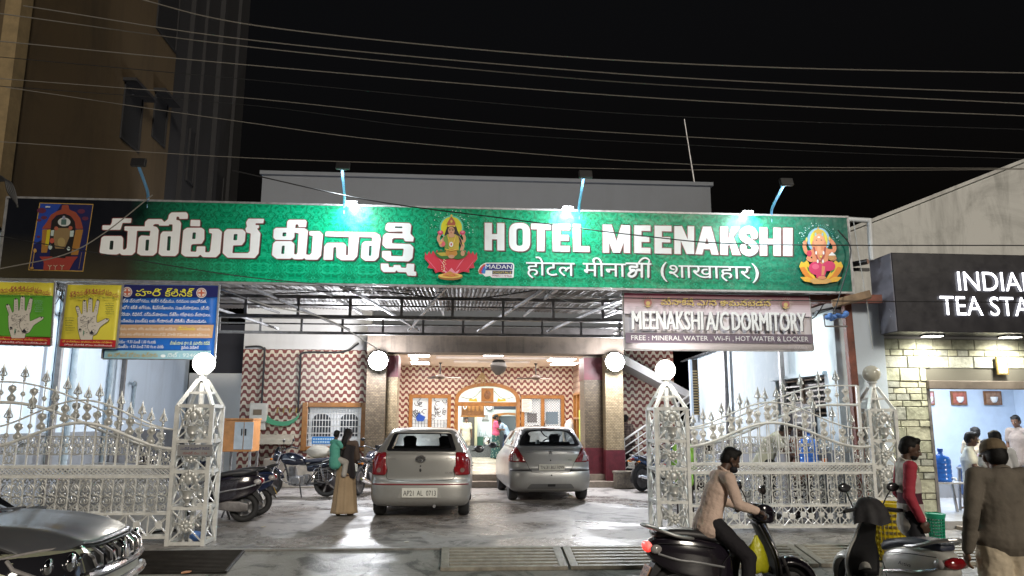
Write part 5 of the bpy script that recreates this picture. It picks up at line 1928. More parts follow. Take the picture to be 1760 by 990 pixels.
P.put((0.40, 0.22, 0.06), disc((148, 665), 22, 10, 26), disc((108, 885), 24, 10, 16))
P.line((0.16, 0.10, 0.08), [(735, 690), (700, 890)], 10, False)
P.put((0.5, 0.5, 0.6), [(280, 105), (340, 105), (338, 122), (278, 122)])
P.done('printed_shrine_picture', sign)
Bc = crop(700, 340, 6.19)
P = Pic(Bc, SGY - 0.002)
P.put((0.80, 0.80, 0.82), [(830, 690), (1120, 690), (1138, 710), (1132, 850), (900, 850), (880, 830), (830, 840), (800, 810), (765, 815), (752, 770), (780, 720)], r=12)
P.put((0.012, 0.02, 0.16), [(840, 700), (1115, 702), (1125, 720), (1120, 770), (870, 772), (815, 770), (815, 730)], r=10)
P.put((0.02, 0.03, 0.10), [(905, 775), (1120, 775), (1116, 812), (905, 812)])
for c_, x in (((0.55, 0.14, 0.04), 765), ((0.60, 0.03, 0.05), 778), ((0.06, 0.10, 0.50), 795), ((0.02, 0.22, 0.55), 812)):
 P.put(c_, [(x + 50, 705), (x + 66, 712), (x + 26, 760), (x + 14, 812), (x - 8, 790), (x + 8, 745)], r=5)
P.done('printed_badge', sign)
b = MB()
def crop_text(mb, m, s, x0, x1, yb0, yb1, h, Y, bold=0.0, slant=0.0, s_=1.0):
 a, c = m((x0, yb0)), m((x1, yb1))
 hp = m((x0, yb0))[1] - m((x0, yb0 - h))[1]
 put_text(mb, s, a, c, hp, Y, bold, 3, slant)
crop_text(b, Bc, 'MADAN', 832, 1112, 752, 756, 44, SGY - 0.008, 0.03)
b.build('badge_text', M_LET, sign, smooth=0)
b = MB()
crop_text(b, Bc, 'DIGITALS', 918, 1106, 804, 806, 22, SGY - 0.008, 0.04)
b.build('badge_text', mat('yellow print', (0.7, 0.55, 0.05), 0.4), sign, smooth=0)
b = MB()
crop_text(b, Bc, '9985114466', 902, 1112, 838, 841, 22, SGY - 0.008, 0.02)
b.build('badge_text', mat('maroon print', (0.30, 0.02, 0.08), 0.4), sign, smooth=0)
ARMS = [((255, 345), (238, 285), None, 'unlit', 'unlit lamp on a blue-lit arm over the dark left end of the green sign'),
  ((592, 355), (588, 290), (604, 356), 'lit', 'lamp on a straight blue-lit arm above the white Telugu lettering'),
  ((995, 365), (1003, 305), (976, 366), 'lit', 'lamp on a pale blue arm above the English lettering\'s first word'),
  ((1325, 370), (1347, 318), (1285, 373), 'lit', 'lamp on a curved blue-lit arm near the right end of the green sign')]
for base, top, glow, state, lab in ARMS:
 p0 = W(*base, Y=SGY + 0.02)
 out = 0.95
 p1 = W(*top, Y=SGY - out)
 t = thing('sign_lamp', lab, 'lamp', p0, group='lamps on arms above the green sign')
 d = p1 - p0
 b = MB()
 b.tube(spl([p0 + Vector((0, 0, -0.12)), p0 + Vector((0, -0.02, 0.02)), p0 + d * 0.3 + Vector((0, 0.05, 0.03)), p1], 5), 0.022, 8)
 b.build('arm', M_BLUEARM, t)
 b = MB()
 b.box((0, 0, 0), (0.20, 0.12, 0.06), Matrix.Translation(p1 + Vector((0.02, -0.05, 0.03))) @ Matrix.Rotation(R(74), 4, 'X'))
 hd = b.build('lamp_head', M_BLACK, t, smooth=0, bevel=0.01)
 b = MB()
 b.box((0, 0, -0.034), (0.17, 0.09, 0.006), Matrix.Translation(p1 + Vector((0.02, -0.05, 0.03))) @ Matrix.Rotation(R(74), 4, 'X'))
 b.build('glass', emis('cool white flood glass', (0.85, 0.93, 1.0), 18) if state == 'lit' else M_GLASSD, hd, smooth=0)
 if state == 'lit':
  b = MB()
  q = W(*glow, Y=SGY - 0.05)
  q.z = 4.955
  b.box((q.x, SGY - 0.03, q.z), (0.19, 0.10, 0.034))
  h2 = b.build('glint_box', M_STEEL, t, smooth=0, bevel=0.008)  # added glowing box for the lamp's glint on the sign, no real fitting
  b = MB()
  b.box((q.x, SGY - 0.035, q.z - 0.021), (0.17, 0.08, 0.006))
  b.box((q.x, SGY - 0.084, q.z - 0.002), (0.15, 0.006, 0.022))
  b.build('glass', emis('lamp glint glow', (0.9, 0.96, 1.0), 26), h2, smooth=0)
  lamp('glint_beam', 'SPOT', (q.x, SGY - 0.14, q.z - 0.03), 42, (0.55, 0.95, 1.0), 0.06, aim=(q.x, SGY + 0.02, 4.5), spot=150, blend=1.0, parent=t)  # added lamp for the same bright spot on the sign
  lamp('sign_beam', 'SPOT', p1 + Vector((0, -0.06, -0.03)), 120, (0.88, 0.97, 1.0), 0.10, aim=(p0.x, SGY, 4.2), spot=150, blend=0.9, parent=t)
# ================================================================ HANGING BANNERS
BY = 11.32
idm = lambda p: p
def banner(name, label, quad, Y, base, group=None):
 """quad: px corners tl,tr,br,bl"""
 pts = [W(*q, Y=Y) for q in quad]
 o = Vector((sum(p.x for p in pts) / 4, Y, min(p.z for p in pts)))
 t = thing(name, label, 'banner', o, group=group)
 b = MB()
 n = 10
 def fn(u, v):
  a = pts[0].lerp(pts[1], u)
  c = pts[3].lerp(pts[2], u)
  p = a.lerp(c, v)
  return p + Vector((0, 0.012 + 0.008 * math.sin(u * 7 + v * 2), 0))
 b.grid(fn, 12, 8)
 s = b.build('sheet', base, t, smooth=60)
 md = s.modifiers.new('thick', 'SOLIDIFY')
 md.thickness = 0.004
 md.offset = -1
 b = MB()
 b.bar(pts[0] + Vector((0, 0.02, 0.02)), pts[1] + Vector((0, 0.02, 0.02)), 0.025)
 b.bar(pts[3] + Vector((0, 0.02, -0.01)), pts[2] + Vector((0, 0.02, -0.01)), 0.025)
 b.bar(pts[1] + Vector((0.012, 0.02, 0.02)), pts[2] + Vector((0.012, 0.02, -0.01)), 0.025, up=(0, 1, 0))
 b.bar(pts[0] + Vector((-0.012, 0.02, 0.02)), pts[3] + Vector((-0.012, 0.02, -0.01)), 0.025, up=(0, 1, 0))
 b.build('batten', M_STEEL, t, smooth=0)
 return t
class Flat(Pic):
 def __init__(self, Y):
  Pic.__init__(self, idm, Y)
 def text(self, c, s, p0, p1, h, bold=0.02, slant=0.0, fat=0.0):
  mm = mat('print ink %.2f %.2f %.2f' % c, c, 0.4)
  if mm not in self.mats:
   self.mats.append(mm)
  self.b.slot(self.mats.index(mm))
  self.k += 1
  for dx in ((0,) if not fat else (-fat, 0, fat)):
   put_text(self.b, s, (p0[0] + dx, p0[1]), (p1[0] + dx, p1[1]), h, self.Y - 0.0006 * self.k - 0.00008 * dx, bold, 2, slant)
 def arctext(self, c, s, p0, p1, h, sag, bold=0.03):
  """words set on a shallow arch"""
  n = len(s)
  for i, w_ in enumerate(s):
   f0, f1 = i / n, (i + 0.93) / n
   fm = (f0 + f1) / 2
   y = p0[1] + (p1[1] - p0[1]) * fm + sag * (2 * fm - 1) ** 2
   dy = sag * 4 * (2 * fm - 1) * (f1 - f0) / 2
   self.text(c, w_, (p0[0] + (p1[0] - p0[0]) * f0, y - dy / 2), (p0[0] + (p1[0] - p0[0]) * f1, y + dy / 2), h, bold)
HAND = [(150, 770), (115, 640), (108, 480), (120, 470), (78, 345), (95, 325), (120, 335), (160, 440), (182, 425), (185, 270), (205, 248), (232, 262), (240, 412), (255, 408), (272, 235), (295, 218), (323, 235), (322, 410), (345, 412), (385, 262), (405, 240), (428, 262), (402, 420), (385, 455), (388, 547), (412, 545), (530, 490), (572, 498), (560, 522), (440, 600), (385, 692), (330, 715), (325, 770)]
TIPS = [(97, 335), (208, 262), (297, 228), (407, 250), (542, 500)]
Hm = crop(0, 480, 7.614)
INK = (0.02, 0.02, 0.03)
M_YEL = mat('yellow flex banner', (0.66, 0.58, 0.06), 0.4, var=0.06, vscale=2)
M_REDB = (0.42, 0.02, 0.03)
def palm(f, mp, Y):
 hand = [mp(p) for p in HAND]
 f.put((0.02, 0.03, 0.02), *stroke([Hm(p) for p in hand], 1.3, 6))
 f.put((0.60, 0.56, 0.50), [Hm(p) for p in hand], r=2)
 for p in TIPS:
  f.put(INK, disc(Hm(mp(p)), 1.25, 10))
 r4 = random.Random(4)
 for i in range(34):
  x, y = r4.uniform(140, 370), r4.uniform(440, 690)
  l = r4.uniform(8, 26)
  a = r4.uniform(-0.6, 0.2)
  f.put(INK, *stroke([Hm(mp((x, y))), Hm(mp((x + l * math.cos(a), y + l * math.sin(a))))], 0.55, 4))
 for (x0, y0, x1, y1, n) in ((197, 280, 225, 400, 4), (270, 250, 310, 395, 4), (360, 300, 405, 395, 3), (98, 360, 130, 440, 3)):
  for i in range(n):
   yy = y0 + (y1 - y0) * (i + .5) / n
   xx = x0 + (x1 - x0) * (0.5 if x1 - x0 > 20 else .5)
   f.put(INK, *stroke([Hm(mp((xx - 12, yy))), Hm(mp((xx + 10, yy + 3)))], 0.5, 4))
 for pts in ([(150, 520), (250, 530), (330, 470)], [(160, 600), (230, 560), (320, 500)], [(300, 690), (250, 600), (270, 520)]):
  f.put(INK, *stroke([Hm(mp(tuple(p))) for p in spl(pts, 4)], 0.5, 4))
 f.put(INK, [Hm(mp(p)) for p in ((278, 690), (300, 665), (316, 640), (332, 665), (350, 690))], [Hm(mp(p)) for p in ((122, 640), (140, 615), (170, 636), (130, 645))])
 f.put((0.04, 0.22, 0.14), [Hm(mp(p)) for p in ((185, 700), (195, 640), (204, 660), (192, 715))])
def palm_banner(name, label, quad, mp, field, Y):
 t = banner(name, label, quad, Y, M_YEL, 'palmistry banners')
 f = Flat(Y - 0.012)
 tl, tr, br, bl = quad
 L = lambda a, c, t_: (a[0] + (c[0] - a[0]) * t_, a[1] + (c[1] - a[1]) * t_)
 if field:
  f.put(field, [L(tl, bl, .21), L(tr, br, .21), L(tr, br, .87), L(bl, tl, .13)])
 f.put(M_REDB, [L(tl, bl, .885), L(tr, br, .885), br, bl])
 palm(f, mp, Y)
 w_ = tr[0] - tl[0]
 f.arctext((0.30, 0.02, 0.05), ['శ్రీ', 'గాయ', 'త్రి', 'దేవి', 'జ్యో', 'తిష్యా', 'లయం'], (tl[0] + w_ * .03, tl[1] + 16), (tr[0] - w_ * .04, tr[1] + 16), 8, 7)
 f.text((0.02, 0.10, 0.04), 'శ్రీ విష్ణుంబోట్ల ఆస్ట్రాలజీ', (tl[0] + w_ * .12, tl[1] + 24), (tl[0] + w_ * .48, tl[1] + 24), 3)
 f.text((0.02, 0.10, 0.04), 'సెల్: 9866411138', (tl[0] + w_ * .54, tl[1] + 24), (tr[0] - w_ * .14, tr[1] + 24), 3)
 f.text((0.80, 0.60, 0.10), 'మీ హస్తరేఖలు జాతకము వాస్తు పరిష్కారం', (bl[0] + 5, L(tl, bl, .925)[1] + 1), (br[0] - 5, L(tr, br, .925)[1] + 1), 2.8)
 f.text((0.80, 0.78, 0.74), 'హోటల్ మీనాక్షి లోపల సంప్రదించండి', (bl[0] + 8, bl[1] - 1.6), (br[0] - 6, br[1] - 1.6), 2.6)
 small = (0.05, 0.08, 0.04) if not field else (0.22, 0.42, 0.30)
 for i, s in enumerate(('జాతకము', 'వాస్తు', 'ముహూర్తం', 'వివాహము', 'సంప్రదించండి', '9866411')):
  k = 0.5 + 0.5 * math.sin(1 + i * 1.7)
  x0, y0 = L(tl, tr, .73 - .03 * k)[0] - 1, L(tr, br, .30)[1]
  if i < 6:
   f.text(small, s, (x0, y0 + i * 3.6), (x0 + 11 + 5 * k, y0 + i * 3.6), 2.0)
  if not field or True:
   x0, y0 = L(tl, bl, .5)[0] + 3, L(tl, bl, .55)[1]
   f.text(small, s, (x0, y0 + i * 4.2), (x0 + 11 + 5 * k, y0 + i * 4.2), 2.0)
 f.done('print', t)
 return t
palm_banner('palmistry_banner', 'yellow and green banner with a white open palm, hanging at the far left', [(-18, 484), (92, 486), (86, 593), (-24, 590)], lambda p: p, (0.10, 0.36, 0.035), BY)
palm_banner('palmistry_banner', 'all yellow banner with a white open palm beside the blue clinic banner', [(116, 489), (209, 490), (198, 597), (102, 595)], lambda p: (921 + .884 * p[0], 25 + .995 * p[1]), None, BY - 0.05)
CQ = [(188, 489), (375, 491), (367, 616), (176, 615)]
t = banner('clinic_banner', 'blue clinic banner with yellow Telugu heading and two red cross emblems', CQ, BY + 0.05, mat('royal blue flex', (0.012, 0.11, 0.44), 0.35, var=0.1, vscale=1.5))
f = Flat(BY + 0.05 - 0.012)
Cm = crop(180, 480, 6.83)
cp_ = lambda *l: [Cm(p) for p in l]
f.put((0.010, 0.012, 0.10), cp_((60, 65), (1332, 80), (1325, 210), (60, 215)))
f.put((0.46, 0.29, 0.17), cp_((10, 530), (1280, 535), (1262, 690), (0, 688)))
f.put((0.27, 0.47, 0.56), cp_((0, 835), (1248, 838), (1240, 940), (-10, 928)))
for x, y in ((263, 150), (1135, 160)):
 f.put((0.62, 0.55, 0.52), disc(Cm((x, y)), 60 / 6.83, 20))
 f.put((0.30, 0.06, 0.05), disc(Cm((x, y)), 50 / 6.83, 20))
 f.put((0.62, 0.55, 0.52), disc(Cm((x, y)), 43 / 6.83, 20))
 f.put((0.45, 0.10, 0.05), cp_((x - 10, y - 38), (x + 10, y - 38), (x + 10, y + 38), (x - 10, y + 38)), cp_((x - 38, y - 10), (x + 38, y - 10), (x + 38, y + 10), (x - 38, y + 10)))
YL = (0.70, 0.66, 0.06)
WH = (0.80, 0.80, 0.80)
def ct(c, s, x0, x1, y, h, bold=0.03):
 f.text(c, s, Cm((x0, y)), Cm((x1, y + (x1 - x0) * 0.006)), h / 6.83, bold)
ct(YL, 'హరి', 360, 660, 195, 80, 0.055)
ct(YL, 'క్లినిక్', 705, 1045, 200, 80, 0.055)
ct(WH, 'గుప్త ప్రయోగము, శుక్ర నష్టము, నరముల బలహీనత,', 165, 1195, 270, 36)
ct(WH, 'సంభోగ శక్తి తగ్గుట, శీఘ్రస్ఖలనం, సుఖవ్యాధులు, (వి.డి)', 160, 1225, 348, 36)
ct(WH, 'గనేరియా, సిఫిలిస్, చర్మవ్యాధులు, స్త్రీల గర్భాశయ వ్యాధులు,', 158, 1240, 428, 36)
ct(WH, 'బుడిజము (బుడ్డ) లకు గ్యారంటీ చికిత్స చేయబడును.', 152, 1195, 503, 36)
ct((0.72, 0.66, 0.60), 'ఉబ్బసం, ఆయాసం, దగ్గు, తుమ్ములు, డస్ట్ అలర్జీలకు', 150, 835, 596, 30)
ct((0.70, 0.60, 0.08), 'చేపమందు', 855, 1060, 596, 38)
ct((0.72, 0.66, 0.60), 'ఇవ్వబడును.', 1080, 1240, 598, 28)
ct((0.72, 0.66, 0.60), 'మరియు లావు తగ్గడానికి, కాసర, కడుపునొప్పి, మొకాళ్ళ నొప్పులకు మందు ఇవ్వబడును', 150, 1228, 660, 30)
ct(WH, 'ఉదయం : 9.30 నుండి 1.00 గం.లకు', 120, 598, 750, 36)
ct(WH, 'సాయంత్రం : 4.30 నుండి 7.00 గం.ల వరకు', 110, 688, 806, 36)
ct((0.62, 0.72, 0.35), 'ప్రఖ్యాత డా॥ జి. సహదేవ రెడ్డి', 765, 1230, 766, 36)
ct(WH, 'వైద్య విద్వాన్', 895, 1105, 816, 30)
ct((0.50, 0.36, 0.10), 'ఈ హోటల్ లోపల ఉన్నారు', 30, 620, 908, 44)
ct((0.70, 0.78, 0.80), 'సెల్ : 9246341', 735, 1180, 912, 44)
f.put((0.70, 0.76, 0.80), disc(Cm((685, 900)), 30 / 6.83, 12, 18 / 6.83))
f.done('print', t)
DQ = [(1071.5, 503.5), (1390, 509), (1398, 602), (1075, 600)]
DYY = 11.64
t = banner('dormitory_banner', 'maroon and pale dormitory banner hanging under the right half of the green sign', DQ, DYY, mat('pale mauve flex', (0.76, 0.71, 0.76), 0.4, var=0.05, vscale=1.2))
f = Flat(DYY - 0.012)
Dm = crop(1040, 470, 3.826)
dp = lambda *l: [Dm(p) for p in l]
dark = (0.105, 0.065, 0.095)
for i in range(9):
 a = i / 9
 y0, y1 = 128 + i * 15, 128 + (i + 1) * 15 + 1
 c0, c1 = (0.20, 0.018, 0.055), (0.74, 0.66, 0.72)
 c = tuple(c0[j] * (1 - a) ** 1.3 + c1[j] * (1 - (1 - a) ** 1.3) for j in range(3))
 f.put(c, dp((124, y0), (1340 + i * 1.7, y0 + 21), (1340 + (i + 1) * 1.7, y1 + 21), (125, y1)))
f.put((0.16, 0.12, 0.17), dp((134, 390), (1364, 402), (1368, 460), (137, 456)))
for cx, cy in ((282, 190), (1188, 200)):
 for i in range(24):
  a = 2 * PI * i / 24
  f.put((0.52, 0.42, 0.36), dp((cx + 20 * math.cos(a - .1), cy + 20 * math.sin(a - .1)), (cx + 58 * math.cos(a), cy + 48 * math.sin(a)), (cx + 20 * math.cos(a + .1), cy + 20 * math.sin(a + .1))))
 f.put((0.32, 0.10, 0.10), disc(Dm((cx, cy)), 26 / 3.826, 14), disc(Dm((cx, cy - 24)), 11 / 3.826, 10))
 f.put((0.50, 0.36, 0.12), disc(Dm((cx, cy + 6)), 14 / 3.826, 12), dp((cx - 24, cy + 22), (cx + 24, cy + 22), (cx, cy + 34)))
def dt(c, s, x0, x1, y0, y1, h, bold, off=0):
 f.text(c, s, Dm((x0 + off, y0 + off)), Dm((x1 + off, y1 + off)), h / 3.826, bold, 0.0, 1.0 if h > 100 else 0.0)
for c, off in (((0.10, 0.04, 0.05), 3), ((0.60, 0.44, 0.10), 0)):
 dt(c, 'మీనాక్షీ', 368, 590, 205, 208, 38, 0.02, off)
 dt(c, 'ఎ/సి', 605, 735, 209, 210, 38, 0.02, off)
 dt(c, 'కామన్‌బెడ్స్', 755, 1100, 211, 214, 36, 0.02, off)
for c, off in (((0.07, 0.06, 0.08), 5), ((0.80, 0.82, 0.84), 0)):
 dt(c, 'MEENAKSHI', 180, 645, 366, 370, 124, 0.075, off)
 dt(c, 'A/C', 668, 815, 372, 373, 124, 0.075, off)
 dt(c, 'DORMITORY', 838, 1320, 374, 379, 124, 0.075, off)
for s, x0, x1 in (('FREE : MINERAL WATER , Wi-Fi ,', 172, 845), ('HOT WATER & LOCKER', 860, 1338)):
 dt((0.80, 0.80, 0.80), s, x0, x1, 438 + (x0 - 172) * .008, 438 + (x1 - 172) * .008, 32, 0.03)
dt((0.50, 0.46, 0.50), 'UP STAIRS', 1195, 1338, 497, 498, 18, 0.01)
f.done('print', t)
# ================================================================ CANOPY between the sign and the lodge
can = thing('canopy', 'sagging corrugated canopy on grey lattice trusses behind the green sign', 'canopy', (0.5, 15, 3.4))
b = MB()
nx = 760
x0, x1 = -7.2, 6.15
for (ya, za, yb, zb, ph) in ((11.75, 3.80, 15.0, 4.06, 0), (14.8, 4.09, 18.2, 4.26, .03)):
 vs, fs = [], []
 for i in range(nx + 1):
  x = x0 + (x1 - x0) * i / nx
  h = 0.014 * math.sin(2 * PI * x / 0.076) + 0.02 * math.sin(x * 1.3 + ph * 9)
  vs += [(x, ya, za + h), (x, (ya + yb) / 2, (za + zb) / 2 + h - 0.03), (x, yb, zb + h)]
 for i in range(nx):
  for j in range(2):
   a = i * 3 + j
   fs.append((a, a + 3, a + 4, a + 1))
 b.add(vs, fs)
b.build('roof_sheet', M_CORR, can, smooth=60, fixn=False)
def truss(y, zb, zt, xa, xb, n, off):
 b = MB()
 b.bar((xa, y, zt), (xb, y, zt), 0.06)
 b.bar((xa, y, zb), (xb, y, zb), 0.06)
 b.bar((xa, y, (zb + zt) / 2 + 0.03), (xb, y, (zb + zt) / 2 + 0.03), 0.03)
 b.build('truss_chord', M_STEELD, can, smooth=0)
 for i in range(n):
  x = xa + off + i * (xb - xa) / n
  b = MB()
  b.bar((x, y, zb + 0.03), (x, y, zt - 0.03), 0.05)
  b.build('truss_web', M_STEELD, can, smooth=0)
truss(13.9, 3.50, 3.86, -7.0, 6.1, 14, 0.35)
truss(16.9, 3.54, 3.88, -7.2, 6.15, 15, 0.2)
b = MB()
for i in range(9):
 xa = -6.4 + i * 1.55
 b.bar((xa, 11.7, 3.68), (xa + (0.9 if i < 4 else -0.9), 16.9, 3.62), 0.04)
for i in range(7):
 xa = -6.2 + i * 1.95
 b.bar((xa, 11.75, 3.74), (xa, 18.2, 4.16), 0.045)
b.build('rafter', M_STEEL, can, smooth=0)
for x, y in ((-7.0, 13.9), (6.1, 13.9), (-7.15, 16.9), (6.1, 16.9)):
 b = MB()
 b.bar((x, y, 0), (x, y, 3.5), 0.08)
 b.build('post', M_STEELD, can, smooth=0)
for i, (pts, mm, lab) in enumerate((
  ([(380, 497), (460, 525), (560, 548), (650, 600)], M_WIREW, 'pale cable dropping from the sign towards the left floodlight'),
  ([(925, 497), (985, 520), (1035, 515), (1075, 505)], M_WIREW, 'pale cable sagging below the sign beside the maroon banner'),
  ([(470, 505), (640, 500), (790, 515), (925, 498)], M_WIRE, 'black cable looping under the middle of the green sign'),
  ([(1345, 520), (1380, 545), (1400, 545), (1422, 515), (1448, 505)], M_WIRE, 'black cable looping beside the red steel post'),
  ([(1440, 395), (1462, 430), (1445, 500), (1432, 540)], M_WIRE, 'black cable hanging off the right end of the green sign'))):
 b = MB()
 b.tube(spl([W(*p, Y=11.9 + (0.0 if i < 4 else -0.5)) for p in pts], 6), 0.010, 5)
 tag(b.build('loose_cable', mm), lab, 'cable')
b = MB()
b.tube(spl([W(1467, 380, Y=11.4), W(1478, 450, Y=11.4), W(1490, 520, Y=11.4), W(1500, 600, Y=11.4)], 5), 0.007, 5)
tag(b.build('loose_cable', M_WIREW), 'thin pale cord hanging past the security camera', 'cable')
# ================================================================ FLOODLIGHTS
def flood(px, py, Y, label, energy, aim):
 p = W(px, py, Y=Y)
 t = thing('floodlight', label, 'floodlight', p)
 b = MB()
 b.lathe([(0.14, -0.12), (0.215, -0.06), (0.232, -0.004)], p, 28, (0, -1, 0))
 b.build('housing', M_BLACK, t)
 b = MB()
 b.lathe([(0.001, 0.075), (0.10, 0.066), (0.18, 0.04), (0.235, 0.0)], p, 28, (0, -1, 0))
 b.build('glass', emis('floodlight glass and glare', (0.93, 0.96, 1.0), 45), t)  # disc widened so its shape takes in the lamp's glare
 b = MB()
 b.bar(p + Vector((-0.25, 0.0, 0)), p + Vector((-0.25, 0.22, 0.1)), 0.03)
 b.bar(p + Vector((0.25, 0.0, 0)), p + Vector((0.25, 0.22, 0.1)), 0.03)
 b.bar(p + Vector((-0.25, 0.22, 0.1)), p + Vector((0.25, 0.22, 0.1)), 0.03)
 b.build('bracket', M_STEELD, t, smooth=0)
 lamp('flood_beam', 'SPOT', p + Vector((0, -0.06, 0)), energy, (0.90, 0.94, 1.0), 0.14, aim=aim, spot=155, blend=0.35, parent=t)
 lamp('flood_spill', 'POINT', p + Vector((0, -0.42, 0.0)), 185, (0.97, 0.96, 1.0), 0.14, parent=t)
 return t
flood(650, 620, 19.2, 'glaring white floodlight on the left porch column', 900, (-1.6, 10, -1.5))
flood(1057, 622, 19.2, 'glaring white floodlight on the right porch column', 900, (3.2, 10, -1.5))
def wall_flood(p, d, label, energy, aim, parent=None):
 t = thing('floodlight', label, 'floodlight', p)
 b = MB()
 d = Vector(d)
 M = Matrix.Translation(p) @ d.to_track_quat('-Y', 'Z').to_matrix().to_4x4()
 b.box((0, 0.04, 0), (0.26, 0.06, 0.2), M)
 b.build('housing', M_BLACK, t, smooth=0, bevel=0.008)
 b = MB()
 b.box((0, 0.005, 0), (0.23, 0.008, 0.17), M)
 b.build('glass', emis('wall flood glass', (0.92, 1.0, 0.96), 30), t, smooth=0)
 lamp('flood_beam', 'SPOT', p + d * 0.05, energy, (0.90, 0.98, 1.0), 0.1, aim=aim, spot=160, blend=0.5, parent=t)
p = W(1412, 585, X=XR - 0.35)
wall_flood(Vector((5.75, 12.5, 3.25)), (0.7, 0.25, -0.66), 'small floodlight washing the flaking blue wall behind the maroon banner', 70, (6.2, 14.2, 1.6))
wall_flood(Vector((-4.9, 13.2, 3.5)), (-0.75, 0.45, -0.5), 'unseen floodlight added behind the palm banners to wash the left blue wall', 260, (-7.2, 16.2, 1.4))  # unseen lamp added to brighten the left blue wall
# ================================================================ GATE PILLARS
M_GLOBE = emis('lit opal globe', (1.0, 0.95, 0.86), 7.5)
M_GLOBE0 = mat('unlit opal globe', (0.50, 0.48, 0.40), 0.15, var=0.08)
def cast_urn(b, o, s=1.0, ny=-1):
 """cast flower-and-urn ornament, flat relief facing -y"""
 x, y, z = o
 d = 0.03 * ny
 for i in range(7):
  a = PI * (0.08 + 0.84 * i / 6)
  q = Vector((x + 0.085 * s * math.cos(a), y + d, z + 0.10 * s + 0.10 * s * math.sin(a)))
  b.ball(q, (0.030 * s, 0.014, 0.034 * s), 8)
 b.ball((x, y + d * 1.3, z + 0.13 * s), (0.045 * s, 0.02, 0.05 * s), 10)
 b.ball((x, y + d, z + 0.225 * s), (0.02 * s, 0.012, 0.035 * s), 8)
 for sx in (-1, 1):
  pts = [(x + sx * 0.03 * s, y + d, z + 0.05 * s), (x + sx * 0.10 * s, y + d, z + 0.02 * s), (x + sx * 0.115 * s, y + d, z + 0.08 * s), (x + sx * 0.08 * s, y + d, z + 0.09 * s)]
  b.tube(spl(pts, 4), 0.011 * s, 6)
 b.lathe([(0.075 * s, 0.02 * s), (0.05 * s, -0.04 * s), (0.06 * s, -0.07 * s), (0.02 * s, -0.12 * s), (0.045 * s, -0.15 * s)], (x, y + d * .6, z - 0.0), 12)
def rosette(b, o, s=1.0, ny=-1):
 x, y, z = o
 for i in range(8):
  a = 2 * PI * i / 8
  b.ball((x + 0.05 * s * math.cos(a), y + 0.015 * ny, z + 0.05 * s * math.sin(a)), (0.026 * s, 0.01, 0.026 * s), 6)
 b.ball((x, y + 0.025 * ny, z), (0.03 * s, 0.02, 0.03 * s), 8)
 for sx in (-1, 1):
  b.tube(spl([(x + sx * 0.05 * s, y, z), (x + sx * 0.11 * s, y, z + 0.03 * s), (x + sx * 0.15 * s, y, z)], 4), 0.012 * s, 6)
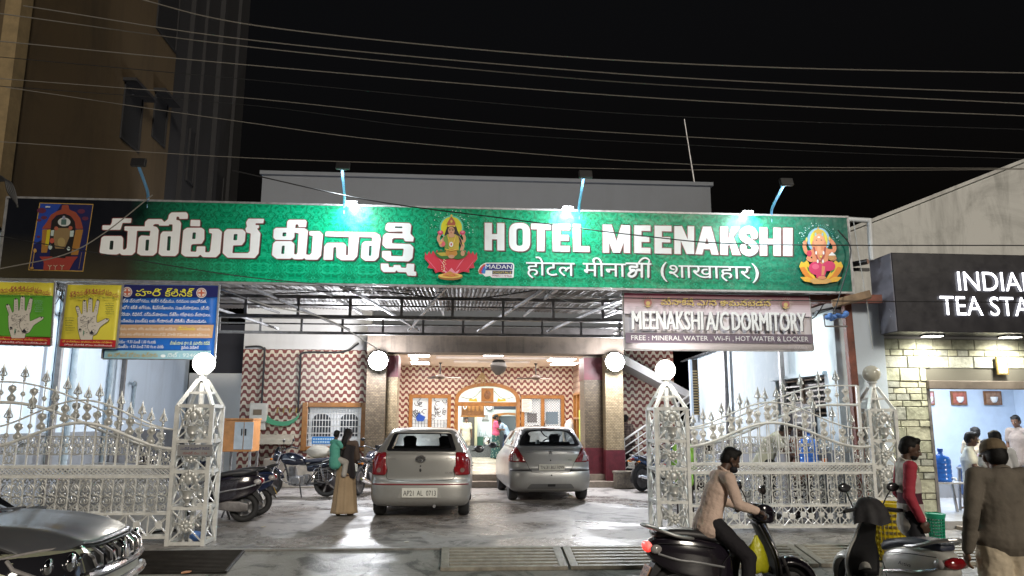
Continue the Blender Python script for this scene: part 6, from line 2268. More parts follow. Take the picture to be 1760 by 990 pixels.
def pillar(cx, cy, w_, label, lit, zb=0.0, ztop=1.82, gr=0.15):
 t = thing('gate_pillar', label, 'gate pillar', (cx, cy, zb), group='lattice gate pillars')
 h = w_ / 2
 zs = [0.03, 0.48, 0.95, 1.35, ztop]
 b = MB()
 for sx in (-1, 1):
  for sy in (-1, 1):
   b.bar((cx + sx * h, cy + sy * h, zb), (cx + sx * h, cy + sy * h, zb + ztop), 0.052, up=(1, 0, 0))
 for z in zs:
  for s in (-1, 1):
   b.bar((cx - h + .027, cy + s * h, zb + z), (cx + h - .027, cy + s * h, zb + z), 0.034, 0.046)
   b.bar((cx + s * h, cy - h + .027, zb + z), (cx + s * h, cy + h - .027, zb + z), 0.034, 0.046)
 b.build('frame', M_SILVERP, t, smooth=0)
 b = MB()
 for i in range(4):
  z0, z1 = zb + zs[i] + .02, zb + zs[i + 1] - .02
  for s in (-1, 1):
   y = cy + s * (h - 0.004)
   b.bar((cx - h + .02, y, z0), (cx + h - .02, y, z1), 0.016)
   b.bar((cx + h - .02, y + .008, z0), (cx - h + .02, y + .008, z1), 0.016)
   x = cx + s * (h - 0.004)
   b.bar((x, cy - h + .02, z0), (x, cy + h - .02, z1), 0.016)
   b.bar((x + .008, cy + h - .02, z0), (x + .008, cy - h + .02, z1), 0.016)
 b.build('bracing', M_SILVERP, t, smooth=0)
 b = MB()
 b.tube([(cx, cy, zb + 0.0), (cx, cy, zb + 2.14)], 0.038, 10)
 b.tube([(cx - 0.12, cy + 0.06, zb + 0.0), (cx - 0.12, cy + 0.06, zb + 1.8)], 0.02, 8)
 b.build('core_pipe', M_SILVERP, t)
 b = MB()
 z2 = zb + ztop + 0.36
 for sx in (-1, 1):
  for sy in (-1, 1):
   b.bar((cx + sx * h, cy + sy * h, zb + ztop), (cx + sx * 0.045, cy + sy * 0.045, z2), 0.042)
 m_ = 0.5
 hh = h * (1 - m_) + 0.045 * m_
 zz = zb + ztop + 0.36 * m_
 for s in (-1, 1):
  b.bar((cx - hh, cy + s * hh, zz), (cx + hh, cy + s * hh, zz), 0.03)
  b.bar((cx + s * hh, cy - hh, zz), (cx + s * hh, cy + hh, zz), 0.03)
 b.build('cap', M_SILVERP, t, smooth=0)
 b = MB()
 for sy, ny in ((cy - h - 0.005, -1), (cy + h + 0.005, 1)):
  for i, z in enumerate((0.25, 0.72, 1.14, 1.56)):
   if i % 2:
    cast_urn(b, (cx, sy, zb + z - 0.03), 1.15, ny)
   else:
    rosette(b, (cx, sy, zb + z), 1.1, ny)
 for i, z in enumerate((0.25, 0.72, 1.14, 1.56)):
  b.ball((cx + h, cy, zb + z), (0.02, 0.05, 0.05), 8)
  b.ball((cx - h, cy, zb + z), (0.02, 0.05, 0.05), 8)
 b.build('casting', M_ALU, t)
 b = MB()
 b.lathe([(0.06, 0), (0.045, 0.04), (0.05, 0.07), (0.075, 0.085), (0.075, 0.10)], (cx, cy, zb + ztop + 0.35), 16)
 b.build('lamp_collar', M_SILVERP, t)
 b = MB()
 b.ball((cx, cy, zb + ztop + 0.45 + gr * .93), gr, 24)
 b.build('globe', M_GLOBE if lit else M_GLOBE0, t)
 if lit:
  lamp('globe_light', 'POINT', (cx, cy - gr - 0.03, zb + ztop + 0.45 + gr), 26, (1.0, 0.94, 0.84), 0.1, parent=t)
 return t
pl = pillar(-3.53, 10.88, 0.46, 'silver lattice gate pillar with lit globe and a small name plate, left of the entrance', True)
pillar(3.17, 11.38, 0.47, 'silver lattice gate pillar with lit globe, right of the entrance beside the scooter rider', True)
pillar(6.62, 11.72, 0.42, 'silver lattice gate pillar with unlit globe against the stone wall', False, gr=0.135)
a, c = W(306, 764, Y=10.6), W(364, 784, Y=10.6)
t = thing('name_plate', 'small translucent name plate tied across the left gate pillar', 'sign', (a.x, 10.6, c.z))
b = MB()
b.span((a.x, 10.598, c.z), (c.x, 10.606, a.z))
b.build('plate', mat('grey acrylic plate', (0.30, 0.30, 0.31), 0.3, var=0.1), t, smooth=0)
f = Flat(10.596)
f.text((0.04, 0.05, 0.16), 'సురేష్ కుమార్ రెడ్డి', (310, 773), (360, 773), 4, 0.02)
f.text((0.28, 0.06, 0.05), 'రూమ్ నం: 116', (314, 781), (356, 781), 4, 0.02)
f.done('print', t)
for x, y, z in ((-3.30, 10.88, 0.45), (-3.30, 10.88, 0.95), (-3.30, 10.88, 1.38)):
 b = MB()
 b.span((x + .01, y - .1, z - .06), (x + .035, y - .02, z + .06))
 b.build('hinge', M_SILVERP, pl, smooth=0, bevel=0.004)
b = MB()
b.ball((-3.48, 10.9, 0.09), (0.10, 0.08, 0.07), 8)
tag(b.build('blue_bag', mat('blue polythene', (0.10, 0.22, 0.55), 0.4)), 'crumpled blue plastic bag lying inside the left gate pillar', 'bag')
# ================================================================ GATES
def link(me, name, par, loc):
 o = bpy.data.objects.new(name, me)
 col.objects.link(o)
 o.parent = par
 o.location = Vector(loc) - ORG[par.name]
 return o
def proto(fn, m, name):
 b = MB()
 fn(b)
 o = b.build(name, m, None)
 me = o.data
 bpy.data.objects.remove(o)
 return me
def _spear(b):
 b.lathe([(0.012, 0), (0.022, 0.015), (0.010, 0.03), (0.020, 0.045), (0.014, 0.06)], n=8)
 for s in (1.0, 0.62):
  o = 0.06 if s == 1.0 else 0.125
  for i in range(4):
   a = PI / 4 + PI / 2 * i
   d = Vector((math.cos(a), math.sin(a), 0))
   p = [d * 0.008 + Vector((0, 0, o)), d * 0.046 * s + Vector((0, 0, o + 0.02 * s)), d * 0.036 * s + Vector((0, 0, o + 0.055 * s)), d * 0.006 + Vector((0, 0, o + 0.09 * s))]
   b.tube(p, [0.008, 0.013 * s, 0.011 * s, 0.004], 5)
 b.lathe([(0.016, 0.15), (0.020, 0.165), (0.001, 0.245)], n=8)
def _boss(b):
 for i in range(6):
  a = 2 * PI * i / 6
  b.ball((0.022 * math.cos(a), 0, 0.022 * math.sin(a)), (0.016, 0.012, 0.016), 6)
 b.ball((0, 0, 0), 0.02, 8)
def _spade(b):
 fan = [(-0.048, 0.10), (0, 0.115), (0.048, 0.10), (0.060, 0.055), (0.028, 0.02), (0.014, 0), (0.028, -0.02), (0.060, -0.055), (0.048, -0.10), (0, -0.115), (-0.048, -0.10), (-0.060, -0.055), (-0.028, -0.02), (-0.014, 0), (-0.028, 0.02), (-0.060, 0.055)]
 b.prism(rnd(fan, 0.012, 2), (0, -0.007, 0), (1, 0, 0), (0, 0, 1), (0, 0.014, 0))
 for s in (-1, 1):
  b.ball((0, -0.008, s * 0.07), (0.03, 0.012, 0.03), 8)
def curl(b, pts, r=0.0075, n=5):
 b.tube(spl([(p[0], p[2] if len(p) > 2 else 0, p[1]) for p in pts], 4), r, n)
def _casting(b):
 for s in (-1, 1):
  curl(b, [(s * .065, -.10), (s * .05, -.02), (s * .02, -.05), (s * .03, -.085), (s * .05, -.08)])
  curl(b, [(s * .065, .10), (s * .05, .02), (s * .02, .05), (s * .03, .085), (s * .05, .08)])
  curl(b, [(s * .005, -.02), (s * .04, 0), (s * .005, .02)])
  curl(b, [(s * .01, .115), (s * .035, .10), (s * .06, .12)])
  curl(b, [(s * .01, -.115), (s * .035, -.10), (s * .06, -.12)])
 b.ball((0, 0, 0), (0.018, 0.012, 0.03), 8)
 b.bar((-.07, 0, .12), (.07, 0, .12), .012)
 b.bar((-.07, 0, -.12), (.07, 0, -.12), .012)
def _scroll(b):
 for s in (-1, 1):
  curl(b, [(s * .01, .215), (s * .05, .20), (s * .062, .165), (s * .035, .150), (s * .02, .17)], .009)
  curl(b, [(s * .015, .14), (s * .045, .11), (s * .072, .05), (s * .068, 0), (s * .03, -.015), (s * .018, .02), (s * .04, .03)], .010)
  curl(b, [(s * .03, -.01), (s * .075, -.035), (s * .078, -.085), (s * .045, -.13), (s * .012, -.15)], .010)
  curl(b, [(s * .012, -.04), (s * .04, -.055), (s * .035, -.095), (s * .008, -.10)], .008)
  curl(b, [(s * .012, -.15), (s * .03, -.185), (s * .062, -.18), (s * .06, -.15), (s * .042, -.155)], .009)
  curl(b, [(s * .005, .12), (s * .028, .08), (s * .005, .05)], .008)
 b.ball((0, 0, .20), (0.018, 0.014, 0.025), 8)
 b.ball((0, 0, 0.0), (0.02, 0.014, 0.02), 8)
 b.ball((0, 0, -.07), (0.016, 0.012, 0.03), 8)
 b.bar((0, 0, -.15), (0, 0, -.22), 0.014)
SPEAR, BOSS, SPADE, CAST, SCROLL = (proto(f_, M_ALU, n_) for f_, n_ in ((_spear, 'spear_finial'), (_boss, 'boss'), (_spade, 'fan_plate'), (_casting, 'cast_panel'), (_scroll, 'scroll_panel')))
def gate(label, x0, x1, y, top, low, name='gate_panel', z0=0.09, pitch=0.145, phase=0, bottom=True):
 t = thing(name, label, 'gate', ((x0 + x1) / 2, y, 0))
 b = MB()
 zb, z1, z2, z3 = z0, 0.395, 0.875, 1.005
 for z, h in ((zb, .035), (z1, .03), (z2, .035), (z3, .035)):
  b.bar((x0, y, z), (x1, y, z), 0.035, h)
 for x in (x0, x1):
  b.bar((x, y, 0.02), (x, y, top(x)), 0.045, up=(0, 1, 0))
 n = 40
 xs = [x0 + (x1 - x0) * i / n for i in range(n + 1)]
 b.tube([(x, y, low(x)) for x in xs], 0.021, 8)
 b.tube([(x, y, top(x)) for x in xs], 0.012, 8)
 b.build('frame', M_SILVERP, t)
 b = MB()
 s = 0.062
 k = int((x1 - x0) / s)
 for i in range(k):
  a = x0 + i * s
  b.bar((a, y - .004, z2 + .015), (a + (z3 - z2), y - .004, z3 - .015), 0.009)
  b.bar((a + (z3 - z2), y + .004, z2 + .015), (a, y + .004, z3 - .015), 0.009)
 b.build('lattice_band', M_SILVERP, t, smooth=0)
 b = MB()
 k = max(1, round((x1 - x0) / 0.29))
 w_ = (x1 - x0) / k
 for i in range(k):
  a = x0 + i * w_
  b.bar((a, y - .004, zb), (a + w_, y - .004, z1), 0.014)
  b.bar((a + w_, y + .004, zb), (a, y + .004, z1), 0.014)
  b.lathe([(0.045, -.012), (0.045, .012)], (a + w_ / 2, y, (zb + z1) / 2), 12, (0, 1, 0))
  b.bar((a, y, zb), (a, y, z1), 0.012)
 b.build('zigzag_base', M_SILVERP, t, smooth=30)
 nb_ = int((x1 - x0) / pitch)
 off = ((x1 - x0) - nb_ * pitch) / 2
 for i in range(1, nb_):
  x = x0 + off + i * pitch
  b = MB()
  zt = top(x) + (0.02 if (i + phase) % 2 == 0 else 0)
  b.bar((x, y, z3), (x, y, zt), 0.013, up=(0, 1, 0))
  b.bar((x, y, z1), (x, y, z2), 0.013, up=(0, 1, 0))
  b.build('bar', M_SILVERP, t, smooth=0)
  if (i + phase) % 2 == 0:
   link(SPEAR, 'spear_finial', t, (x, y, zt))
   link(BOSS, 'boss', t, (x, y, top(x) - 0.15))
   link(CAST, 'cast_panel', t, (x + pitch / 2, y, min(low(x + pitch / 2) - 0.15, z3 + 0.28)))
  else:
   link(SPADE, 'fan_plate', t, (x, y, top(x) - 0.155))
   link(SCROLL, 'scroll_panel', t, (x + pitch / 2, y, 0.63))
 return t
def hump(x0, x1, lo, hi):
 def f_(x):
  u = (x - x0) / (x1 - x0)
  return lo + (hi - lo) * (0.5 - 0.5 * math.cos(2 * PI * u))
 return f_
def ess(x0, x1, lo, hi):
 def f_(x):
  u = min(1, max(0, (x - x0) / (x1 - x0)))
  return lo + (hi - lo) * (0.5 - 0.5 * math.cos(PI * u))
 return f_
gate('humped silver iron fence panel left of the entrance, in front of the open leaf', -6.36, -3.79, 10.80, hump(-6.36, -3.79, 1.50, 1.89), hump(-6.36, -3.79, 1.24, 1.585), 'fence_panel')
gate('open silver gate leaf rising to the left edge, folded back behind the left fence panel', -6.75, -3.86, 10.97, ess(-3.86, -6.2, 1.50, 2.14), ess(-3.86, -6.2, 1.24, 1.86), 'gate_leaf', phase=1)
gate('humped silver iron fence panel right of the entrance, behind the scooter rider', 3.44, 6.36, 11.42, hump(3.44, 6.2, 1.54, 1.93), hump(3.44, 6.2, 1.26, 1.62), 'fence_panel')
gate('open silver gate leaf rising to the right, folded back behind the right fence panel', 3.44, 6.30, 11.60, ess(3.5, 5.9, 1.52, 2.20), ess(3.5, 5.9, 1.26, 1.90), 'gate_leaf', phase=1)
# ================================================================ OVERHEAD WIRES
WIRES = [
 ([(215, -8), (440, 44), (900, 92), (1300, 115), (1780, 126)], 0.011, M_WIREG, 'top pale'),
 ([(40, 10), (440, 70), (1000, 122), (1400, 146), (1780, 161)], 0.010, M_WIREG, 'second'),
 ([(-10, 22), (440, 82), (1000, 136), (1400, 160), (1780, 179)], 0.010, M_WIREG, 'third'),
 ([(-10, 70), (440, 113), (1000, 160), (1400, 184), (1780, 200)], 0.009, M_WIREG, 'fourth'),
 ([(0, 98), (440, 138), (1000, 190), (1400, 210), (1780, 223)], 0.007, M_WIRE, 'fifth'),
 ([(0, 135), (440, 170), (900, 217), (1400, 247), (1780, 264)], 0.007, M_WIREG, 'sixth'),
 ([(0, 148), (440, 182), (800, 226), (1400, 260), (1780, 274)], 0.006, M_WIRE, 'seventh'),
 ([(10, 150), (420, 210), (700, 245), (1200, 283), (1780, 290)], 0.007, M_WIREG, 'eighth'),
 ([(-10, 243), (440, 272), (1000, 289), (1400, 293), (1780, 291)], 0.007, M_WIREG, 'ninth'),
]
for i, (pts, r_, mm, o_) in enumerate(WIRES):
 b = MB()
 b.tube(spl([W(*p, Y=9.0 + 0.12 * (i % 3)) for p in pts], 8), r_ * .72, 5)
 t = b.build('overhead_wire', mm)
 tag(t, ('pale' if mm is M_WIREG else 'dark') + ' wire crossing the night sky, ' + o_.replace('top pale', 'first') + ' from the top', 'wire', 'overhead wires')
for pts, Y, r_, mm, lab in (
  ([(400, 293), (640, 345), (880, 377), (1100, 405), (1300, 420), (1780, 422)], 10.6, 0.009, M_WIRE, 'black wire crossing in front of the English lettering of the sign'),
  ([(-5, 463), (110, 438), (180, 400), (262, 335)], 10.4, 0.008, M_WIREG, 'pale wire rising across the shrine picture at the sign\'s left end'),
  ([(-5, 405), (150, 432), (440, 478), (760, 503)], 10.5, 0.007, M_WIRE, 'dark wire running along the foot of the Telugu lettering'),
  ([(1020, 511), (1300, 516), (1780, 520)], 10.6, 0.008, M_WIRE, 'black wire crossing the top of the maroon banner')):
 b = MB()
 b.tube(spl([W(*p, Y=Y) for p in pts], 8), r_, 5)
 tag(b.build('service_wire', mm), lab, 'wire')
b = MB()
for i in range(5):
 b.tube(spl([W(-6, 300 + i * 3, Y=9.6), W(8 + i * 2, 308 + i, Y=9.6), W(14 + i * 3, 330, Y=9.6), W(30, 352 + i, Y=9.6)], 5), 0.012, 5)
tag(b.build('cable_bundle', M_WIRE), 'bundle of black cables looping in at the left edge above the sign', 'cable')
b = MB()
r5 = random.Random(8)
for i in range(12):
 p0 = W(92 + r5.uniform(0, 26), 486 + r5.uniform(0, 8), Y=11.6)
 p1 = W(88 + r5.uniform(0, 30), 520 + r5.uniform(-12, 22), Y=11.6)
 b.tube([p0, p0.lerp(p1, .5) + Vector((r5.uniform(-.1, .1), 0, 0)), p1], 0.006, 4)
tag(b.build('palm_frond', M_WIRE), 'dark tangle of wire between the two palm banners', 'wire')
# ================================================================ CARS
def carpaint(name, c, rough=0.32, metal=0.55):
 t = NT(name, rough)
 o, x, y, z = t.obj()
 d = t.noise(o, 3.5, 6, 0.7)
 f = t.noise(o, 60, 3)
 grime = t.ramp(d, 0.45, 0.75)
 low = t.mth('MAXIMUM', 0.0, t.mth('SUBTRACT', 1.0, t.mth('MULTIPLY', z, 1.6)))
 k = t.mth('MINIMUM', 1.0, t.mth('ADD', t.mth('MULTIPLY', grime, 0.22), t.mth('MULTIPLY', low, t.mth('MULTIPLY', d, 0.9))))
 t.base(t.mix(k, c, (0.20, 0.19, 0.175)))
 t.set(t.b.inputs['Roughness'], t.mth('ADD', rough, t.mth('MULTIPLY', k, 0.4)))
 t.set(t.b.inputs['Metallic'], t.mth('MULTIPLY', metal, t.mth('SUBTRACT', 1.0, k)))
 t.b.inputs['Coat Weight'].default_value = 0.35
 t.b.inputs['Coat Roughness'].default_value = 0.12
 return t.m
M_SILVER1 = carpaint('dusty silver car paint', (0.34, 0.335, 0.32))
M_SILVER2 = carpaint('bluish silver car paint', (0.36, 0.365, 0.37))
M_GREYCAR = carpaint('slate grey suv paint', (0.105, 0.11, 0.125), 0.33, 0.12)
M_CREAMCAR = carpaint('pale cream suv paint', (0.44, 0.45, 0.33), 0.35, 0.2)
_g = NT('tinted car glass', 0.03)
_fr = _g.n('Fresnel', IOR=1.45)
_tr = _g.n('BsdfTransparent')
_tr.inputs[0].default_value = (0.62, 0.66, 0.67, 1)
_gl = _g.n('BsdfGlossy', Roughness=0.03)
_mx = _g.n('MixShader')
_g.t.links.new(_fr.outputs[0], _mx.inputs[0])
_g.t.links.new(_tr.outputs[0], _mx.inputs[1])
_g.t.links.new(_gl.outputs[0], _mx.inputs[2])
_g.t.links.new(_mx.outputs[0], _g.t.nodes['Material Output'].inputs['Surface'])
M_GLASS = _g.m
M_FRIT = mat('black glass border', (0.010, 0.010, 0.012), 0.12)
M_SEAT = mat('dark grey seat cloth', (0.03, 0.03, 0.034), 0.85, var=0.2)
M_REDL = mat('red lamp lens', (0.20, 0.006, 0.010), 0.10, coat=0.6, var=0.3, vscale=18)
M_CLEARL = mat('clear lamp lens', (0.36, 0.34, 0.34), 0.12, coat=0.5, var=0.2, vscale=22)
M_TRIM = mat('black bumper plastic', (0.02, 0.02, 0.022), 0.6)
M_PLATE = mat('white number plate', (0.64, 0.63, 0.58), 0.45, var=0.08)
M_PLATEY = mat('yellow number plate', (0.62, 0.40, 0.06), 0.45)
M_INKB = mat('black plate lettering', (0.015, 0.015, 0.015), 0.5)
def lerp_tab(tab, z):
 if z <= tab[0][0]:
  return tab[0][1]
 for (a, p), (c, q) in zip(tab[:-1], tab[1:]):
  if z <= c:
   t = (z - a) / (c - a)
   return p + (q - p) * t
 return tab[-1][1]
def smooth_tab(tab):
 """resample a (z, v) table through a monotone-ish spline"""
 pts = spl([(a, b, 0) for a, b in tab], 6)
 out, last = [], -9
 for p in pts:
  if p[0] > last + 1e-4:
   out.append((p[0], p[1]))
   last = p[0]
 return out
class Body:
 def __init__(self, rear, front, half, bow_r, bow_f):
  self.r, self.f, self.h = smooth_tab(rear), smooth_tab(front), smooth_tab(half)
  self.br, self.bf = bow_r, bow_f
 def yr(self, x, z):
  h = lerp_tab(self.h, z)
  u = min(1.0, abs(x) / h)
  return lerp_tab(self.r, z) + self.br * (1 - math.sqrt(max(0, 1 - u ** 5))) + 0.03 * u * u
 def yf(self, x, z):
  h = lerp_tab(self.h, z)
  u = min(1.0, abs(x) / h)
  return lerp_tab(self.f, z) - self.bf * (1 - math.sqrt(max(0, 1 - u ** 4))) - 0.06 * u * u
 def ring(self, z, n=18, m=22):
  h = lerp_tab(self.h, z)
  us = [math.sin(PI / 2 * (-1 + 2 * i / n)) for i in range(n + 1)]
  us = [math.copysign(abs(u) ** 0.8, u) for u in us]
  out = [Vector((u * h, self.yr(u * h, z), z)) for u in us]
  y0, y1 = self.yr(h, z), self.yf(h, z)
  for i in range(1, m):
   t = i / m
   out.append(Vector((h * (1 + 0.012 * math.sin(PI * t)), y0 + (y1 - y0) * t, z)))
  out += [Vector((-u * h, self.yf(u * h, z), z)) for u in us]
  for i in range(1, m):
   t = i / m
   out.append(Vector((-h * (1 + 0.012 * math.sin(PI * t)), y1 + (y0 - y1) * t, z)))
  return out
def conform(mb, polys, mp, step=0.06):
 """fill 2-D polygons and bend them onto a surface"""
 xs = [p[0] for q in polys for p in q]
 zs = [p[1] for q in polys for p in q]
 ex = []
 dense = []
 for q in polys:
  d = []
  for i in range(len(q)):
   a, c = q[i], q[(i + 1) % len(q)]
   L = math.hypot(c[0] - a[0], c[1] - a[1])
   k = max(1, int(L / step))
   d += [(a[0] + (c[0] - a[0]) * j / k, a[1] + (c[1] - a[1]) * j / k) for j in range(k)]
  dense.append(d)
 nx_, nz_ = int((max(xs) - min(xs)) / step), int((max(zs) - min(zs)) / step)
 for i in range(1, nx_ + 1):
  for j in range(1, nz_ + 1):
   ex.append((min(xs) + (i - .37) * step, min(zs) + (j - .41) * step))
 vs, ts, loops = fill2dx(dense, ex)
 mb.add([mp(a, c) for a, c in vs], ts)
def fill2dx(polys, extra):
 pts, edges = [], []
 for p in polys:
  o = len(pts)
  pts.extend(p)
  edges.extend((o + i, o + (i + 1) % len(p)) for i in range(len(p)))
 pts = [Vector(p) for p in pts] + [Vector(p) for p in extra]
 vs, es, fs, *_ = delaunay_2d_cdt(pts, edges, [], 0, 1e-6)
 V = np.array([(p.x, p.y) for p in vs])
 T = np.array([f for f in fs if len(f) == 3])
 C = V[T].mean(axis=1)
 wn = np.zeros(len(C), int)
 for p in polys:
  q = np.array([tuple(x) for x in p], float)
  for i in range(len(q)):
   a, b = q[i], q[(i + 1) % len(q)]
   s = (b[0] - a[0]) * (C[:, 1] - a[1]) - (C[:, 0] - a[0]) * (b[1] - a[1])
   wn += ((a[1] <= C[:, 1]) & (b[1] > C[:, 1]) & (s > 0)).astype(int)
   wn -= ((a[1] > C[:, 1]) & (b[1] <= C[:, 1]) & (s < 0)).astype(int)
 T = [tuple(int(i) for i in t) for t, w in zip(T, wn) if w != 0]
 return [tuple(p) for p in V], T, []
def thick(o, t):
 m = o.modifiers.new('thick', 'SOLIDIFY')
 m.thickness = t
 m.offset = 0
 return o
def wheel(par, x, y, r, w_, name='wheel', spokes=5, rimc=None):
 b = MB()
 pr = [(r * .62, -w_ / 2), (r * .90, -w_ / 2), (r * .98, -w_ * .36), (r, -w_ * .2), (r, w_ * .2), (r * .98, w_ * .36), (r * .90, w_ / 2), (r * .62, w_ / 2)]
 b.lathe(pr, (x, y, r), 32, (1, 0, 0))
 w = b.build(name, M_RUBBER, par, **LO)
 b = MB()
 b.lathe([(r * .62, -w_ * .42), (r * .64, 0), (r * .62, w_ * .42)], (x, y, r), 28, (1, 0, 0))
 s = 1 if x > 0 else -1
 b.lathe([(0.001, s * w_ * .30), (r * .16, s * w_ * .32), (r * .2, s * w_ * .2)], (x, y, r), 16, (1, 0, 0))
 for i in range(spokes):
  a = 2 * PI * i / spokes
  d = Vector((0, math.cos(a), math.sin(a)))
  b.bar(Vector((x + s * w_ * .27, y, r)) + d * r * .1, Vector((x + s * w_ * .30, y, r)) + d * r * .63, r * .16, 0.03, up=(1, 0, 0))
 b.build('rim', rimc or M_ALU, w, **LO)
 return w
def cut(o, cutter_mb):
 c = cutter_mb.build('cutter', M_TRIM, None, smooth=0)
 m = o.modifiers.new('cut', 'BOOLEAN')
 m.operation = 'DIFFERENCE'
 m.object = c
 m.solver = 'EXACT'
 bpy.context.view_layer.update()
 dg = bpy.context.evaluated_depsgraph_get()
 me = bpy.data.meshes.new_from_object(o.evaluated_get(dg))
 o.modifiers.clear()
 old = o.data
 o.data = me
 bpy.data.meshes.remove(old)
 bpy.data.objects.remove(c)
 me.polygons.foreach_set('use_smooth', [True] * len(me.polygons))
 me.set_sharp_from_angle(angle=R(38))
def hatchback(root, S, paint, belt, ztop, L, axles, rwin, swins, fwin):
 """shared shell: lower body, roof, glazed upper sheets; S is a Body"""
 zs = [S.r[0][0]]
 z = zs[0]
 while z < belt:
  z += 0.03
  zs.append(min(z, belt))
 b = MB()
 b.loft([S.ring(z) for z in zs])
 body = b.build('body', paint, root, smooth=38, **LO)
 c = MB()
 for y in axles:
  c.lathe([(0.345, -1.2), (0.345, 1.2)], (0, y, 0.30), 32, (1, 0, 0))
 cut(body, c)
 b = MB()
 b.box((0, L / 2, 0.40), (1.05, L - 0.6, 0.36))
 b.build('underbody', M_TRIM, root, smooth=0, **LO)
 b = MB()
 zt = [ztop - 0.075 + 0.075 * math.sin(PI / 2 * i / 8) for i in range(9)]
 b.loft([S.ring(z) for z in zt])
 b.build('roof', paint, root, smooth=50, **LO)
 z0, z1 = belt - 0.015, ztop - 0.07
 hr = lambda z: lerp_tab(S.h, z)
 zz_ = list(np.linspace(z0, z1, 9))
 out = [(hr(z) * .985, z) for z in zz_] + [(-hr(z) * .985, z) for z in zz_[::-1]]
 mp = lambda x, z: Vector((x, S.yr(x, z), z))
 b = MB()
 conform(b, [ccw(out), ccw(rwin, False)], mp, 0.05)
 thick(b.build('tailgate_frame', paint, root, smooth=50, **LO), 0.012)
 b = MB()
 inner = [((p[0]) * 0.86, belt + 0.05 + (p[1] - belt) * 0.80) for p in rwin]
 conform(b, [ccw(rwin), ccw(inner, False)], lambda x, z: mp(x, z) + Vector((0, -0.004, 0)), 0.05)
 b.build('window_border', M_FRIT, root, smooth=50, **LO)
 b = MB()
 conform(b, [ccw(rwin)], lambda x, z: mp(x, z) + Vector((0, 0.004, 0)), 0.05)
 b.build('rear_window', M_GLASS, root, smooth=50, **LO)
 for s in (-1, 1):
  ya, yb = (lambda z: S.yr(hr(z), z)), (lambda z: S.yf(hr(z), z))
  out = [(yb(z) - .03, z) for z in zz_] + [(ya(z) - .02, z) for z in zz_[::-1]]
  sp = lambda y, z, s=s: Vector((s * hr(z) * (1 + 0.012 * math.sin(PI * min(1, max(0, (y - ya(z)) / (yb(z) - ya(z)))))), y, z))
  b = MB()
  conform(b, [ccw(out)] + [ccw(q, False) for q in swins], sp, 0.07)
  thick(b.build('side_frame', paint, root, smooth=50, **LO), 0.012)
  for q in swins:
   b = MB()
   conform(b, [ccw(q)], sp, 0.1)
   b.build('side_window', M_GLASS, root, smooth=50, **LO)
 b = MB()
 out = [(-hr(z0) * .96, z0), (hr(z0) * .96, z0), (hr(z1) * .96, z1), (-hr(z1) * .96, z1)]
 conform(b, [ccw(out)], lambda x, z: Vector((x, S.yf(x, z), z)), 0.1)
 b.build('windscreen', M_GLASS, root, smooth=50, **LO)
 for x in (-0.34, 0.34):
  b = MB()
  b.loft([[Vector((x + dx, 1.75 + dy + (z - 0.7) * -0.15, z)) for dx, dy in rnd([(-w_, -.06), (w_, -.06), (w_, .07), (-w_, .07)], .05, 3)] for z, w_ in ((0.6, .22), (0.95, .23), (1.12, .20), (1.17, .12), (1.19, .115), (1.30, .13), (1.35, .08))])
  b.build('seat', M_SEAT, root, **LO)
 b = MB()
 b.box((0, 0.75, belt - 0.06), (1.2, 0.5, 0.1))
 b.box((0, 1.02, belt - 0.02), (1.15, 0.14, 0.24))
 b.build('rear_bench', M_SEAT, root, smooth=0, bevel=0.03, **LO)
 b = MB()
 b.tube([Vector((0.34 + 0.18 * math.cos(a), 2.45 + 0.06 * math.sin(a), 1.05 + 0.17 * math.sin(a))) for a in np.linspace(0, 2 * PI, 20)[:-1]], 0.014, 6, closed=True)
 b.box((0, 2.75, 0.97), (1.25, 0.3, 0.12))
 b.build('dashboard', M_SEAT, root, **LO)
 for y in axles:
  for x in (-0.735, 0.735):
   wheel(root, x, y, 0.295, 0.185)
 return body
def mirror(root, x, y, z, paint):
 s = 1 if x > 0 else -1
 b = MB()
 b.bar((x - s * .13, y, z - .02), (x, y, z), 0.05, 0.03)
 b.ball((x + s * .03, y + .01, z + .02), (0.10, 0.06, 0.075), 14)
 m = b.build('mirror', M_BLACK if paint is None else paint, root, **LO)
 b = MB()
 b.ball((x + s * .03, y - .035, z + .02), (0.08, 0.02, 0.058), 14)
 b.build('mirror_glass', mat('mirror glass', (0.10, 0.10, 0.11), 0.08, 0.6), m, **LO)
def rear_text(mb, S, s, x0, x1, z0, h, bold, dy):
 ps = fit_text(s, x0, x1, z0, h, bold, 2)
 k = MB()
 text_fill(k, ps, (0, 0, 0), (1, 0, 0), (0, 0, 1))
 mb.add([Vector((p.x, S.yr(p.x, p.z) + dy, p.z)) for p in k.v], k.f)
SA = Body(rear=[(.20, .10), (.26, .03), (.34, .0), (.50, .0), (.60, .02), (.66, .055), (.80, .06), (1.0, .075), (1.10, .11), (1.2, .17), (1.32, .25), (1.42, .33), (1.46, .40), (1.49, .55), (1.515, .95)],
   front=[(.20, 3.60), (.3, 3.72), (.5, 3.76), (.68, 3.72), (.80, 3.60), (.88, 3.30), (.96, 2.98), (1.05, 2.80), (1.2, 2.58), (1.32, 2.35), (1.44, 2.05), (1.49, 1.80), (1.515, 1.45)],
   half=[(.20, .76), (.26, .82), (.36, .842), (.55, .848), (.75, .845), (.90, .83), (1.02, .80), (1.10, .765), (1.25, .68), (1.40, .595), (1.46, .555), (1.49, .49), (1.515, .30)], bow_r=0.16, bow_f=0.35)
ca = thing('hatchback_car', 'left silver hatchback on the forecourt, with tall all red tail lamps', 'car', (-0.60, 13.30, 0), R(-2.0), group='silver hatchbacks parked on the forecourt')
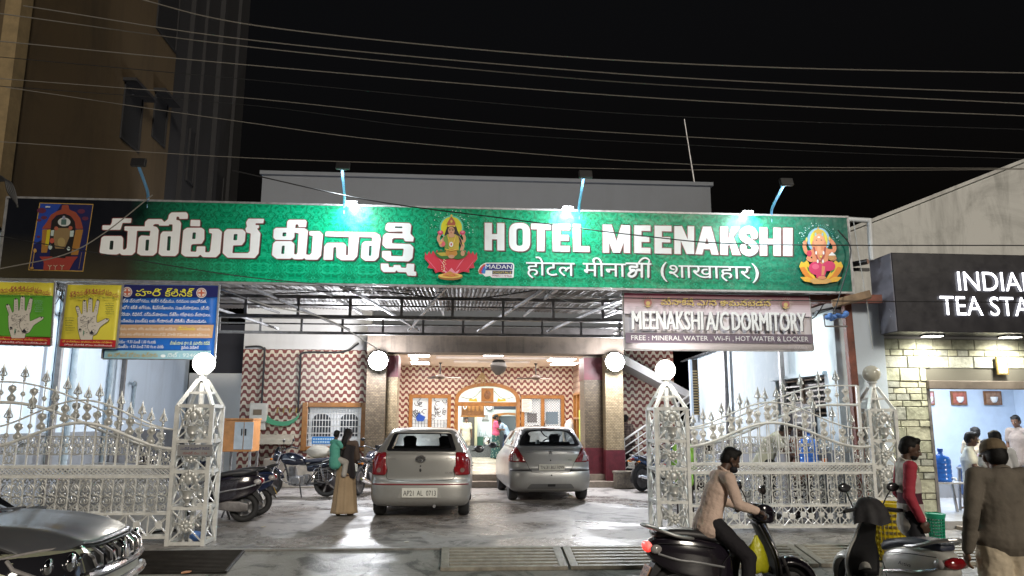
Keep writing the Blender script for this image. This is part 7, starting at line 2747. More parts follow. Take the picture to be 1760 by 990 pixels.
RW = rnd([(-.61, 1.115), (.61, 1.115), (.50, 1.42), (-.50, 1.42)], .05, 4)
hatchback(ca, SA, M_SILVER1, 1.08, 1.515, 3.77, (0.60, 3.06), RW,
   [rnd([(0.62, 1.11), (1.10, 1.11), (1.15, 1.40), (.86, 1.38)], .05), rnd([(1.18, 1.11), (2.62, 1.11), (2.25, 1.40), (1.22, 1.41)], .06)], None)
rp = lambda dy: (lambda x, z: Vector((x, SA.yr(x, z) + dy, z)))
for s in (-1, 1):
 b = MB()
 conform(b, [ccw(rnd([(s * .595, 1.10), (s * .765, 1.09), (s * .838, .96), (s * .843, .72), (s * .60, .715), (s * .565, .80), (s * .60, .92)], .03))], rp(-0.012), 0.04)
 tl = thick(b.build('tail_light', M_REDL, ca, smooth=50, **LO), 0.02)
 b = MB()
 conform(b, [ccw(disc((s * .715, .80), 0.040, 16))], rp(-0.026), 0.04)
 b.build('indicator_lens', mat('smoked red lens', (0.20, 0.12, 0.11), 0.12), tl, **LO)
b = MB()
conform(b, [ccw(q) for q in stroke([tuple(p) for p in spl([(-.60, 1.09), (-.60, .92), (-.565, .80), (-.58, .70), (-.52, .645), (-.2, .625), (.2, .625), (.52, .645), (.58, .70), (.565, .80), (.60, .92), (.60, 1.09)], 5)], .008, 4)], rp(-0.004), 0.1)
b.build('tailgate_gap', M_TRIM, ca, **LO)
b = MB()
conform(b, [[(-.82, .558), (.82, .558), (.82, .576), (-.82, .576)]], rp(-0.006), 0.05)
thick(b.build('bumper_strip', mat('dark red bumper strip', (0.20, 0.015, 0.02), 0.35), ca, **LO), 0.012)
b = MB()
conform(b, [ccw(rnd([(-.38, .34), (.38, .34), (.29, .535), (-.29, .535)], .03))], rp(-0.003), 0.06)
b.build('plate_recess', mat('shaded recess silver', (0.34, 0.33, 0.31), 0.4, 0.3), ca, **LO)
b = MB()
b.box((0, -0.018, .43), (.60, .012, .155))
pl_ = b.build('number_plate', M_PLATE, ca, smooth=0, bevel=0.006, **LO)
b = MB()
text_fill(b, fit_text('AP21', -.275, -.10, .385, .085, .03), (0, -.0275, 0), (1, 0, 0), (0, 0, 1))
text_fill(b, fit_text('AL', -.045, .055, .385, .085, .03), (0, -.0275, 0), (1, 0, 0), (0, 0, 1))
text_fill(b, fit_text('0713', .11, .275, .385, .085, .03), (0, -.0275, 0), (1, 0, 0), (0, 0, 1))
b.build('plate_text', M_INKB, pl_, smooth=0, **LO)
b = MB()
for q in (disc((0, .985), .088, 24, .058),):
 conform(b, [ccw(q)], rp(-0.010), 0.04)
bg = thick(b.build('badge', mat('dark badge field', (0.06, 0.06, 0.06), 0.3), ca, **LO), 0.012)
b = MB()
for (cx, cz, rx, rz) in ((0, .985, .084, .055), (0, .985, .033, .050), (0, 1.003, .062, .026)):
 pts = [Vector((cx + rx * math.cos(a), SA.yr(cx, cz) - .022, cz + rz * math.sin(a))) for a in np.linspace(0, 2 * PI, 25)[:-1]]
 b.tube(pts, .008, 6, closed=True)
b.build('badge_rings', M_CHROME, bg, **LO)
b = MB()
rear_text(b, SA, 'TOYOTA', -.56, -.43, .975, .022, .03, -.012)
rear_text(b, SA, 'ETIOS', .44, .60, .985, .026, .03, -.012)
rear_text(b, SA, 'LIVA', .52, .60, .95, .02, .03, -.012)
rear_text(b, SA, 'D-4D', .43, .56, .745, .026, .04, -.012)
b.build('model_lettering', M_STEELD, ca, smooth=0, **LO)
b = MB()
b.ball((0, .055, .80), (.018, .012, .03), 8)
b.ball((0, .055, .87), (.012, .012, .012), 8)
b.build('lock', M_TRIM, ca, **LO)
b = MB()
b.tube([(.25, .12, .22), (.25, -.02, .21)], .025, 8)
b.build('exhaust', M_STEEL, ca, **LO)
mirror(ca, .96, 2.55, 1.05, None)
mirror(ca, -.96, 2.55, 1.05, None)
b = MB()
for s in (-1, 1):
 b.bar((s * .862, 1.45, .80), (s * .868, 1.62, .80), .03, .02)
 b.bar((s * .862, 2.35, .80), (s * .858, 2.52, .80), .03, .02)
b.build('door_handle', M_SILVER1, ca, **LO)
SS = Body(rear=[(.20, .14), (.26, .06), (.36, .01), (.50, .0), (.62, .02), (.68, .06), (.80, .07), (1.0, .08), (1.10, .13), (1.2, .20), (1.35, .32), (1.46, .42), (1.49, .50), (1.51, .66), (1.53, 1.1)],
   front=[(.20, 3.62), (.3, 3.74), (.5, 3.80), (.68, 3.76), (.80, 3.62), (.88, 3.30), (.96, 3.0), (1.05, 2.85), (1.2, 2.62), (1.35, 2.32), (1.46, 2.05), (1.51, 1.80), (1.53, 1.45)],
   half=[(.20, .74), (.26, .82), (.36, .848), (.60, .850), (.80, .845), (.92, .82), (1.02, .77), (1.10, .735), (1.25, .67), (1.40, .60), (1.47, .565), (1.50, .50), (1.53, .30)], bow_r=0.20, bow_f=0.4)
cs = thing('hatchback_car', 'right silver hatchback on the forecourt, with red and clear tail lamps and roof aerial', 'car', (1.96, 15.85, 0), R(2.0), group='silver hatchbacks parked on the forecourt')
RW2 = rnd([(-.64, 1.125), (.64, 1.125), (.58, 1.30), (.47, 1.425), (.30, 1.45), (-.30, 1.45), (-.47, 1.425), (-.58, 1.30)], .05, 4)
hatchback(cs, SS, M_SILVER2, 1.09, 1.53, 3.80, (0.62, 3.05), RW2,
   [rnd([(0.72, 1.14), (1.10, 1.12), (1.15, 1.42), (.96, 1.40)], .05), rnd([(1.18, 1.12), (2.62, 1.12), (2.25, 1.41), (1.22, 1.43)], .06)], None)
rp = lambda dy: (lambda x, z: Vector((x, SS.yr(x, z) + dy, z)))
for s in (-1, 1):
 b = MB()
 conform(b, [ccw(rnd([(s * .69, 1.11), (s * .75, 1.06), (s * .83, .93), (s * .845, .81), (s * .50, .80), (s * .60, .95)], .02))], rp(-0.012), 0.04)
 tl = thick(b.build('tail_light', M_REDL, cs, smooth=50, **LO), 0.02)
 b = MB()
 conform(b, [ccw(rnd([(s * .745, 1.03), (s * .825, .92), (s * .838, .83), (s * .66, .825), (s * .70, .92)], .02))], rp(-0.026), 0.04)
 b.build('indicator_lens', M_CLEARL, tl, **LO)
b = MB()
conform(b, [ccw(q) for q in stroke([tuple(p) for p in spl([(-.69, 1.11), (-.60, .95), (-.50, .79), (-.43, .65), (-.36, .60), (0, .59), (.36, .60), (.43, .65), (.50, .79), (.60, .95), (.69, 1.11)], 5)], .008, 4)], rp(-0.004), 0.1)
b.build('tailgate_gap', M_TRIM, cs, **LO)
b = MB()
for s in (-1, 1):
 conform(b, [ccw([(s * .40, .625), (s * .83, .625), (s * .83, .65), (s * .40, .655)])], rp(-0.006), 0.05)
thick(b.build('bumper_strip', M_TRIM, cs, **LO), 0.012)
b = MB()
conform(b, [ccw(rnd([(-.50, .27), (.50, .27), (.42, .37), (-.42, .37)], .03))], rp(-0.004), 0.06)
b.build('diffuser', mat('grey lower bumper', (0.12, 0.12, 0.125), 0.5), cs, **LO)
b = MB()
conform(b, [ccw(rnd([(-.07, .315), (.09, .315), (.09, .365), (-.07, .365)], .01))], rp(-0.006), 0.06)
b.build('tow_hole', M_DARK, cs, **LO)
b = MB()
b.box((0.02, .028, .70), (.54, .012, .125))
pl_ = b.build('number_plate', M_PLATE, cs, smooth=0, bevel=0.006, **LO)
b = MB()
text_fill(b, fit_text('TN.31.BU.1099', -.225, .265, .668, .064, .035), (0, .019, 0), (1, 0, 0), (0, 0, 1))
b.build('plate_text', M_INKB, pl_, smooth=0, **LO)
b = MB()
star = [(0, .04), (.012, .012), (.045, .012), (.02, -.006), (.03, -.04), (0, -.018), (-.03, -.04), (-.02, -.006), (-.045, .012), (-.012, .012)]
conform(b, [ccw([(x, 1.0 + z) for x, z in star])], rp(-0.012), 0.05)
thick(b.build('badge', M_STEELD, cs, **LO), 0.01)
b = MB()
rear_text(b, SS, 'MARUTI', -.50, -.36, .985, .024, .03, -.012)
rear_text(b, SS, 'SWIFT', .35, .50, .985, .024, .03, -.012)
rear_text(b, SS, 'VDi', .36, .45, .835, .026, .03, -.012)
b.build('model_lettering', M_STEELD, cs, smooth=0, **LO)
b = MB()
b.ball((0, .062, .84), (.014, .012, .014), 8)
b.ball((0.01, -.004, .545), (.016, .012, .016), 8)
b.build('lock', M_TRIM, cs, **LO)
b = MB()
b.box((0, .46, 1.478), (.30, .05, .022))
b.build('brake_light', M_REDL, cs, smooth=0, bevel=0.006, **LO)
b = MB()
b.tube([(0, .95, 1.52), (0, .78, 1.62), (0, .73, 1.66)], [.012, .006, .005], 6)
b.build('aerial', M_BLACK, cs, **LO)
b = MB()
b.ball((-.16, .82, 1.16), (.05, .05, .09), 8)
b.build('tissue_bag', mat('white plastic bag', (0.66, 0.67, 0.68), 0.6), cs, **LO)
mirror(cs, -.96, 2.6, 1.05, None)
mirror(cs, .96, 2.6, 1.05, None)
SU = Body(rear=[(.22, .1), (.5, .0), (1.0, .05), (1.1, .12), (1.4, .35), (1.55, .55), (1.62, 1.0)],
   front=[(.22, 3.78), (.30, 3.90), (.45, 3.98), (.60, 3.99), (.78, 3.965), (.90, 3.93), (.925, 3.82), (.95, 3.66), (.975, 3.40), (1.0, 3.20), (1.05, 3.06), (1.2, 2.78), (1.4, 2.42), (1.55, 2.08), (1.62, 1.4)],
   half=[(.22, .80), (.30, .86), (.5, .893), (.75, .895), (.86, .875), (.93, .82), (1.0, .795), (1.06, .78), (1.3, .70), (1.5, .62), (1.58, .55), (1.62, .30)], bow_r=0.18, bow_f=0.42)
su = thing('suv_car', 'grey and cream suv with a chrome slatted grille, cut off by the lower left corner', 'car', (-6.45, 5.84, -0.16), R(-86))
b = MB()
zs = [.22 + .03 * i for i in range(26)] + [.995]
b.loft([SU.ring(z, 24, 26) for z in zs])
body = b.build('body', M_CREAMCAR, su, smooth=38, **LO)
c = MB()
for y in (.72, 3.10):
 c.lathe([(0.37, -1.2), (0.37, 1.2)], (0, y, 0.33), 32, (1, 0, 0))
cut(body, c)
b = MB()
b.box((0, 1.9, 0.45), (1.1, 3.1, 0.36))
b.build('underbody', M_TRIM, su, smooth=0, **LO)
hb = lambda z: lerp_tab(SU.h, z)
def bon(u, v):
 """u -1..1 across, v 0 (screen) .. 1 (nose)"""
 y = 3.02 + (3.93 - 3.02) * v
 x = u * (0.80 - 0.05 * v)
 z = 1.075 - 0.045 * v - 0.10 * v ** 4 - 0.055 * abs(u) ** 2.6 + 0.018 * math.exp(-((abs(u) - .62) / .12) ** 2)
 y -= 0.30 * v * abs(u) ** 3
 return Vector((x, y, z))
b = MB()
b.grid(lambda s, t_: bon(-1 + 2 * s, t_), 40, 24)
thick(b.build('bonnet', M_GREYCAR, su, smooth=60, **LO), 0.02)
b = MB()
b.grid(lambda s, t_: bon(0.1 + 0.5 * s, .04 + .26 * t_) + Vector((0, 0, .004)), 8, 6)
b = MB()
pts = [bon(.98, v / 12) + Vector((.012, 0, -.006)) for v in range(13)]
b.tube(pts, .012, 6)
b.tube([bon(-.98, v / 12) + Vector((-.012, 0, -.006)) for v in range(13)], .012, 6)
b.tube([bon(-1 + 2 * i / 20, 1) + Vector((0, .01, -.015)) for i in range(21)], .010, 6)
b.build('bonnet_gap', M_TRIM, su, **LO)
b = MB()
zt = [1.545 + 0.075 * math.sin(PI / 2 * i / 8) for i in range(9)]
b.loft([SU.ring(z) for z in zt])
b.build('roof', M_GREYCAR, su, smooth=50, **LO)
b = MB()
conform(b, [ccw([(-.74, 1.06), (.74, 1.06), (.60, 1.54), (-.60, 1.54)])], lambda x, z: Vector((x, SU.yf(x, z), z)), .08)
b.build('windscreen', mat('dark windscreen', (0.03, 0.035, 0.045), 0.06), su, smooth=50, **LO)
b = MB()
for s in (-1, 1):
 b.tube([Vector((s * hb(z) * .985, SU.yf(hb(z) * .985, z), z)) for z in np.linspace(1.0, 1.56, 10)], .035, 8)
b.bar((-.74, 3.06, 1.06), (.74, 3.06, 1.06), .1, .03)
b.build('pillar', M_TRIM, su, **LO)
b = MB()
for x0, x1 in ((-.55, .0), (.05, .6)):
 b.bar((x0, 3.03, 1.085), (x1, 2.96, 1.12), .018)
b.build('wiper', M_BLACK, su, **LO)
for s in (-1, 1):
 out = [(1.0, 1.03), (2.55, 1.03), (2.2, 1.5), (1.0, 1.52)]
 b = MB()
 conform(b, [ccw([(.35, .99), (2.95, .99), (2.2, 1.56), (.6, 1.56)])], lambda y, z, s=s: Vector((s * hb(z), y, z)), .12)
 b.build('side_window', M_GLASSD, su, smooth=50, **LO)
fp = lambda dy: (lambda x, z: Vector((x, SU.yf(x, z) + dy, z)))
NZ = .055
b = MB()
conform(b, [ccw(rnd([(-.52, .70), (.52, .70), (.56, .955), (-.56, .955)], .03))], fp(.012), .05)
gr_ = b.build('grille', M_TRIM, su, **LO)
b = MB()
for i in range(7):
 x = -.42 + i * .14
 if i == 3:
  continue
 b.tube([Vector((x + dx, SU.yf(x + dx, zz) + .03, zz)) for dx, zz in ((-.045, .92), (-.05, .85), (-.035, .79), (.035, .79), (.05, .85), (.045, .92))], .016, 6)
b.tube([Vector((x, SU.yf(x, .75) + .03, .745)) for x in np.linspace(-.55, .55, 15)], .026, 8)
b.tube([Vector((x, SU.yf(x, .64) + .03, .63)) for x in np.linspace(-.62, .62, 15)], .030, 8)
b.build('chrome_slat', M_CHROME, gr_, **LO)
b = MB()
st_ = [(-.05, .05), (0, .028), (.05, .05), (.022, .0), (.05, -.04), (0, -.075), (-.05, -.04), (-.022, .0)]
conform(b, [ccw([(x * 1.3, .845 + z * 1.3) for x, z in st_])], fp(.045), .05)
thick(b.build('badge', M_CHROME, gr_, **LO), .02)
for s in (-1, 1):
 b = MB()
 conform(b, [ccw(rnd([(s * .54, .745), (s * .56, .935), (s * .80, .94), (s * .865, .915), (s * .885, .815), (s * .80, .735)], .03))], fp(.010), .03)
 hl = b.build('headlight', mat('black headlamp bowl', (0.02, 0.02, 0.025), 0.08, coat=0.8), su, smooth=50, **LO)
 b = MB()
 for x, z, r_ in ((.63, .845, .062), (.755, .84, .055)):
  c_ = Vector((s * x, SU.yf(x, z) + .006, z))
  b.ball(c_, (r_, .028, r_), 16)
 b.build('projector_lens', M_CHROME, hl, **LO)
 b = MB()
 b.tube([Vector((s * x, SU.yf(x, z) + .02, z)) for x, z in ((.56, .925), (.66, .927), (.78, .92), (.85, .895))], .012, 6)
 b.tube([Vector((s * x, SU.yf(x, z) + .02, z)) for x, z in ((.84, .895), (.862, .845), (.82, .785))], .014, 6)
 b.build('reflector', M_CLEARL, hl, **LO)
b = MB()
conform(b, [ccw(rnd([(-.75, .26), (.75, .26), (.80, .52), (-.80, .52)], .05))], fp(.006), .06)
b.build('lower_bumper', M_TRIM, su, **LO)
for y in (.72, 3.10):
 for x in (-.77, .77):
  wheel(su, x, y, .33, .21)
mirror(su, 1.0, 2.45, 1.08, M_GREYCAR)
mirror(su, -1.0, 2.45, 1.08, M_GREYCAR)
# ================================================================ SCOOTERS
def sect(x, z0, z1, hw, top=0.75, n=5):
 """rounded cross-section at x"""
 q = rnd([(-hw, z0 + .02), (-hw * .8, z0), (hw * .8, z0), (hw, z0 + .02), (hw * (top + .18), (z0 + 2 * z1) / 3), (hw * top, z1), (-hw * top, z1), (-hw * (top + .18), (z0 + 2 * z1) / 3)], .04, 3)
 return [Vector((x, a, c)) for a, c in q]
def bike_wheel(par, x, r, w_, spokes, rim_m, name='wheel', y=0.0, rim=.72):
 b = MB()
 pts = [Vector((x + (r - w_ / 2) * math.cos(a), y, r + (r - w_ / 2) * math.sin(a))) for a in np.linspace(0, 2 * PI, 37)[:-1]]
 b.tube(pts, w_ / 2, 10, closed=True)
 w = b.build(name, M_RUBBER, par, **LO)
 b = MB()
 b.lathe([(r * rim, -w_ * .35), (r * (rim + .05), -w_ * .3), (r * (rim + .02), 0), (r * (rim + .05), w_ * .3), (r * rim, w_ * .35), (r * (rim - .04), 0), (r * rim, -w_ * .35)], (x, y, r), 32, (0, 1, 0))
 b.lathe([(0.001, -w_ * .7), (r * .16, -w_ * .6), (r * .16, w_ * .6), (0.001, w_ * .7)], (x, y, r), 16, (0, 1, 0))
 for i in range(spokes):
  a = 2 * PI * i / spokes
  d = Vector((math.cos(a), 0, math.sin(a)))
  b.bar(Vector((x, y, r)) + d * r * .12, Vector((x, y, r)) + d * r * rim, .035 if spokes < 8 else .006, .02 if spokes < 8 else .006, up=(0, 1, 0))
 b.build('rim', rim_m, w, **LO)
 return w
def scooter(name, label, paint, seatm, rail, plate_txt, loc, rz, panel_m=None, lit=False, group=None, plate_m=None, apron_in=None):
 t = thing(name, label, 'scooter', loc, rz, group)
 K = LO
 apron_in = apron_in or M_BLACK
 b = MB()
 b.loft([sect(-.86, .58, .70, .05), sect(-.80, .50, .745, .115), sect(-.66, .42, .765, .165), sect(-.45, .36, .76, .19), sect(-.25, .32, .72, .19), sect(-.08, .29, .67, .165), sect(.02, .27, .60, .13)])
 b.build('rear_body', paint, t, smooth=50, subd=1, **K)
 b = MB()
 for s in (-1, 1):                                        # side panel crease line
  b.tube(spl([(-.78, s * .125, .60), (-.60, s * .182, .55), (-.38, s * .200, .52), (-.12, s * .180, .47)], 5), .012, 6)
 b.build('side_trim', panel_m or M_STEEL, t, **K)
 b = MB()
 b.loft([sect(-.80, .745, .80, .085, .8), sect(-.70, .75, .835, .125, .8), sect(-.45, .745, .835, .14, .8), sect(-.25, .72, .80, .135, .8), sect(-.05, .66, .755, .125, .75), sect(.06, .62, .715, .09, .7)])
 b.build('seat', seatm, t, smooth=50, subd=1, **K)
 b = MB()
 for s in (-1, 1):
  b.tube(spl([(-.42, s * .165, .745), (-.60, s * .185, .775), (-.78, s * .15, .835), (-.89, s * .075, .865)], 5), [.012] + [.017] * 14 + [.016], 8)
 b.tube(spl([(-.885, -.08, .863), (-.905, 0, .868), (-.885, .08, .863)], 5), .016, 8)
 b.build('grab_rail', rail, t, **K)
 b = MB()
 b.ball((-.855, 0, .655), (.045, .115, .055), 16)
 tl = b.build('tail_light', emis('lit red tail lamp', (1.0, 0.02, 0.01), 0.9) if lit else M_REDL, t, **K)
 for s in (-1, 1):
  b = MB()
  b.ball((-.80, s * .125, .645), (.06, .03, .045), 12)
  b.build('rear_indicator', M_CLEARL, tl, **K)
 b = MB()                                                  # rear mudguard and plate
 b.prism([(-.80, .50), (-.90, .30), (-.885, .29), (-.70, .48)], (0, -.07, 0), (1, 0, 0), (0, 0, 1), (0, .14, 0))
 b.build('rear_mudguard', M_TRIM, t, smooth=0, **K)
 d = Vector((-.10, 0, -.20)).normalized()
 n_ = Vector((-d.z, 0, d.x)) * -1
 n_ = Vector((-.894, 0, .447))
 o_ = Vector((-.875, 0, .41))
 b = MB()
 up_ = Vector((.447, 0, .894))
 b.prism([(-.10, -.065), (.10, -.065), (.10, .065), (-.10, .065)], o_, (0, 1, 0), up_, n_ * .008)
 pl_ = b.build('number_plate', plate_m or M_PLATE, t, smooth=0, **K)
 b = MB()
 for i, line in enumerate(plate_txt):
  text_fill(b, fit_text(line, -.085, .085, .012 - i * .058, .036, .03), o_ + n_ * .0095, (0, -1, 0), up_)
 b.build('plate_text', M_INKB, pl_, smooth=0, **K)
 b = MB()
 b.loft([[Vector((x, a, z)) for a, z in rnd([(-h, .265), (h, .265), (h, .315), (-h, .315)], .02)] for x, h in ((-.06, .16), (.05, .185), (.25, .19), (.38, .17), (.44, .10))])
 b.build('floorboard', M_TRIM, t, **K)
 def ap(u, v):
  z = .30 + .60 * v
  hw = .20 * (1 - .45 * v ** 2.2) * (0.72 + .28 * math.sin(PI * min(1, v * 1.3 + .15)))
  x = .50 - .17 * v + .05 * math.sin(PI * v) - .07 * u * u * (1 - .3 * v)
  return Vector((x + .03, u * hw, z))
 b = MB()
 b.grid(lambda p, q: ap(-1 + 2 * p, q), 12, 14)
 thick(b.build('apron', paint, t, smooth=60, **K), 0.03)
 b = MB()
 b.grid(lambda p, q: ap((-1 + 2 * p) * .9, q * .96 + .02) + Vector((-.035 - .05 * math.cos(PI * (p - .5)), 0, 0)), 10, 12)
 thick(b.build('leg_shield', apron_in, t, smooth=60, **K), 0.02)
 b = MB()
 b.tube([(.36, 0, .95), (.52, 0, .55)], .03, 8)
 for s in (-1, 1):
  b.tube([(.54, s * .08, .55), (.64, s * .08, .25)], .02, 8)
 b.build('fork', M_STEELD, t, **K)
 b = MB()
 rings = []
 for a in np.linspace(R(-12), R(150), 12):
  rr = .285
  c_ = Vector((.64 + rr * math.cos(a), 0, .25 + rr * math.sin(a)))
  o2 = Vector((math.cos(a), 0, math.sin(a)))
  w_ = .075 + .03 * math.sin(min(PI, (a - R(-12)) / R(162) * PI))
  rings.append([c_ + Vector((0, -w_, 0)) - o2 * .07, c_ + Vector((0, -w_ * .8, 0)), c_ + o2 * .015, c_ + Vector((0, w_ * .8, 0)), c_ + Vector((0, w_, 0)) - o2 * .07])
 b.loft(rings, closed=False)
 thick(b.build('front_fender', paint, t, smooth=60, subd=1, **K), 0.008)
 bike_wheel(t, .64, .235, .10, 5, M_STEEL)
 bike_wheel(t, -.60, .235, .10, 5, M_STEEL)
 b = MB()
 b.loft([[Vector((x, .09 + a, z)) for a, z in rnd([(-.05, z0), (.06, z0), (.06, z1), (-.05, z1)], .025)] for x, z0, z1 in ((-.68, .19, .31), (-.55, .17, .34), (-.3, .20, .36), (-.12, .24, .38), (-.06, .27, .36))])
 b.box((-.15, 0, .28), (.22, .2, .14))
 b.build('engine_case', M_STEELD, t, bevel=0.01, **K)
 b = MB()
 b.tube([(-.18, -.10, .22), (-.38, -.15, .23), (-.45, -.16, .26), (-.82, -.16, .33)], [.02, .022, .055, .05], 12)
 b.build('exhaust', M_STEELD, t, **K)
 b = MB()
 b.loft([[Vector((x, a, z)) for a, z in rnd([(-h, z0), (h, z0), (h * .85, z1), (-h * .85, z1)], .035, 3)] for x, h, z0, z1 in ((.24, .05, .93, 1.0), (.28, .14, .90, 1.05), (.36, .17, .87, 1.075), (.45, .14, .88, 1.05), (.50, .08, .91, 1.0))])
 hd = b.build('handlebar_cover', paint, t, smooth=50, subd=1, **K)
 b = MB()
 b.ball((.468, 0, .965), (.05, .105, .062), 16)
 b.build('headlight', M_CHROME, hd, **K)
 for s in (-1, 1):
  b = MB()
  b.tube([(.30, s * .13, .99), (.27, s * .20, 1.005), (.22, s * .34, .99)], [.016, .018, .018], 8)
  g_ = b.build('grip', M_RUBBER, t, **K)
  b = MB()
  b.tube(spl([(.31, s * .17, .985), (.33, s * .25, .975), (.28, s * .36, .965)], 4), .007, 6)
  b.build('brake_lever', M_STEEL, g_, **K)
  b = MB()
  b.tube(spl([(.31, s * .17, 1.02), (.30, s * .22, 1.12), (.28, s * .26, 1.19)], 4), .007, 6)
  b.ball((.27, s * .285, 1.225), (.022, .075, .048), 14)
  m_ = b.build('mirror', M_BLACK, t, **K)
  b = MB()
  b.ball((.255, s * .285, 1.225), (.014, .065, .04), 14)
  b.build('mirror_glass', mat('mirror glass', (0.10, 0.10, 0.11), 0.08, 0.6), m_, **K)
 b = MB()
 for s in (-1, 1):
  b.tube(spl([(.30, s * .16, .985), (.40, s * .20, 1.0), (.44, s * .12, .95), (.42, s * .06, .88)], 5), .005, 5)
 b.build('control_cable', M_BLACK, t, **K)
 b = MB()
 for s in (-1, 1):
  b.tube(spl([(-.02, s * .150, .60), (-.12, s * .178, .52), (-.16, s * .187, .40), (-.14, s * .178, .32)], 5), .004, 5)
  b.tube(spl([(-.78, s * .128, .70), (-.50, s * .187, .69), (-.20, s * .178, .655)], 5), .004, 5)
 b.build('panel_gap', M_DARK, t, **K)
 b = MB()
 b.box((.315, 0, 1.062), (.07, .15, .012), Matrix.Identity(4))
 b.build('speedometer', M_GLASSD, t, bevel=.004, **K)
 b = MB()
 b.bar((-.30, -.12, .25), (-.36, -.24, .02), .025)
 b.bar((-.1, .12, .22), (-.02, .2, .01), .02)
 b.build('stand', M_STEELD, t, smooth=0, **K)
 return t
M_PBLACK = mat('glossy black scooter paint', (0.013, 0.010, 0.016), 0.16, coat=0.6)
M_PSILV = carpaint('pearl silver scooter paint', (0.64, 0.63, 0.59), 0.28, 0.2)
M_PDBLUE = mat('dark blue gloss paint', (0.012, 0.020, 0.055), 0.18, coat=0.6)
M_SEATB = mat('black vinyl seat', (0.020, 0.019, 0.022), 0.45, var=0.2)
M_SEATN = mat('navy vinyl seat', (0.03, 0.035, 0.06), 0.45, var=0.2)
RS_LOC, RS_RZ = Vector((2.80, 7.92, -0.27)), R(3)
ride = scooter('scooter', 'black scooter with lit red tail lamp ridden by the man in the peach shirt', M_PBLACK, M_SEATB, mat('satin silver rail', (0.5, 0.5, 0.5), 0.3, 0.8), ['AP21', 'BK 4417'], RS_LOC, RS_RZ, lit=True, plate_m=mat('orange lit plate', (0.60, 0.30, 0.14), 0.5))
SS_LOC, SS_RZ = Vector((4.36, 7.62, -0.27)), R(97)
silv = scooter('scooter', 'silver scooter with a black cover over its handlebar beside the yellow basket', M_PSILV, M_SEATN, mat('satin silver rail', (0.5, 0.5, 0.5), 0.3, 0.8), ['AP21', 'AC 2680'], SS_LOC, SS_RZ, panel_m=M_CHROME)
b = MB()
for s in (-1, 1):
 ps = fit_text('Activa', 0, .17, 0, .035, .02, 2, .25)
 k = MB()
 if s > 0:
  text_fill(k, ps, (-.36, .204, .575), (-1, 0, 0), (0, 0, 1))
 else:
  text_fill(k, ps, (-.56, -.204, .575), (1, 0, 0), (0, 0, 1))
 b.add(k.v, k.f)
b.build('side_lettering', M_BLACK, silv, smooth=0, **LO)
b = MB()
def cov(u, v):
 a = 2 * PI * u
 r1 = .04 + .135 * min(1, v * 1.4) ** .6 + .02 * math.sin(5 * a) * v
 z = 1.12 - .03 * v - .22 * v ** 1.6 + .02 * math.sin(3 * a + 1) * v
 return Vector((.31 + r1 * .72 * math.cos(a) - .05 * v, r1 * 1.05 * math.sin(a), z))
b.grid(cov, 40, 12)
cover = b.build('rain_cover', mat('black rain cloth', (0.022, 0.021, 0.024), 0.7, var=0.4, vscale=9, bump=0.4, bscale=14), None, smooth=60)
cover.location = SS_LOC
cover.rotation_euler = (0, 0, SS_RZ)
tag(cover, 'black cloth cover draped over the silver scooter\'s handlebar', 'cover')
def in_scooter(p, loc=RS_LOC, rz=RS_RZ):
 return Vector(loc) + Matrix.Rotation(rz, 3, 'Z') @ Vector(p)
b = MB()
rings = []
for z, a_, c_ in ((.75, .015, .01), (.71, .035, .03), (.65, .07, .05), (.55, .10, .06), (.46, .115, .065), (.41, .10, .055), (.395, .05, .02)):
 rings.append([in_scooter((.26 + a_ * 1.1 * math.cos(q) * (1 + .08 * math.sin(3 * q)), -.10 + c_ * math.sin(q), z + .012 * math.sin(4 * q))) for q in np.linspace(0, 2 * PI, 21)[:-1]])
b.loft(rings)
tag(b.build('carrier_bag', mat('yellow polythene', (0.62, 0.60, 0.02), 0.35, var=0.15, vscale=14, bump=0.4, bscale=20), smooth=60), 'yellow plastic carrier bag hanging between the rider\'s knee and the scooter\'s apron', 'bag')
GP = 'scooters parked behind the left gate pillar'
pk = scooter('parked_scooter', 'nearest black parked scooter, its tail showing just right of the left gate pillar', M_PBLACK, M_SEATB, M_BLACK, ['AP21', 'AH 921'], (-4.02, 12.95, 0), R(188), group=GP)
scooter('parked_scooter', 'dark scooter with a yellow number plate behind the nearest black parked scooter', M_PDBLUE, M_SEATB, M_BLACK, ['AP31', 'AB 562'], (-4.00, 13.75, 0), R(196), group=GP, plate_m=M_PLATEY)
dup(pk, (-5.5, 13.2, 0), R(20), 'black scooter parked behind the left fence panel', GP)
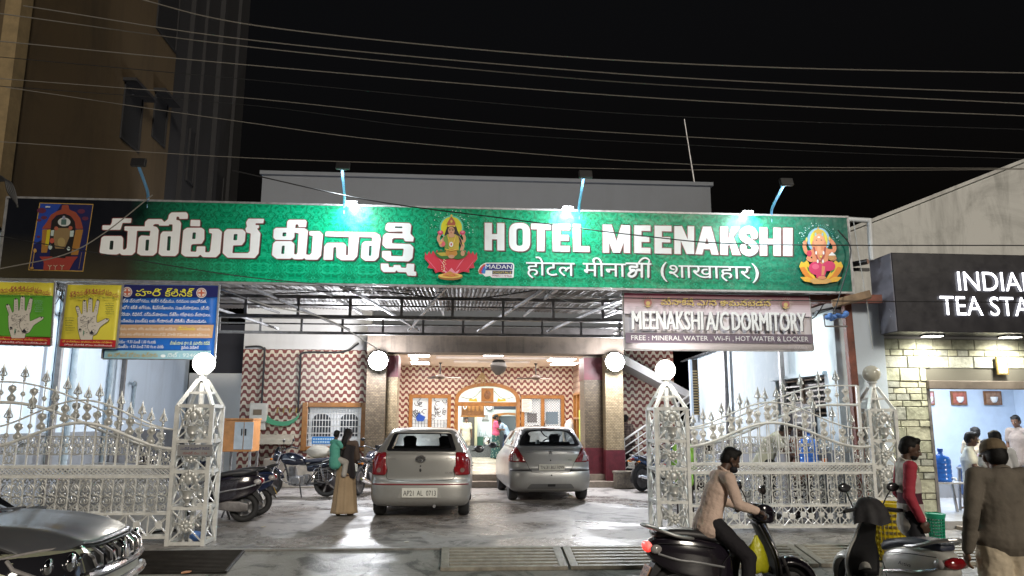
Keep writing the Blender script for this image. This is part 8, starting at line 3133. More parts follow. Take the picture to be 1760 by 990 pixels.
# ================================================================ MOTORCYCLES
def motorcycle(name, label, paint, loc, rz, plate, group, stripe=None, guard=True):
 t = thing(name, label, 'motorcycle', loc, rz, group)
 K = LO
 M_ENG = mat('engine alloy', (0.22, 0.22, 0.23), 0.4, 0.7, var=0.3, vscale=16)
 bike_wheel(t, -.63, .30, .095, 5, M_STEELD, rim=.76)
 bike_wheel(t, .66, .30, .08, 5, M_STEELD, rim=.78)
 b = MB()
 for p, r_ in (([(.42, 0, .88), (.30, 0, .60), (.16, 0, .28), (-.20, 0, .27)], .022), ([(.42, 0, .88), (.05, 0, .70), (-.20, 0, .68)], .022)):
  b.tube(spl(p, 4), r_, 8)
 for s in (-1, 1):
  b.tube([(-.18, s * .09, .66), (-.5, s * .11, .72), (-.82, s * .08, .78)], .016, 8)
  b.tube([(-.20, s * .09, .27), (-.63, s * .10, .30)], .02, 8)
  b.tube([(-.22, s * .10, .30), (-.5, s * .12, .66)], .014, 8)
 b.build('frame', M_TRIM, t, **K)
 b = MB()
 for s in (-1, 1):
  b.tube([(-.60, s * .12, .34), (-.50, s * .13, .68)], .018, 8)
  for i in range(8):
   z = .40 + i * .03
   b.lathe([(.034, -.005), (.034, .005)], (-.60 + (z - .34) * .29, s * .123, z), 10, (.28, 0, 1))
 b.build('shock_absorber', M_CHROME, t, **K)
 b = MB()
 b.box((.02, 0, .34), (.36, .20, .20))
 b.lathe([(.10, -.13), (.11, -.11), (.11, .11), (.10, .13)], (.03, 0, .33), 20, (0, 1, 0))
 b.box((-.18, 0, .38), (.14, .17, .18))
 e = b.build('engine', M_ENG, t, bevel=.015, **K)
 b = MB()
 for i in range(8):
  o_ = Vector((.13, 0, .44)) + Vector((.25, 0, .97)) * (i * .024)
  b.box(o_, (.17, .17, .010))
 b.box((.15, 0, .53), (.11, .11, .22))
 b.build('cylinder_fins', M_ENG, e, smooth=0, **K)
 b = MB()
 b.tube(spl([(.20, -.05, .50), (.30, -.09, .42), (.22, -.12, .24), (-.10, -.14, .22), (-.35, -.15, .24)], 5), .018, 8)
 b.tube([(-.30, -.15, .235), (-.42, -.16, .26), (-.85, -.17, .36), (-.90, -.17, .37)], [.02, .05, .055, .035], 14)
 b.build('exhaust', M_CHROME, t, **K)
 def tk(x, z0, z1, hw):
  return [Vector((x, a, c)) for a, c in rnd([(-hw * .6, z0), (hw * .6, z0), (hw, (z0 + z1) / 2), (hw * .65, z1), (-hw * .65, z1), (-hw, (z0 + z1) / 2)], .04, 3)]
 b = MB()
 b.loft([tk(.42, .76, .86, .06), tk(.36, .70, .92, .12), tk(.22, .66, .95, .15), tk(.05, .66, .92, .14), tk(-.10, .68, .84, .10), tk(-.16, .70, .79, .07)])
 tnk = b.build('tank', paint, t, smooth=60, subd=1, **K)
 if stripe:
  b = MB()
  for s in (-1, 1):
   b.tube(spl([(.34, s * .125, .80), (.20, s * .152, .80), (.05, s * .142, .77)], 4), .012, 6)
  b.build('tank_stripe', stripe, tnk, **K)
 b = MB()
 b.loft([sect(-.12, .72, .80, .10, .8), sect(-.25, .72, .795, .125, .8), sect(-.5, .74, .82, .125, .8), sect(-.74, .77, .85, .10, .8), sect(-.80, .79, .84, .07, .8)])
 b.build('seat', M_SEATN, t, smooth=60, subd=1, **K)
 b = MB()
 b.loft([tk(-.15, .52, .72, .11), tk(-.35, .52, .73, .13), tk(-.60, .62, .77, .12), tk(-.85, .72, .81, .08), tk(-.95, .76, .81, .05)])
 b.build('side_cowl', paint, t, smooth=60, subd=1, **K)
 b = MB()
 b.ball((-.945, 0, .755), (.035, .07, .04), 12)
 tl = b.build('tail_light', M_REDL, t, **K)
 b = MB()
 for s in (-1, 1):
  b.tube([(-.88, s * .07, .70), (-.88, s * .15, .70)], .008, 6)
  b.ball((-.89, s * .17, .70), (.035, .03, .025), 10)
  b.tube([(.56, s * .1, .80), (.56, s * .18, .80)], .008, 6)
  b.ball((.57, s * .20, .80), (.035, .03, .025), 10)
 b.build('indicator', mat('amber lens', (0.5, 0.16, 0.01), 0.15), t, **K)
 b = MB()
 for s in (-1, 1):
  b.tube(spl([(-.55, s * .13, .76), (-.80, s * .14, .83), (-.95, s * .07, .86)], 4), .013, 8)
 b.tube([(-.95, -.07, .86), (-.95, .07, .86)], .013, 8)
 b.build('grab_rail', M_CHROME, t, **K)
 def fender(cx, r_, a0, a1, w_):
  rings = []
  for a in np.linspace(R(a0), R(a1), 12):
   o2 = Vector((math.cos(a), 0, math.sin(a)))
   c_ = Vector((cx, 0, .30)) + o2 * r_
   rings.append([c_ + Vector((0, -w_, 0)) - o2 * .035, c_ + Vector((0, -w_ * .7, 0)), c_ + o2 * .012, c_ + Vector((0, w_ * .7, 0)), c_ + Vector((0, w_, 0)) - o2 * .035])
  b.loft(rings, closed=False)
 b = MB()
 fender(.66, .335, 12, 165, .06)
 thick(b.build('front_fender', paint, t, smooth=60, **K), .006)
 b = MB()
 fender(-.63, .345, 50, 195, .07)
 thick(b.build('rear_fender', M_TRIM, t, smooth=60, **K), .006)
 b = MB()
 for s in (-1, 1):
  b.tube([(.40, s * .085, .92), (.66, s * .085, .30)], .019, 10)
 b.build('fork', M_CHROME, t, **K)
 b = MB()
 b.loft([tk(.40, .80, .93, .08), tk(.48, .74, .98, .12), tk(.56, .74, .95, .11), tk(.61, .78, .88, .07)])
 hf = b.build('headlight_cowl', paint, t, smooth=60, subd=1, **K)
 b = MB()
 b.ball((.60, 0, .83), (.035, .085, .075), 14)
 b.build('headlight', M_CLEARL, hf, **K)
 b = MB()
 b.prism([(.48, .96), (.58, .93), (.50, 1.06), (.45, 1.06)], (0, -.07, 0), (1, 0, 0), (0, 0, 1), (0, .14, 0))
 b.build('visor', M_GLASSD, hf, bevel=.01, **K)
 b = MB()
 for s in (-1, 1):
  b.tube(spl([(.38, 0, .96), (.38, s * .10, .99), (.30, s * .24, 1.04), (.22, s * .34, 1.03)], 4), .012, 8)
 b.build('handlebar', M_BLACK, t, **K)
 for s in (-1, 1):
  b = MB()
  b.tube([(.26, s * .28, 1.035), (.20, s * .37, 1.025)], .019, 8)
  b.build('grip', M_RUBBER, t, **K)
  b = MB()
  b.tube([(.30, s * .22, 1.04), (.28, s * .27, 1.17)], .007, 6)
  b.ball((.27, s * .30, 1.20), (.02, .06, .038), 12)
  b.build('mirror', M_BLACK, t, **K)
 if guard:
  for s in (1,):
   b = MB()
   loop = spl([(-.42, s * .19, .60), (-.66, s * .21, .60), (-.82, s * .21, .48), (-.74, s * .21, .34), (-.50, s * .20, .34), (-.38, s * .19, .46)], 5, True)
   b.tube(loop, .010, 6, closed=True)
   for i in range(4):
    z = .38 + i * .055
    b.tube([(-.42, s * .20, z), (-.78, s * .21, z)], .005, 5)
   for x in (-.5, -.6, -.7):
    b.tube([(x, s * .205, .35), (x, s * .21, .60)], .005, 5)
   b.build('sari_guard', M_CHROME, t, **K)
 b = MB()
 b.tube(spl([(.20, -.22, .30), (.30, -.30, .42), (.26, -.10, .62)], 4), .013, 8)
 b.tube(spl([(.20, .22, .30), (.30, .30, .42), (.26, .10, .62)], 4), .013, 8)
 b.tube([(.20, -.22, .30), (.20, .22, .30)], .013, 8)
 b.build('leg_guard', M_CHROME, t, **K)
 b = MB()
 b.bar((-.05, .08, .26), (-.16, .24, .005), .022)
 b.bar((.02, -.10, .26), (.02, -.24, .27), .02)
 b.bar((.02, .10, .26), (.02, .24, .27), .02)
 b.build('stand', M_TRIM, t, smooth=0, **K)
 b = MB()
 b.box((-.985, 0, .62), (.01, .19, .15), Matrix.Identity(4))
 b.bar((-.90, 0, .70), (-.98, 0, .66), .04)
 pp = b.build('number_plate', M_PLATE, t, smooth=0, **K)
 b = MB()
 for i, line in enumerate(plate):
  text_fill(b, fit_text(line, -.08, .08, .635 - i * .058, .04, .03), (-.9915, 0, 0), (0, -1, 0), (0, 0, 1))
 b.build('plate_text', M_INKB, pp, smooth=0, **K)
 return t
GM = 'motorcycles parked on the forecourt'
M_MBLK = mat('black blue motorcycle paint', (0.010, 0.014, 0.030), 0.18, coat=0.6)
M_STRP = mat('pale tank decal', (0.35, 0.38, 0.45), 0.3)
m1 = motorcycle('motorcycle', 'black motorcycle parked side on, facing left under the teak framed window', M_MBLK, (-3.42, 17.35, 0), R(172), ['AP21', 'B 4411'], GM, M_STRP)
dup(m1, (-1.98, 18.15, 0), R(75), 'motorcycle facing the wall between the woman and the left silver car', GM)
m3 = motorcycle('motorcycle', 'blue motorcycle with red tail lamp parked at the foot of the stairs', mat('mid blue motorcycle paint', (0.03, 0.07, 0.16), 0.2, coat=0.5), (4.95, 18.65, 0), R(35), ['AP21', 'R 903'], GM, M_STRP, guard=False)
dup(m3, (4.75, 16.6, 0), R(60), 'motorcycle half hidden behind the right lit gate pillar', GM)
# ================================================================ SMALL THINGS ON THE GROUND
def basket(label, x, y, z, r, h, m, rows, cols, taper=0.86):
 t = thing('basket', label, 'basket', (x, y, z))
 b = MB()
 for k in range(cols):
  a = 2 * PI * k / cols
  d = Vector((math.cos(a), math.sin(a), 0))
  b.bar(Vector((x, y, z)) + d * r * taper, Vector((x, y, z + h)) + d * r, 2 * PI * r / cols * .55, .006, up=(-d.y, d.x, 0.001))
 for i in range(rows + 1):
  f_ = i / rows
  rr = r * (taper + (1 - taper) * f_)
  w_ = h / rows * .42
  b.lathe([(rr - .004, -w_ / 2), (rr + .004, -w_ / 2), (rr + .004, w_ / 2), (rr - .004, w_ / 2)], (x, y, z + h * f_ * .93 + .01), 40)
 b.lathe([(r * taper, 0), (r * taper, .01), (0.001, .012)], (x, y, z), 32)
 b.build('woven_side', m, t, smooth=30)
 b = MB()
 b.lathe([(r - .006, h - .07), (r + .006, h - .07), (r + .022, h - .02), (r + .024, h), (r, h + .004), (r - .008, h - .02), (r - .006, h - .07)], (x, y, z), 36)
 b.build('rim', m, t)
 return t
basket('tall yellow plastic basket with square holes behind the silver scooter', 5.42, 9.45, -0.04, .20, .68, mat('yellow plastic', (0.62, 0.47, 0.01), 0.35), 9, 26)
basket('small green plastic basket with square holes beside the red and white man', 6.60, 10.35, 0.0, .105, .40, mat('green plastic', (0.01, 0.33, 0.19), 0.35), 9, 16, .8)
M_TABLE = mat('grey steel table', (0.40, 0.40, 0.41), 0.35, 0.3, var=0.12)
def table(name, label, x0, x1, y0, y1, z0, z1, m=M_TABLE):
 t = thing(name, label, 'table', ((x0 + x1) / 2, (y0 + y1) / 2, z0))
 b = MB()
 b.span((x0, y0, z1 - .03), (x1, y1, z1))
 b.build('table_top', m, t, smooth=0, bevel=.006)
 for x in (x0 + .03, x1 - .03):
  for y in (y0 + .03, y1 - .03):
   b = MB()
   sx = -1 if x < (x0 + x1) / 2 else 1
   b.bar((x, y, z1 - .03), (x + sx * .05, y, z0), .035)
   b.build('leg', m, t, smooth=0)
 return t
def water_jug(label, x, y, z, r=.135):
 t = thing('water_jug', label, 'water jug', (x, y, z))
 b = MB()
 pr = [(r * .92, 0), (r, .02)]
 for i in range(4):
  pr += [(r, .05 + i * .075), (r * .965, .06 + i * .075), (r * .965, .068 + i * .075), (r, .078 + i * .075)]
 pr += [(r, .36), (r * .85, .41), (r * .35, .45), (r * .25, .47), (r * .25, .50)]
 b.lathe(pr, (x, y, z), 24)
 mj = mat('translucent blue jug plastic', (0.03, 0.16, 0.62), 0.12, coat=0.3, var=0.25, vscale=5)
 b.build('body', mj, t)
 b = MB()
 b.lathe([(r * .3, .50), (r * .3, .55), (r * .1, .56)], (x, y, z), 16)
 b.build('cap', mat('blue cap', (0.02, 0.10, 0.45), 0.4), t)
 b = MB()
 b.tube([(x + r * .6, y - r * .8, z + .06), (x + r * .75, y - r * 1.2, z + .06), (x + r * .75, y - r * 1.3, z + .03)], .018, 8)
 b.build('tap', M_WPAINT, t)
table('stall_table', 'low grey steel stand holding the blue water jug in the stall doorway', 8.05, 8.62, 12.55, 12.95, FZ, .64)
water_jug('blue water jug on the steel stand in the stall doorway', 8.30, 12.72, .642, .15)
table('stall_table', 'grey steel table between the seated customers inside the stall', 8.85, 9.75, 12.75, 13.15, FZ, .86)
t = thing('stool', 'red plastic stool under the steel table inside the stall', 'stool', (9.1, 12.5, FZ))
b = MB()
b.lathe([(.15, .40), (.16, .42), (.15, .44), (0.001, .445)], (9.1, 12.5, FZ), 20)
b.build('seat', mat('red plastic', (0.50, 0.02, 0.02), 0.35), t)
for i in range(4):
 a = PI / 4 + i * PI / 2
 b = MB()
 b.bar((9.1 + .12 * math.cos(a), 12.5 + .12 * math.sin(a), FZ + .40), (9.1 + .17 * math.cos(a), 12.5 + .17 * math.sin(a), FZ), .05, .03)
 b.build('leg', MATS['red plastic'], t, smooth=0)
table('yard_table', 'white topped table behind the right fence panel', 5.0, 6.1, 12.2, 12.7, 0, .93, M_WPAINT)
water_jug('blue water jug on the white table behind the right fence panel', 5.83, 12.42, .932, .15)
t = thing('plastic_tumbler', 'orange plastic tumbler beside the blue jug on the yard table', 'tumbler', (6.03, 12.3, .93))
b = MB()
b.lathe([(.035, 0), (.045, .11), (.042, .11), (.034, .005)], (6.03, 12.3, .932), 14)
b.build('cup', mat('orange plastic', (0.6, 0.17, 0.02), 0.4), t)
b = MB()
b.lathe([(.047, .10), (.049, .105), (.047, .112)], (6.03, 12.3, .932), 14)
b.build('rim', mat('orange plastic', (0.6, 0.17, 0.02), 0.4), t)
b = MB()
b.span((-4.75, 19.55, 0), (-2.45, 20.05, .70))
tag(b.build('low_plinth', mat('pale cement plinth', (0.46, 0.42, 0.36), 0.7, var=0.2), smooth=0, bevel=.02), 'low pale cement plinth under the teak framed window', 'plinth')
r6 = random.Random(6)
for i, (x, s, lab) in enumerate(((-3.45, .22, 'cream cloth sack lying on the cement plinth, left of the two'), (-2.98, .20, 'rounder white cloth sack on the cement plinth, right of the two'))):
 b = MB()
 M_ = Matrix.Rotation(.3 * i, 3, 'Z')
 def sk(u, v):
  a, c = 2 * PI * u, PI * v
  k = 1 + .10 * math.sin(3 * a + i) * math.sin(c) + .06 * math.sin(5 * c + 2 * a)
  return Vector((x + s * 1.35 * k * math.sin(c) * math.cos(a), 19.78 + s * .8 * k * math.sin(c) * math.sin(a), .70 + s * .75 + s * .75 * math.cos(c)))
 b.grid(sk, 24, 14)
 tag(b.build('cloth_sack', mat('unbleached sack cloth', (0.56, 0.54, 0.47), 0.9, var=0.12, bump=0.3), smooth=70), lab, 'sack')
b = MB()
def cv(u, v):
 a, c = 2 * PI * u, PI / 2 * v
 k = 1 + .07 * math.sin(4 * a) * math.sin(c) + .05 * math.sin(7 * a + 2) * math.sin(c) ** 2
 z = .98 * math.cos(c) ** .7
 return Vector((-5.05 + .95 * k * math.sin(c) ** .8 * math.cos(a), 12.15 + .42 * k * math.sin(c) ** .8 * math.sin(a), max(.03, z * (1 - .16 * math.cos(a) * math.sin(c)))))
b.grid(cv, 48, 20)
tag(b.build('covered_bike', mat('pale grey dust cover', (0.42, 0.42, 0.43), 0.75, var=0.2, vscale=4, bump=0.5, bscale=9), smooth=70), 'two wheeler under a pale grey dust cover behind the left fence panel', 'covered bike')
b = MB()
b.prism([(0, 0), (.09, .01), (.10, .05), (.03, .07), (-.01, .04)], (-3.1, 9.3, road_z(9.3) + .035), (1, 0, .1), (0, 1, .1), (0, 0, .01))
tag(b.build('paper_scrap', mat('orange paper scrap', (0.55, 0.27, 0.14), 0.8), smooth=0), 'orange scrap of paper on the black iron grate', 'litter')
b = MB()
for i in range(6):
 a = i * 1.05
 b.ball((6.55 + .05 * math.cos(a), 9.3 + .05 * math.sin(a), .02 + .015 * (i % 2)), (.04, .02, .025), 8)
tag(b.build('yellow_flower', mat('yellow petals', (0.65, 0.50, 0.06), 0.6)), 'small yellow flower garland dropped beside the green basket', 'flower')
GL = 'scraps of litter on the forecourt'
for i, (px, py, c_, what) in enumerate(((452, 906, (0.45, 0.40, 0.30), 'tan leaf shaped scrap on the wet ground right of the left gate pillar'), (520, 868, (0.06, 0.05, 0.04), 'dark pebble sized scrap on the ground below the black motorcycle'), (845, 902, (0.55, 0.53, 0.48), 'pale paper scrap between the two silver cars'), (1085, 868, (0.30, 0.22, 0.14), 'brown leaf scrap near the right gate pillar'), (700, 932, (0.50, 0.47, 0.42), 'pale scrap on the ground in front of the left silver car'))):
 p = W(px, py, Z=0.0)
 b = MB()
 k_ = [(rng.uniform(.02, .05) * math.cos(a), rng.uniform(.02, .05) * math.sin(a)) for a in np.linspace(0, 2 * PI, 8)[:-1]]
 b.prism(k_, p + Vector((0, 0, .004)), (1, 0, .12), (0, 1, .08), (0, 0, .006))
 tag(b.build('litter_scrap', mat('litter %d' % i, c_, 0.8), smooth=0), what, 'litter', GL)
# ================================================================ PEOPLE
SK = mat('brown skin', (0.17, 0.085, 0.050), 0.5, var=0.10, vscale=12)
SKD = mat('dark brown skin', (0.085, 0.045, 0.030), 0.5, var=0.10, vscale=12)
HAIR = mat('black hair', (0.008, 0.007, 0.007), 0.6, bump=0.25, bscale=160, spec=0.25)
EYEW = mat('eye white', (0.6, 0.58, 0.55), 0.2)
EYEB = mat('dark iris', (0.015, 0.010, 0.008), 0.15)
LIP = mat('lip brown', (0.13, 0.045, 0.04), 0.5)
def remesh(b, name, m, par, vox, smooth_it=4, disp=0.0, seed=0, mats=None):
 me = bpy.data.meshes.new(name)
 me.from_pydata([tuple(p) for p in b.v], [], b.f)
 me.update()
 o = bpy.data.objects.new(name, me)
 col.objects.link(o)
 r_ = o.modifiers.new('r', 'REMESH')
 r_.mode = 'VOXEL'
 r_.voxel_size = vox
 s_ = o.modifiers.new('s', 'SMOOTH')
 s_.iterations = smooth_it
 s_.factor = 0.5
 if disp:
  tx = bpy.data.textures.new(name + ' folds', 'CLOUDS')
  tx.noise_scale = 0.10
  tx.noise_depth = 2
  d_ = o.modifiers.new('d', 'DISPLACE')
  d_.texture = tx
  d_.texture_coords = 'LOCAL'
  d_.strength = disp
  d_.mid_level = 0.5
 bpy.context.view_layer.update()
 dg = bpy.context.evaluated_depsgraph_get()
 m2 = bpy.data.meshes.new_from_object(o.evaluated_get(dg))
 o.modifiers.clear()
 o.data = m2
 bpy.data.meshes.remove(me)
 m2.materials.clear()
 m2.materials.append(m)
 m2.polygons.foreach_set('use_smooth', [True] * len(m2.polygons))
 if par is not None:
  o.parent = par
 return o
def hand(b, w, d, n, side, curl=0.35, s=1.0):
 """palm, four fingers of different lengths and a thumb; w wrist, d direction, n palm normal, side thumb side"""
 w, d, n, sd = Vector(w), Vector(d).normalized(), Vector(n), Vector(side)
 n = (n - d * n.dot(d)).normalized()
 sd = (sd - d * sd.dot(d) - n * sd.dot(n)).normalized()
 b.capsule(w, w + d * .05 * s, .024 * s, .030 * s, 10, .62, n)
 b.capsule(w + d * .045 * s + sd * .024 * s, w + d * .045 * s - sd * .024 * s, .026 * s, .025 * s, 10, .62, n)
 for k, (o_, L) in enumerate(((.030, .072), (.010, .082), (-.010, .076), (-.029, .058))):
  p = w + d * .072 * s + sd * o_ * s
  q, a = p, 0.0
  for f_ in (.46, .32, .22):
   a += curl * (1.0 if f_ > .4 else 1.2)
   e = q + (d * math.cos(a) + n * math.sin(a)) * L * f_ * s
   b.capsule(q, e, .0100 * s, .0088 * s, 8)
   q = e
 p = w + d * .022 * s + sd * .024 * s
 m_ = p + (d * .6 + sd * .62 + n * .35).normalized() * .038 * s
 e = m_ + (d * .85 + sd * (.25 - curl * .4) + n * (.3 + curl * .5)).normalized() * .032 * s
 b.capsule(p, m_, .014 * s, .012 * s, 8)
 b.capsule(m_, e, .0115 * s, .009 * s, 8)
STAND = dict(pel=(0, 0, .93), che=(.0, 0, 1.22), nek=(-.01, 0, 1.42), hed=(.025, 0, 1.555),
    sL=(-.01, .175, 1.375), sR=(-.01, -.175, 1.375), eL=(-.02, .225, 1.10), eR=(-.02, -.225, 1.10), wL=(.03, .235, .86), wR=(.03, -.235, .86),
    hL=(0, .085, .90), hR=(0, -.085, .90), kL=(.02, .10, .49), kR=(.02, -.10, .49), aL=(-.01, .11, .085), aR=(-.01, -.11, .085))
SIT = dict(STAND, pel=(0, 0, .52), che=(-.02, 0, .83), nek=(0, 0, 1.03), hed=(.04, 0, 1.165), sL=(-.01, .175, .985), sR=(-.01, -.175, .985),
   eL=(.05, .22, .73), eR=(.05, -.22, .73), wL=(.26, .14, .66), wR=(.26, -.14, .66), hL=(.03, .09, .50), hR=(.03, -.09, .50),
   kL=(.43, .13, .50), kR=(.43, -.13, .50), aL=(.42, .12, .085), aR=(.42, -.12, .085))
def person(label, loc, rz, pose, H=1.68, skin=SK, hair='short', shirt=None, sleeve='long', hem=None, trousers=None, shoes=None, skirt=None, face=None, look=None,
   vox=.010, girth=1.0, cap=None, extra=None, curl=.35, group=None, palms=None, frame=None, scale=None):
 t = thing('person', label, 'person', loc, rz, group)
 k = (scale or H / 1.68)
 J = {a: Vector(c) * k for a, c in pose.items()}
 g = girth * k
 up = (J['hed'] - J['nek']).normalized()
 f_ = Vector(face or (1, 0, 0))
 f_ = (f_ - up * f_.dot(up) * .8).normalized()
 s_ = up.cross(f_).normalized()
 u_ = f_.cross(s_)
 hc = J['hed']
 MF = Matrix((f_, s_, u_)).transposed()
 def hp(x, y, z):
  return hc + (f_ * x + s_ * y + u_ * z) * k
 b = MB()
 b.ball(hp(-.012, 0, .022), (.095 * k, .075 * k, .092 * k), 18, MF)
 b.ball(hp(.022, 0, -.040), (.062 * k, .056 * k, .068 * k), 14, MF)
 b.ball(hp(.052, 0, -.078), (.026 * k, .030 * k, .022 * k), 10, MF)
 b.capsule(hp(.078, 0, .012), hp(.100, 0, -.026), .009 * k, .014 * k, 8)
 b.ball(hp(.088, 0, -.030), (.014 * k, .019 * k, .010 * k), 8, MF)
 b.ball(hp(.072, 0, -.055), (.014 * k, .026 * k, .012 * k), 8, MF)
 for q in (-1, 1):
  b.ball(hp(-.010, q * .075, -.010), (.020 * k, .012 * k, .032 * k), 8, MF)
  b.ball(hp(.050, q * .035, -.025), (.024 * k, .022 * k, .024 * k), 8, MF)
 b.capsule(J['nek'] - up * .03 * k, hc + (f_ * -.02 + u_ * -.05) * k, .058 * k, .052 * k, 14)
 sd = (J['sL'] - J['sR']).normalized()
 b.capsule(J['pel'], J['che'], .105 * g, .115 * g, 16, 1.3, sd)
 b.capsule(J['che'], J['nek'] - up * .05 * k, .11 * g, .07 * g, 16, 1.4, sd)
 for q in 'LR':
  b.capsule(J['nek'] - up * .05 * k, J['s' + q], .052 * k, .050 * k, 10)
  b.capsule(J['s' + q], J['e' + q], .047 * k, .037 * k, 12)
  b.capsule(J['e' + q], J['w' + q], .037 * k, .025 * k, 12)
  d = (J['w' + q] - J['e' + q]).normalized()
  yy = 1 if q == 'L' else -1
  if palms:
   dd, n, s2, cu = palms[q]
  else:
   dd, n, s2, cu = d, Vector((-.1, -yy, 0)), Vector((1, 0, 0.1)), curl
  hand(b, J['w' + q], dd, n, s2, cu, k * .95)
  b.capsule(J['pel'], J['h' + q], .095 * g, .088 * g, 12)
  b.capsule(J['h' + q], J['k' + q], .080 * g, .054 * k, 14)
  b.capsule(J['k' + q], J['a' + q], .052 * k, .034 * k, 12)
  foot = Vector((1, .12 * yy, 0)).normalized()
  b.capsule(J['a' + q] - Vector((0.03, 0, .045)) * k, J['a' + q] + foot * .145 * k - Vector((0, 0, .055)) * k, .034 * k, .026 * k, 10)
 body = remesh(b, 'body', skin, t, vox * k, 3)
 b = MB()
 for q in (-1, 1):
  b.ball(hp(.074, q * .031, .000), (.008 * k, .012 * k, .007 * k), 8, MF)
 b.build('eyes', EYEW, t, **LO)
 b = MB()
 for q in (-1, 1):
  b.ball(hp(.080, q * .031, .000), (.004 * k, .006 * k, .006 * k), 8, MF)
  b.capsule(hp(.083, q * .016, .020), hp(.076, q * .048, .021), .005 * k, .004 * k, 6)
 b.build('brows', EYEB, t, **LO)
 b = MB()
 b.ball(hp(.083, 0, -.056), (.007 * k, .022 * k, .007 * k), 10, MF)
 b.build('mouth', LIP, t, **LO)
 if hair:
  b = MB()
  b.ball(hp(-.020, 0, .040), (.100 * k, .084 * k, .092 * k), 18, MF)
  b.ball(hp(-.045, 0, .000), (.076 * k, .078 * k, .085 * k), 14, MF)
  if hair in ('short', 'quiff'):
   for q in range(7):
    b.ball(hp(.036 - .008 * abs(q - 3), (q - 3) * .019, .086), (.032 * k, .020 * k, .028 * k), 8, MF)
  if hair == 'quiff':
   for q in range(5):
    b.ball(hp(.034, (q - 2) * .022, .102), (.036 * k, .024 * k, .030 * k), 8, MF)
  if hair == 'long':
   b.capsule(hp(-.06, 0, -.02), hp(-.12, 0, -.18), .07 * k, .060 * k, 10)
   b.capsule(hp(-.12, 0, -.18), hp(-.135, 0, -.42), .055 * k, .050 * k, 10)
  if hair == 'bun':
   b.ball(hp(-.12, 0, -.02), .05 * k, 10)
  ho = remesh(b, 'hair', HAIR, t, .009 * k, 2, .012 * k)
  kill = [v.index for v in ho.data.vertices if ((v.co - hc).dot(f_) / k > .035 and (v.co - hc).dot(u_) / k < .062)]
  if kill:
   bm = bmesh.new()
   bm.from_mesh(ho.data)
   bm.verts.ensure_lookup_table()
   bmesh.ops.delete(bm, geom=[bm.verts[i] for i in kill], context='VERTS')
   bm.to_mesh(ho.data)
   bm.free()
 if trousers:
  b = MB()
  b.capsule(J['pel'] + (J['che'] - J['pel']).normalized() * .02 * k, J['pel'] - Vector((0, 0, .04)) * k, .116 * g, .118 * g, 16, 1.28, sd)
  for q in 'LR':
   b.capsule(J['pel'], J['h' + q], .112 * g, .106 * g, 14)
   b.capsule(J['h' + q], J['k' + q], .108 * g, .084 * g, 14)
   b.capsule(J['k' + q], J['a' + q] - Vector((0, 0, .03)) * k, .081 * g, .070 * g, 14)
  remesh(b, 'trousers', trousers, t, max(.010, vox) * k, 4, .022 * k)
 if shoes:
  for q in 'LR':
   yy = 1 if q == 'L' else -1
   foot = Vector((1, .12 * yy, 0)).normalized()
   b = MB()
   b.capsule(J['a' + q] - Vector((0.035, 0, .045)) * k, J['a' + q] + foot * .155 * k - Vector((0, 0, .055)) * k, .042 * k, .034 * k, 12)
   remesh(b, 'shoe', shoes, t, .008 * k, 3)
 if skirt:
  sm, z0, r0, r1, rows = skirt
  b = MB()
  def sk_(u, v):
   a = 2 * PI * u
   z = z0 * k + (J['pel'].z + .06 * k - z0 * k) * (1 - v)
   r_ = (r1 + (r0 - r1) * (1 - v) ** .8) * k * (1 + .075 * v ** .7 * math.sin(9 * a + 1 + v) + .045 * v * math.sin(17 * a - v))
   c_ = J['pel'] * (1 - v * .6)
   return Vector((c_.x + r_ * .86 * math.cos(a), c_.y + r_ * math.sin(a), z))
  b.grid(sk_, 64, 20)
  thick(b.build('skirt', sm, t, smooth=70, **LO), .008)
 if shirt:
  b = MB()
  hz = hem if hem is not None else .78
  lo = J['pel'] + (J['pel'] - J['che']).normalized() * (.93 - hz) * k
  b.capsule(lo, J['pel'].lerp(J['che'], .3), .150 * g, .132 * g, 18, 1.32, sd)
  b.capsule(J['pel'].lerp(J['che'], .2), J['che'], .124 * g, .132 * g, 18, 1.32, sd)
  b.capsule(J['che'], J['nek'] - up * .055 * k, .130 * g, .082 * g, 18, 1.42, sd)
  b.capsule(J['nek'] - up * .05 * k, J['nek'] - up * .005 * k, .070 * k, .066 * k, 14)
  for q in 'LR':
   b.capsule(J['nek'] - up * .06 * k, J['s' + q], .066 * k, .068 * k, 12)
   if sleeve == 'long':
    b.capsule(J['s' + q], J['e' + q], .066 * k, .054 * k, 14)
    b.capsule(J['e' + q], J['w' + q].lerp(J['e' + q], .08), .055 * k, .043 * k, 14)
   elif sleeve == 'rolled':
    b.capsule(J['s' + q], J['e' + q], .067 * k, .056 * k, 14)
    b.capsule(J['e' + q], J['e' + q].lerp(J['w' + q], .45), .057 * k, .053 * k, 14)
   else:
    b.capsule(J['s' + q], J['s' + q].lerp(J['e' + q], .62), .067 * k, .064 * k, 14)
  remesh(b, 'shirt', shirt, t, max(.009, vox) * k, 4, .015 * k)
  b = MB()
  nb = J['nek'] - up * .002 * k
  e1 = sd
  e2 = up.cross(sd)
  b.tube([nb + (e1 * math.cos(a) * .070 + e2 * math.sin(a) * .068 - up * .018 * math.cos(a - PI / 2) * (1 if e2.x > 0 else -1)) * k for a in np.linspace(0, 2 * PI, 21)[:-1]], .013 * k, 6, closed=True)
  b.build('collar', shirt, t, **LO)
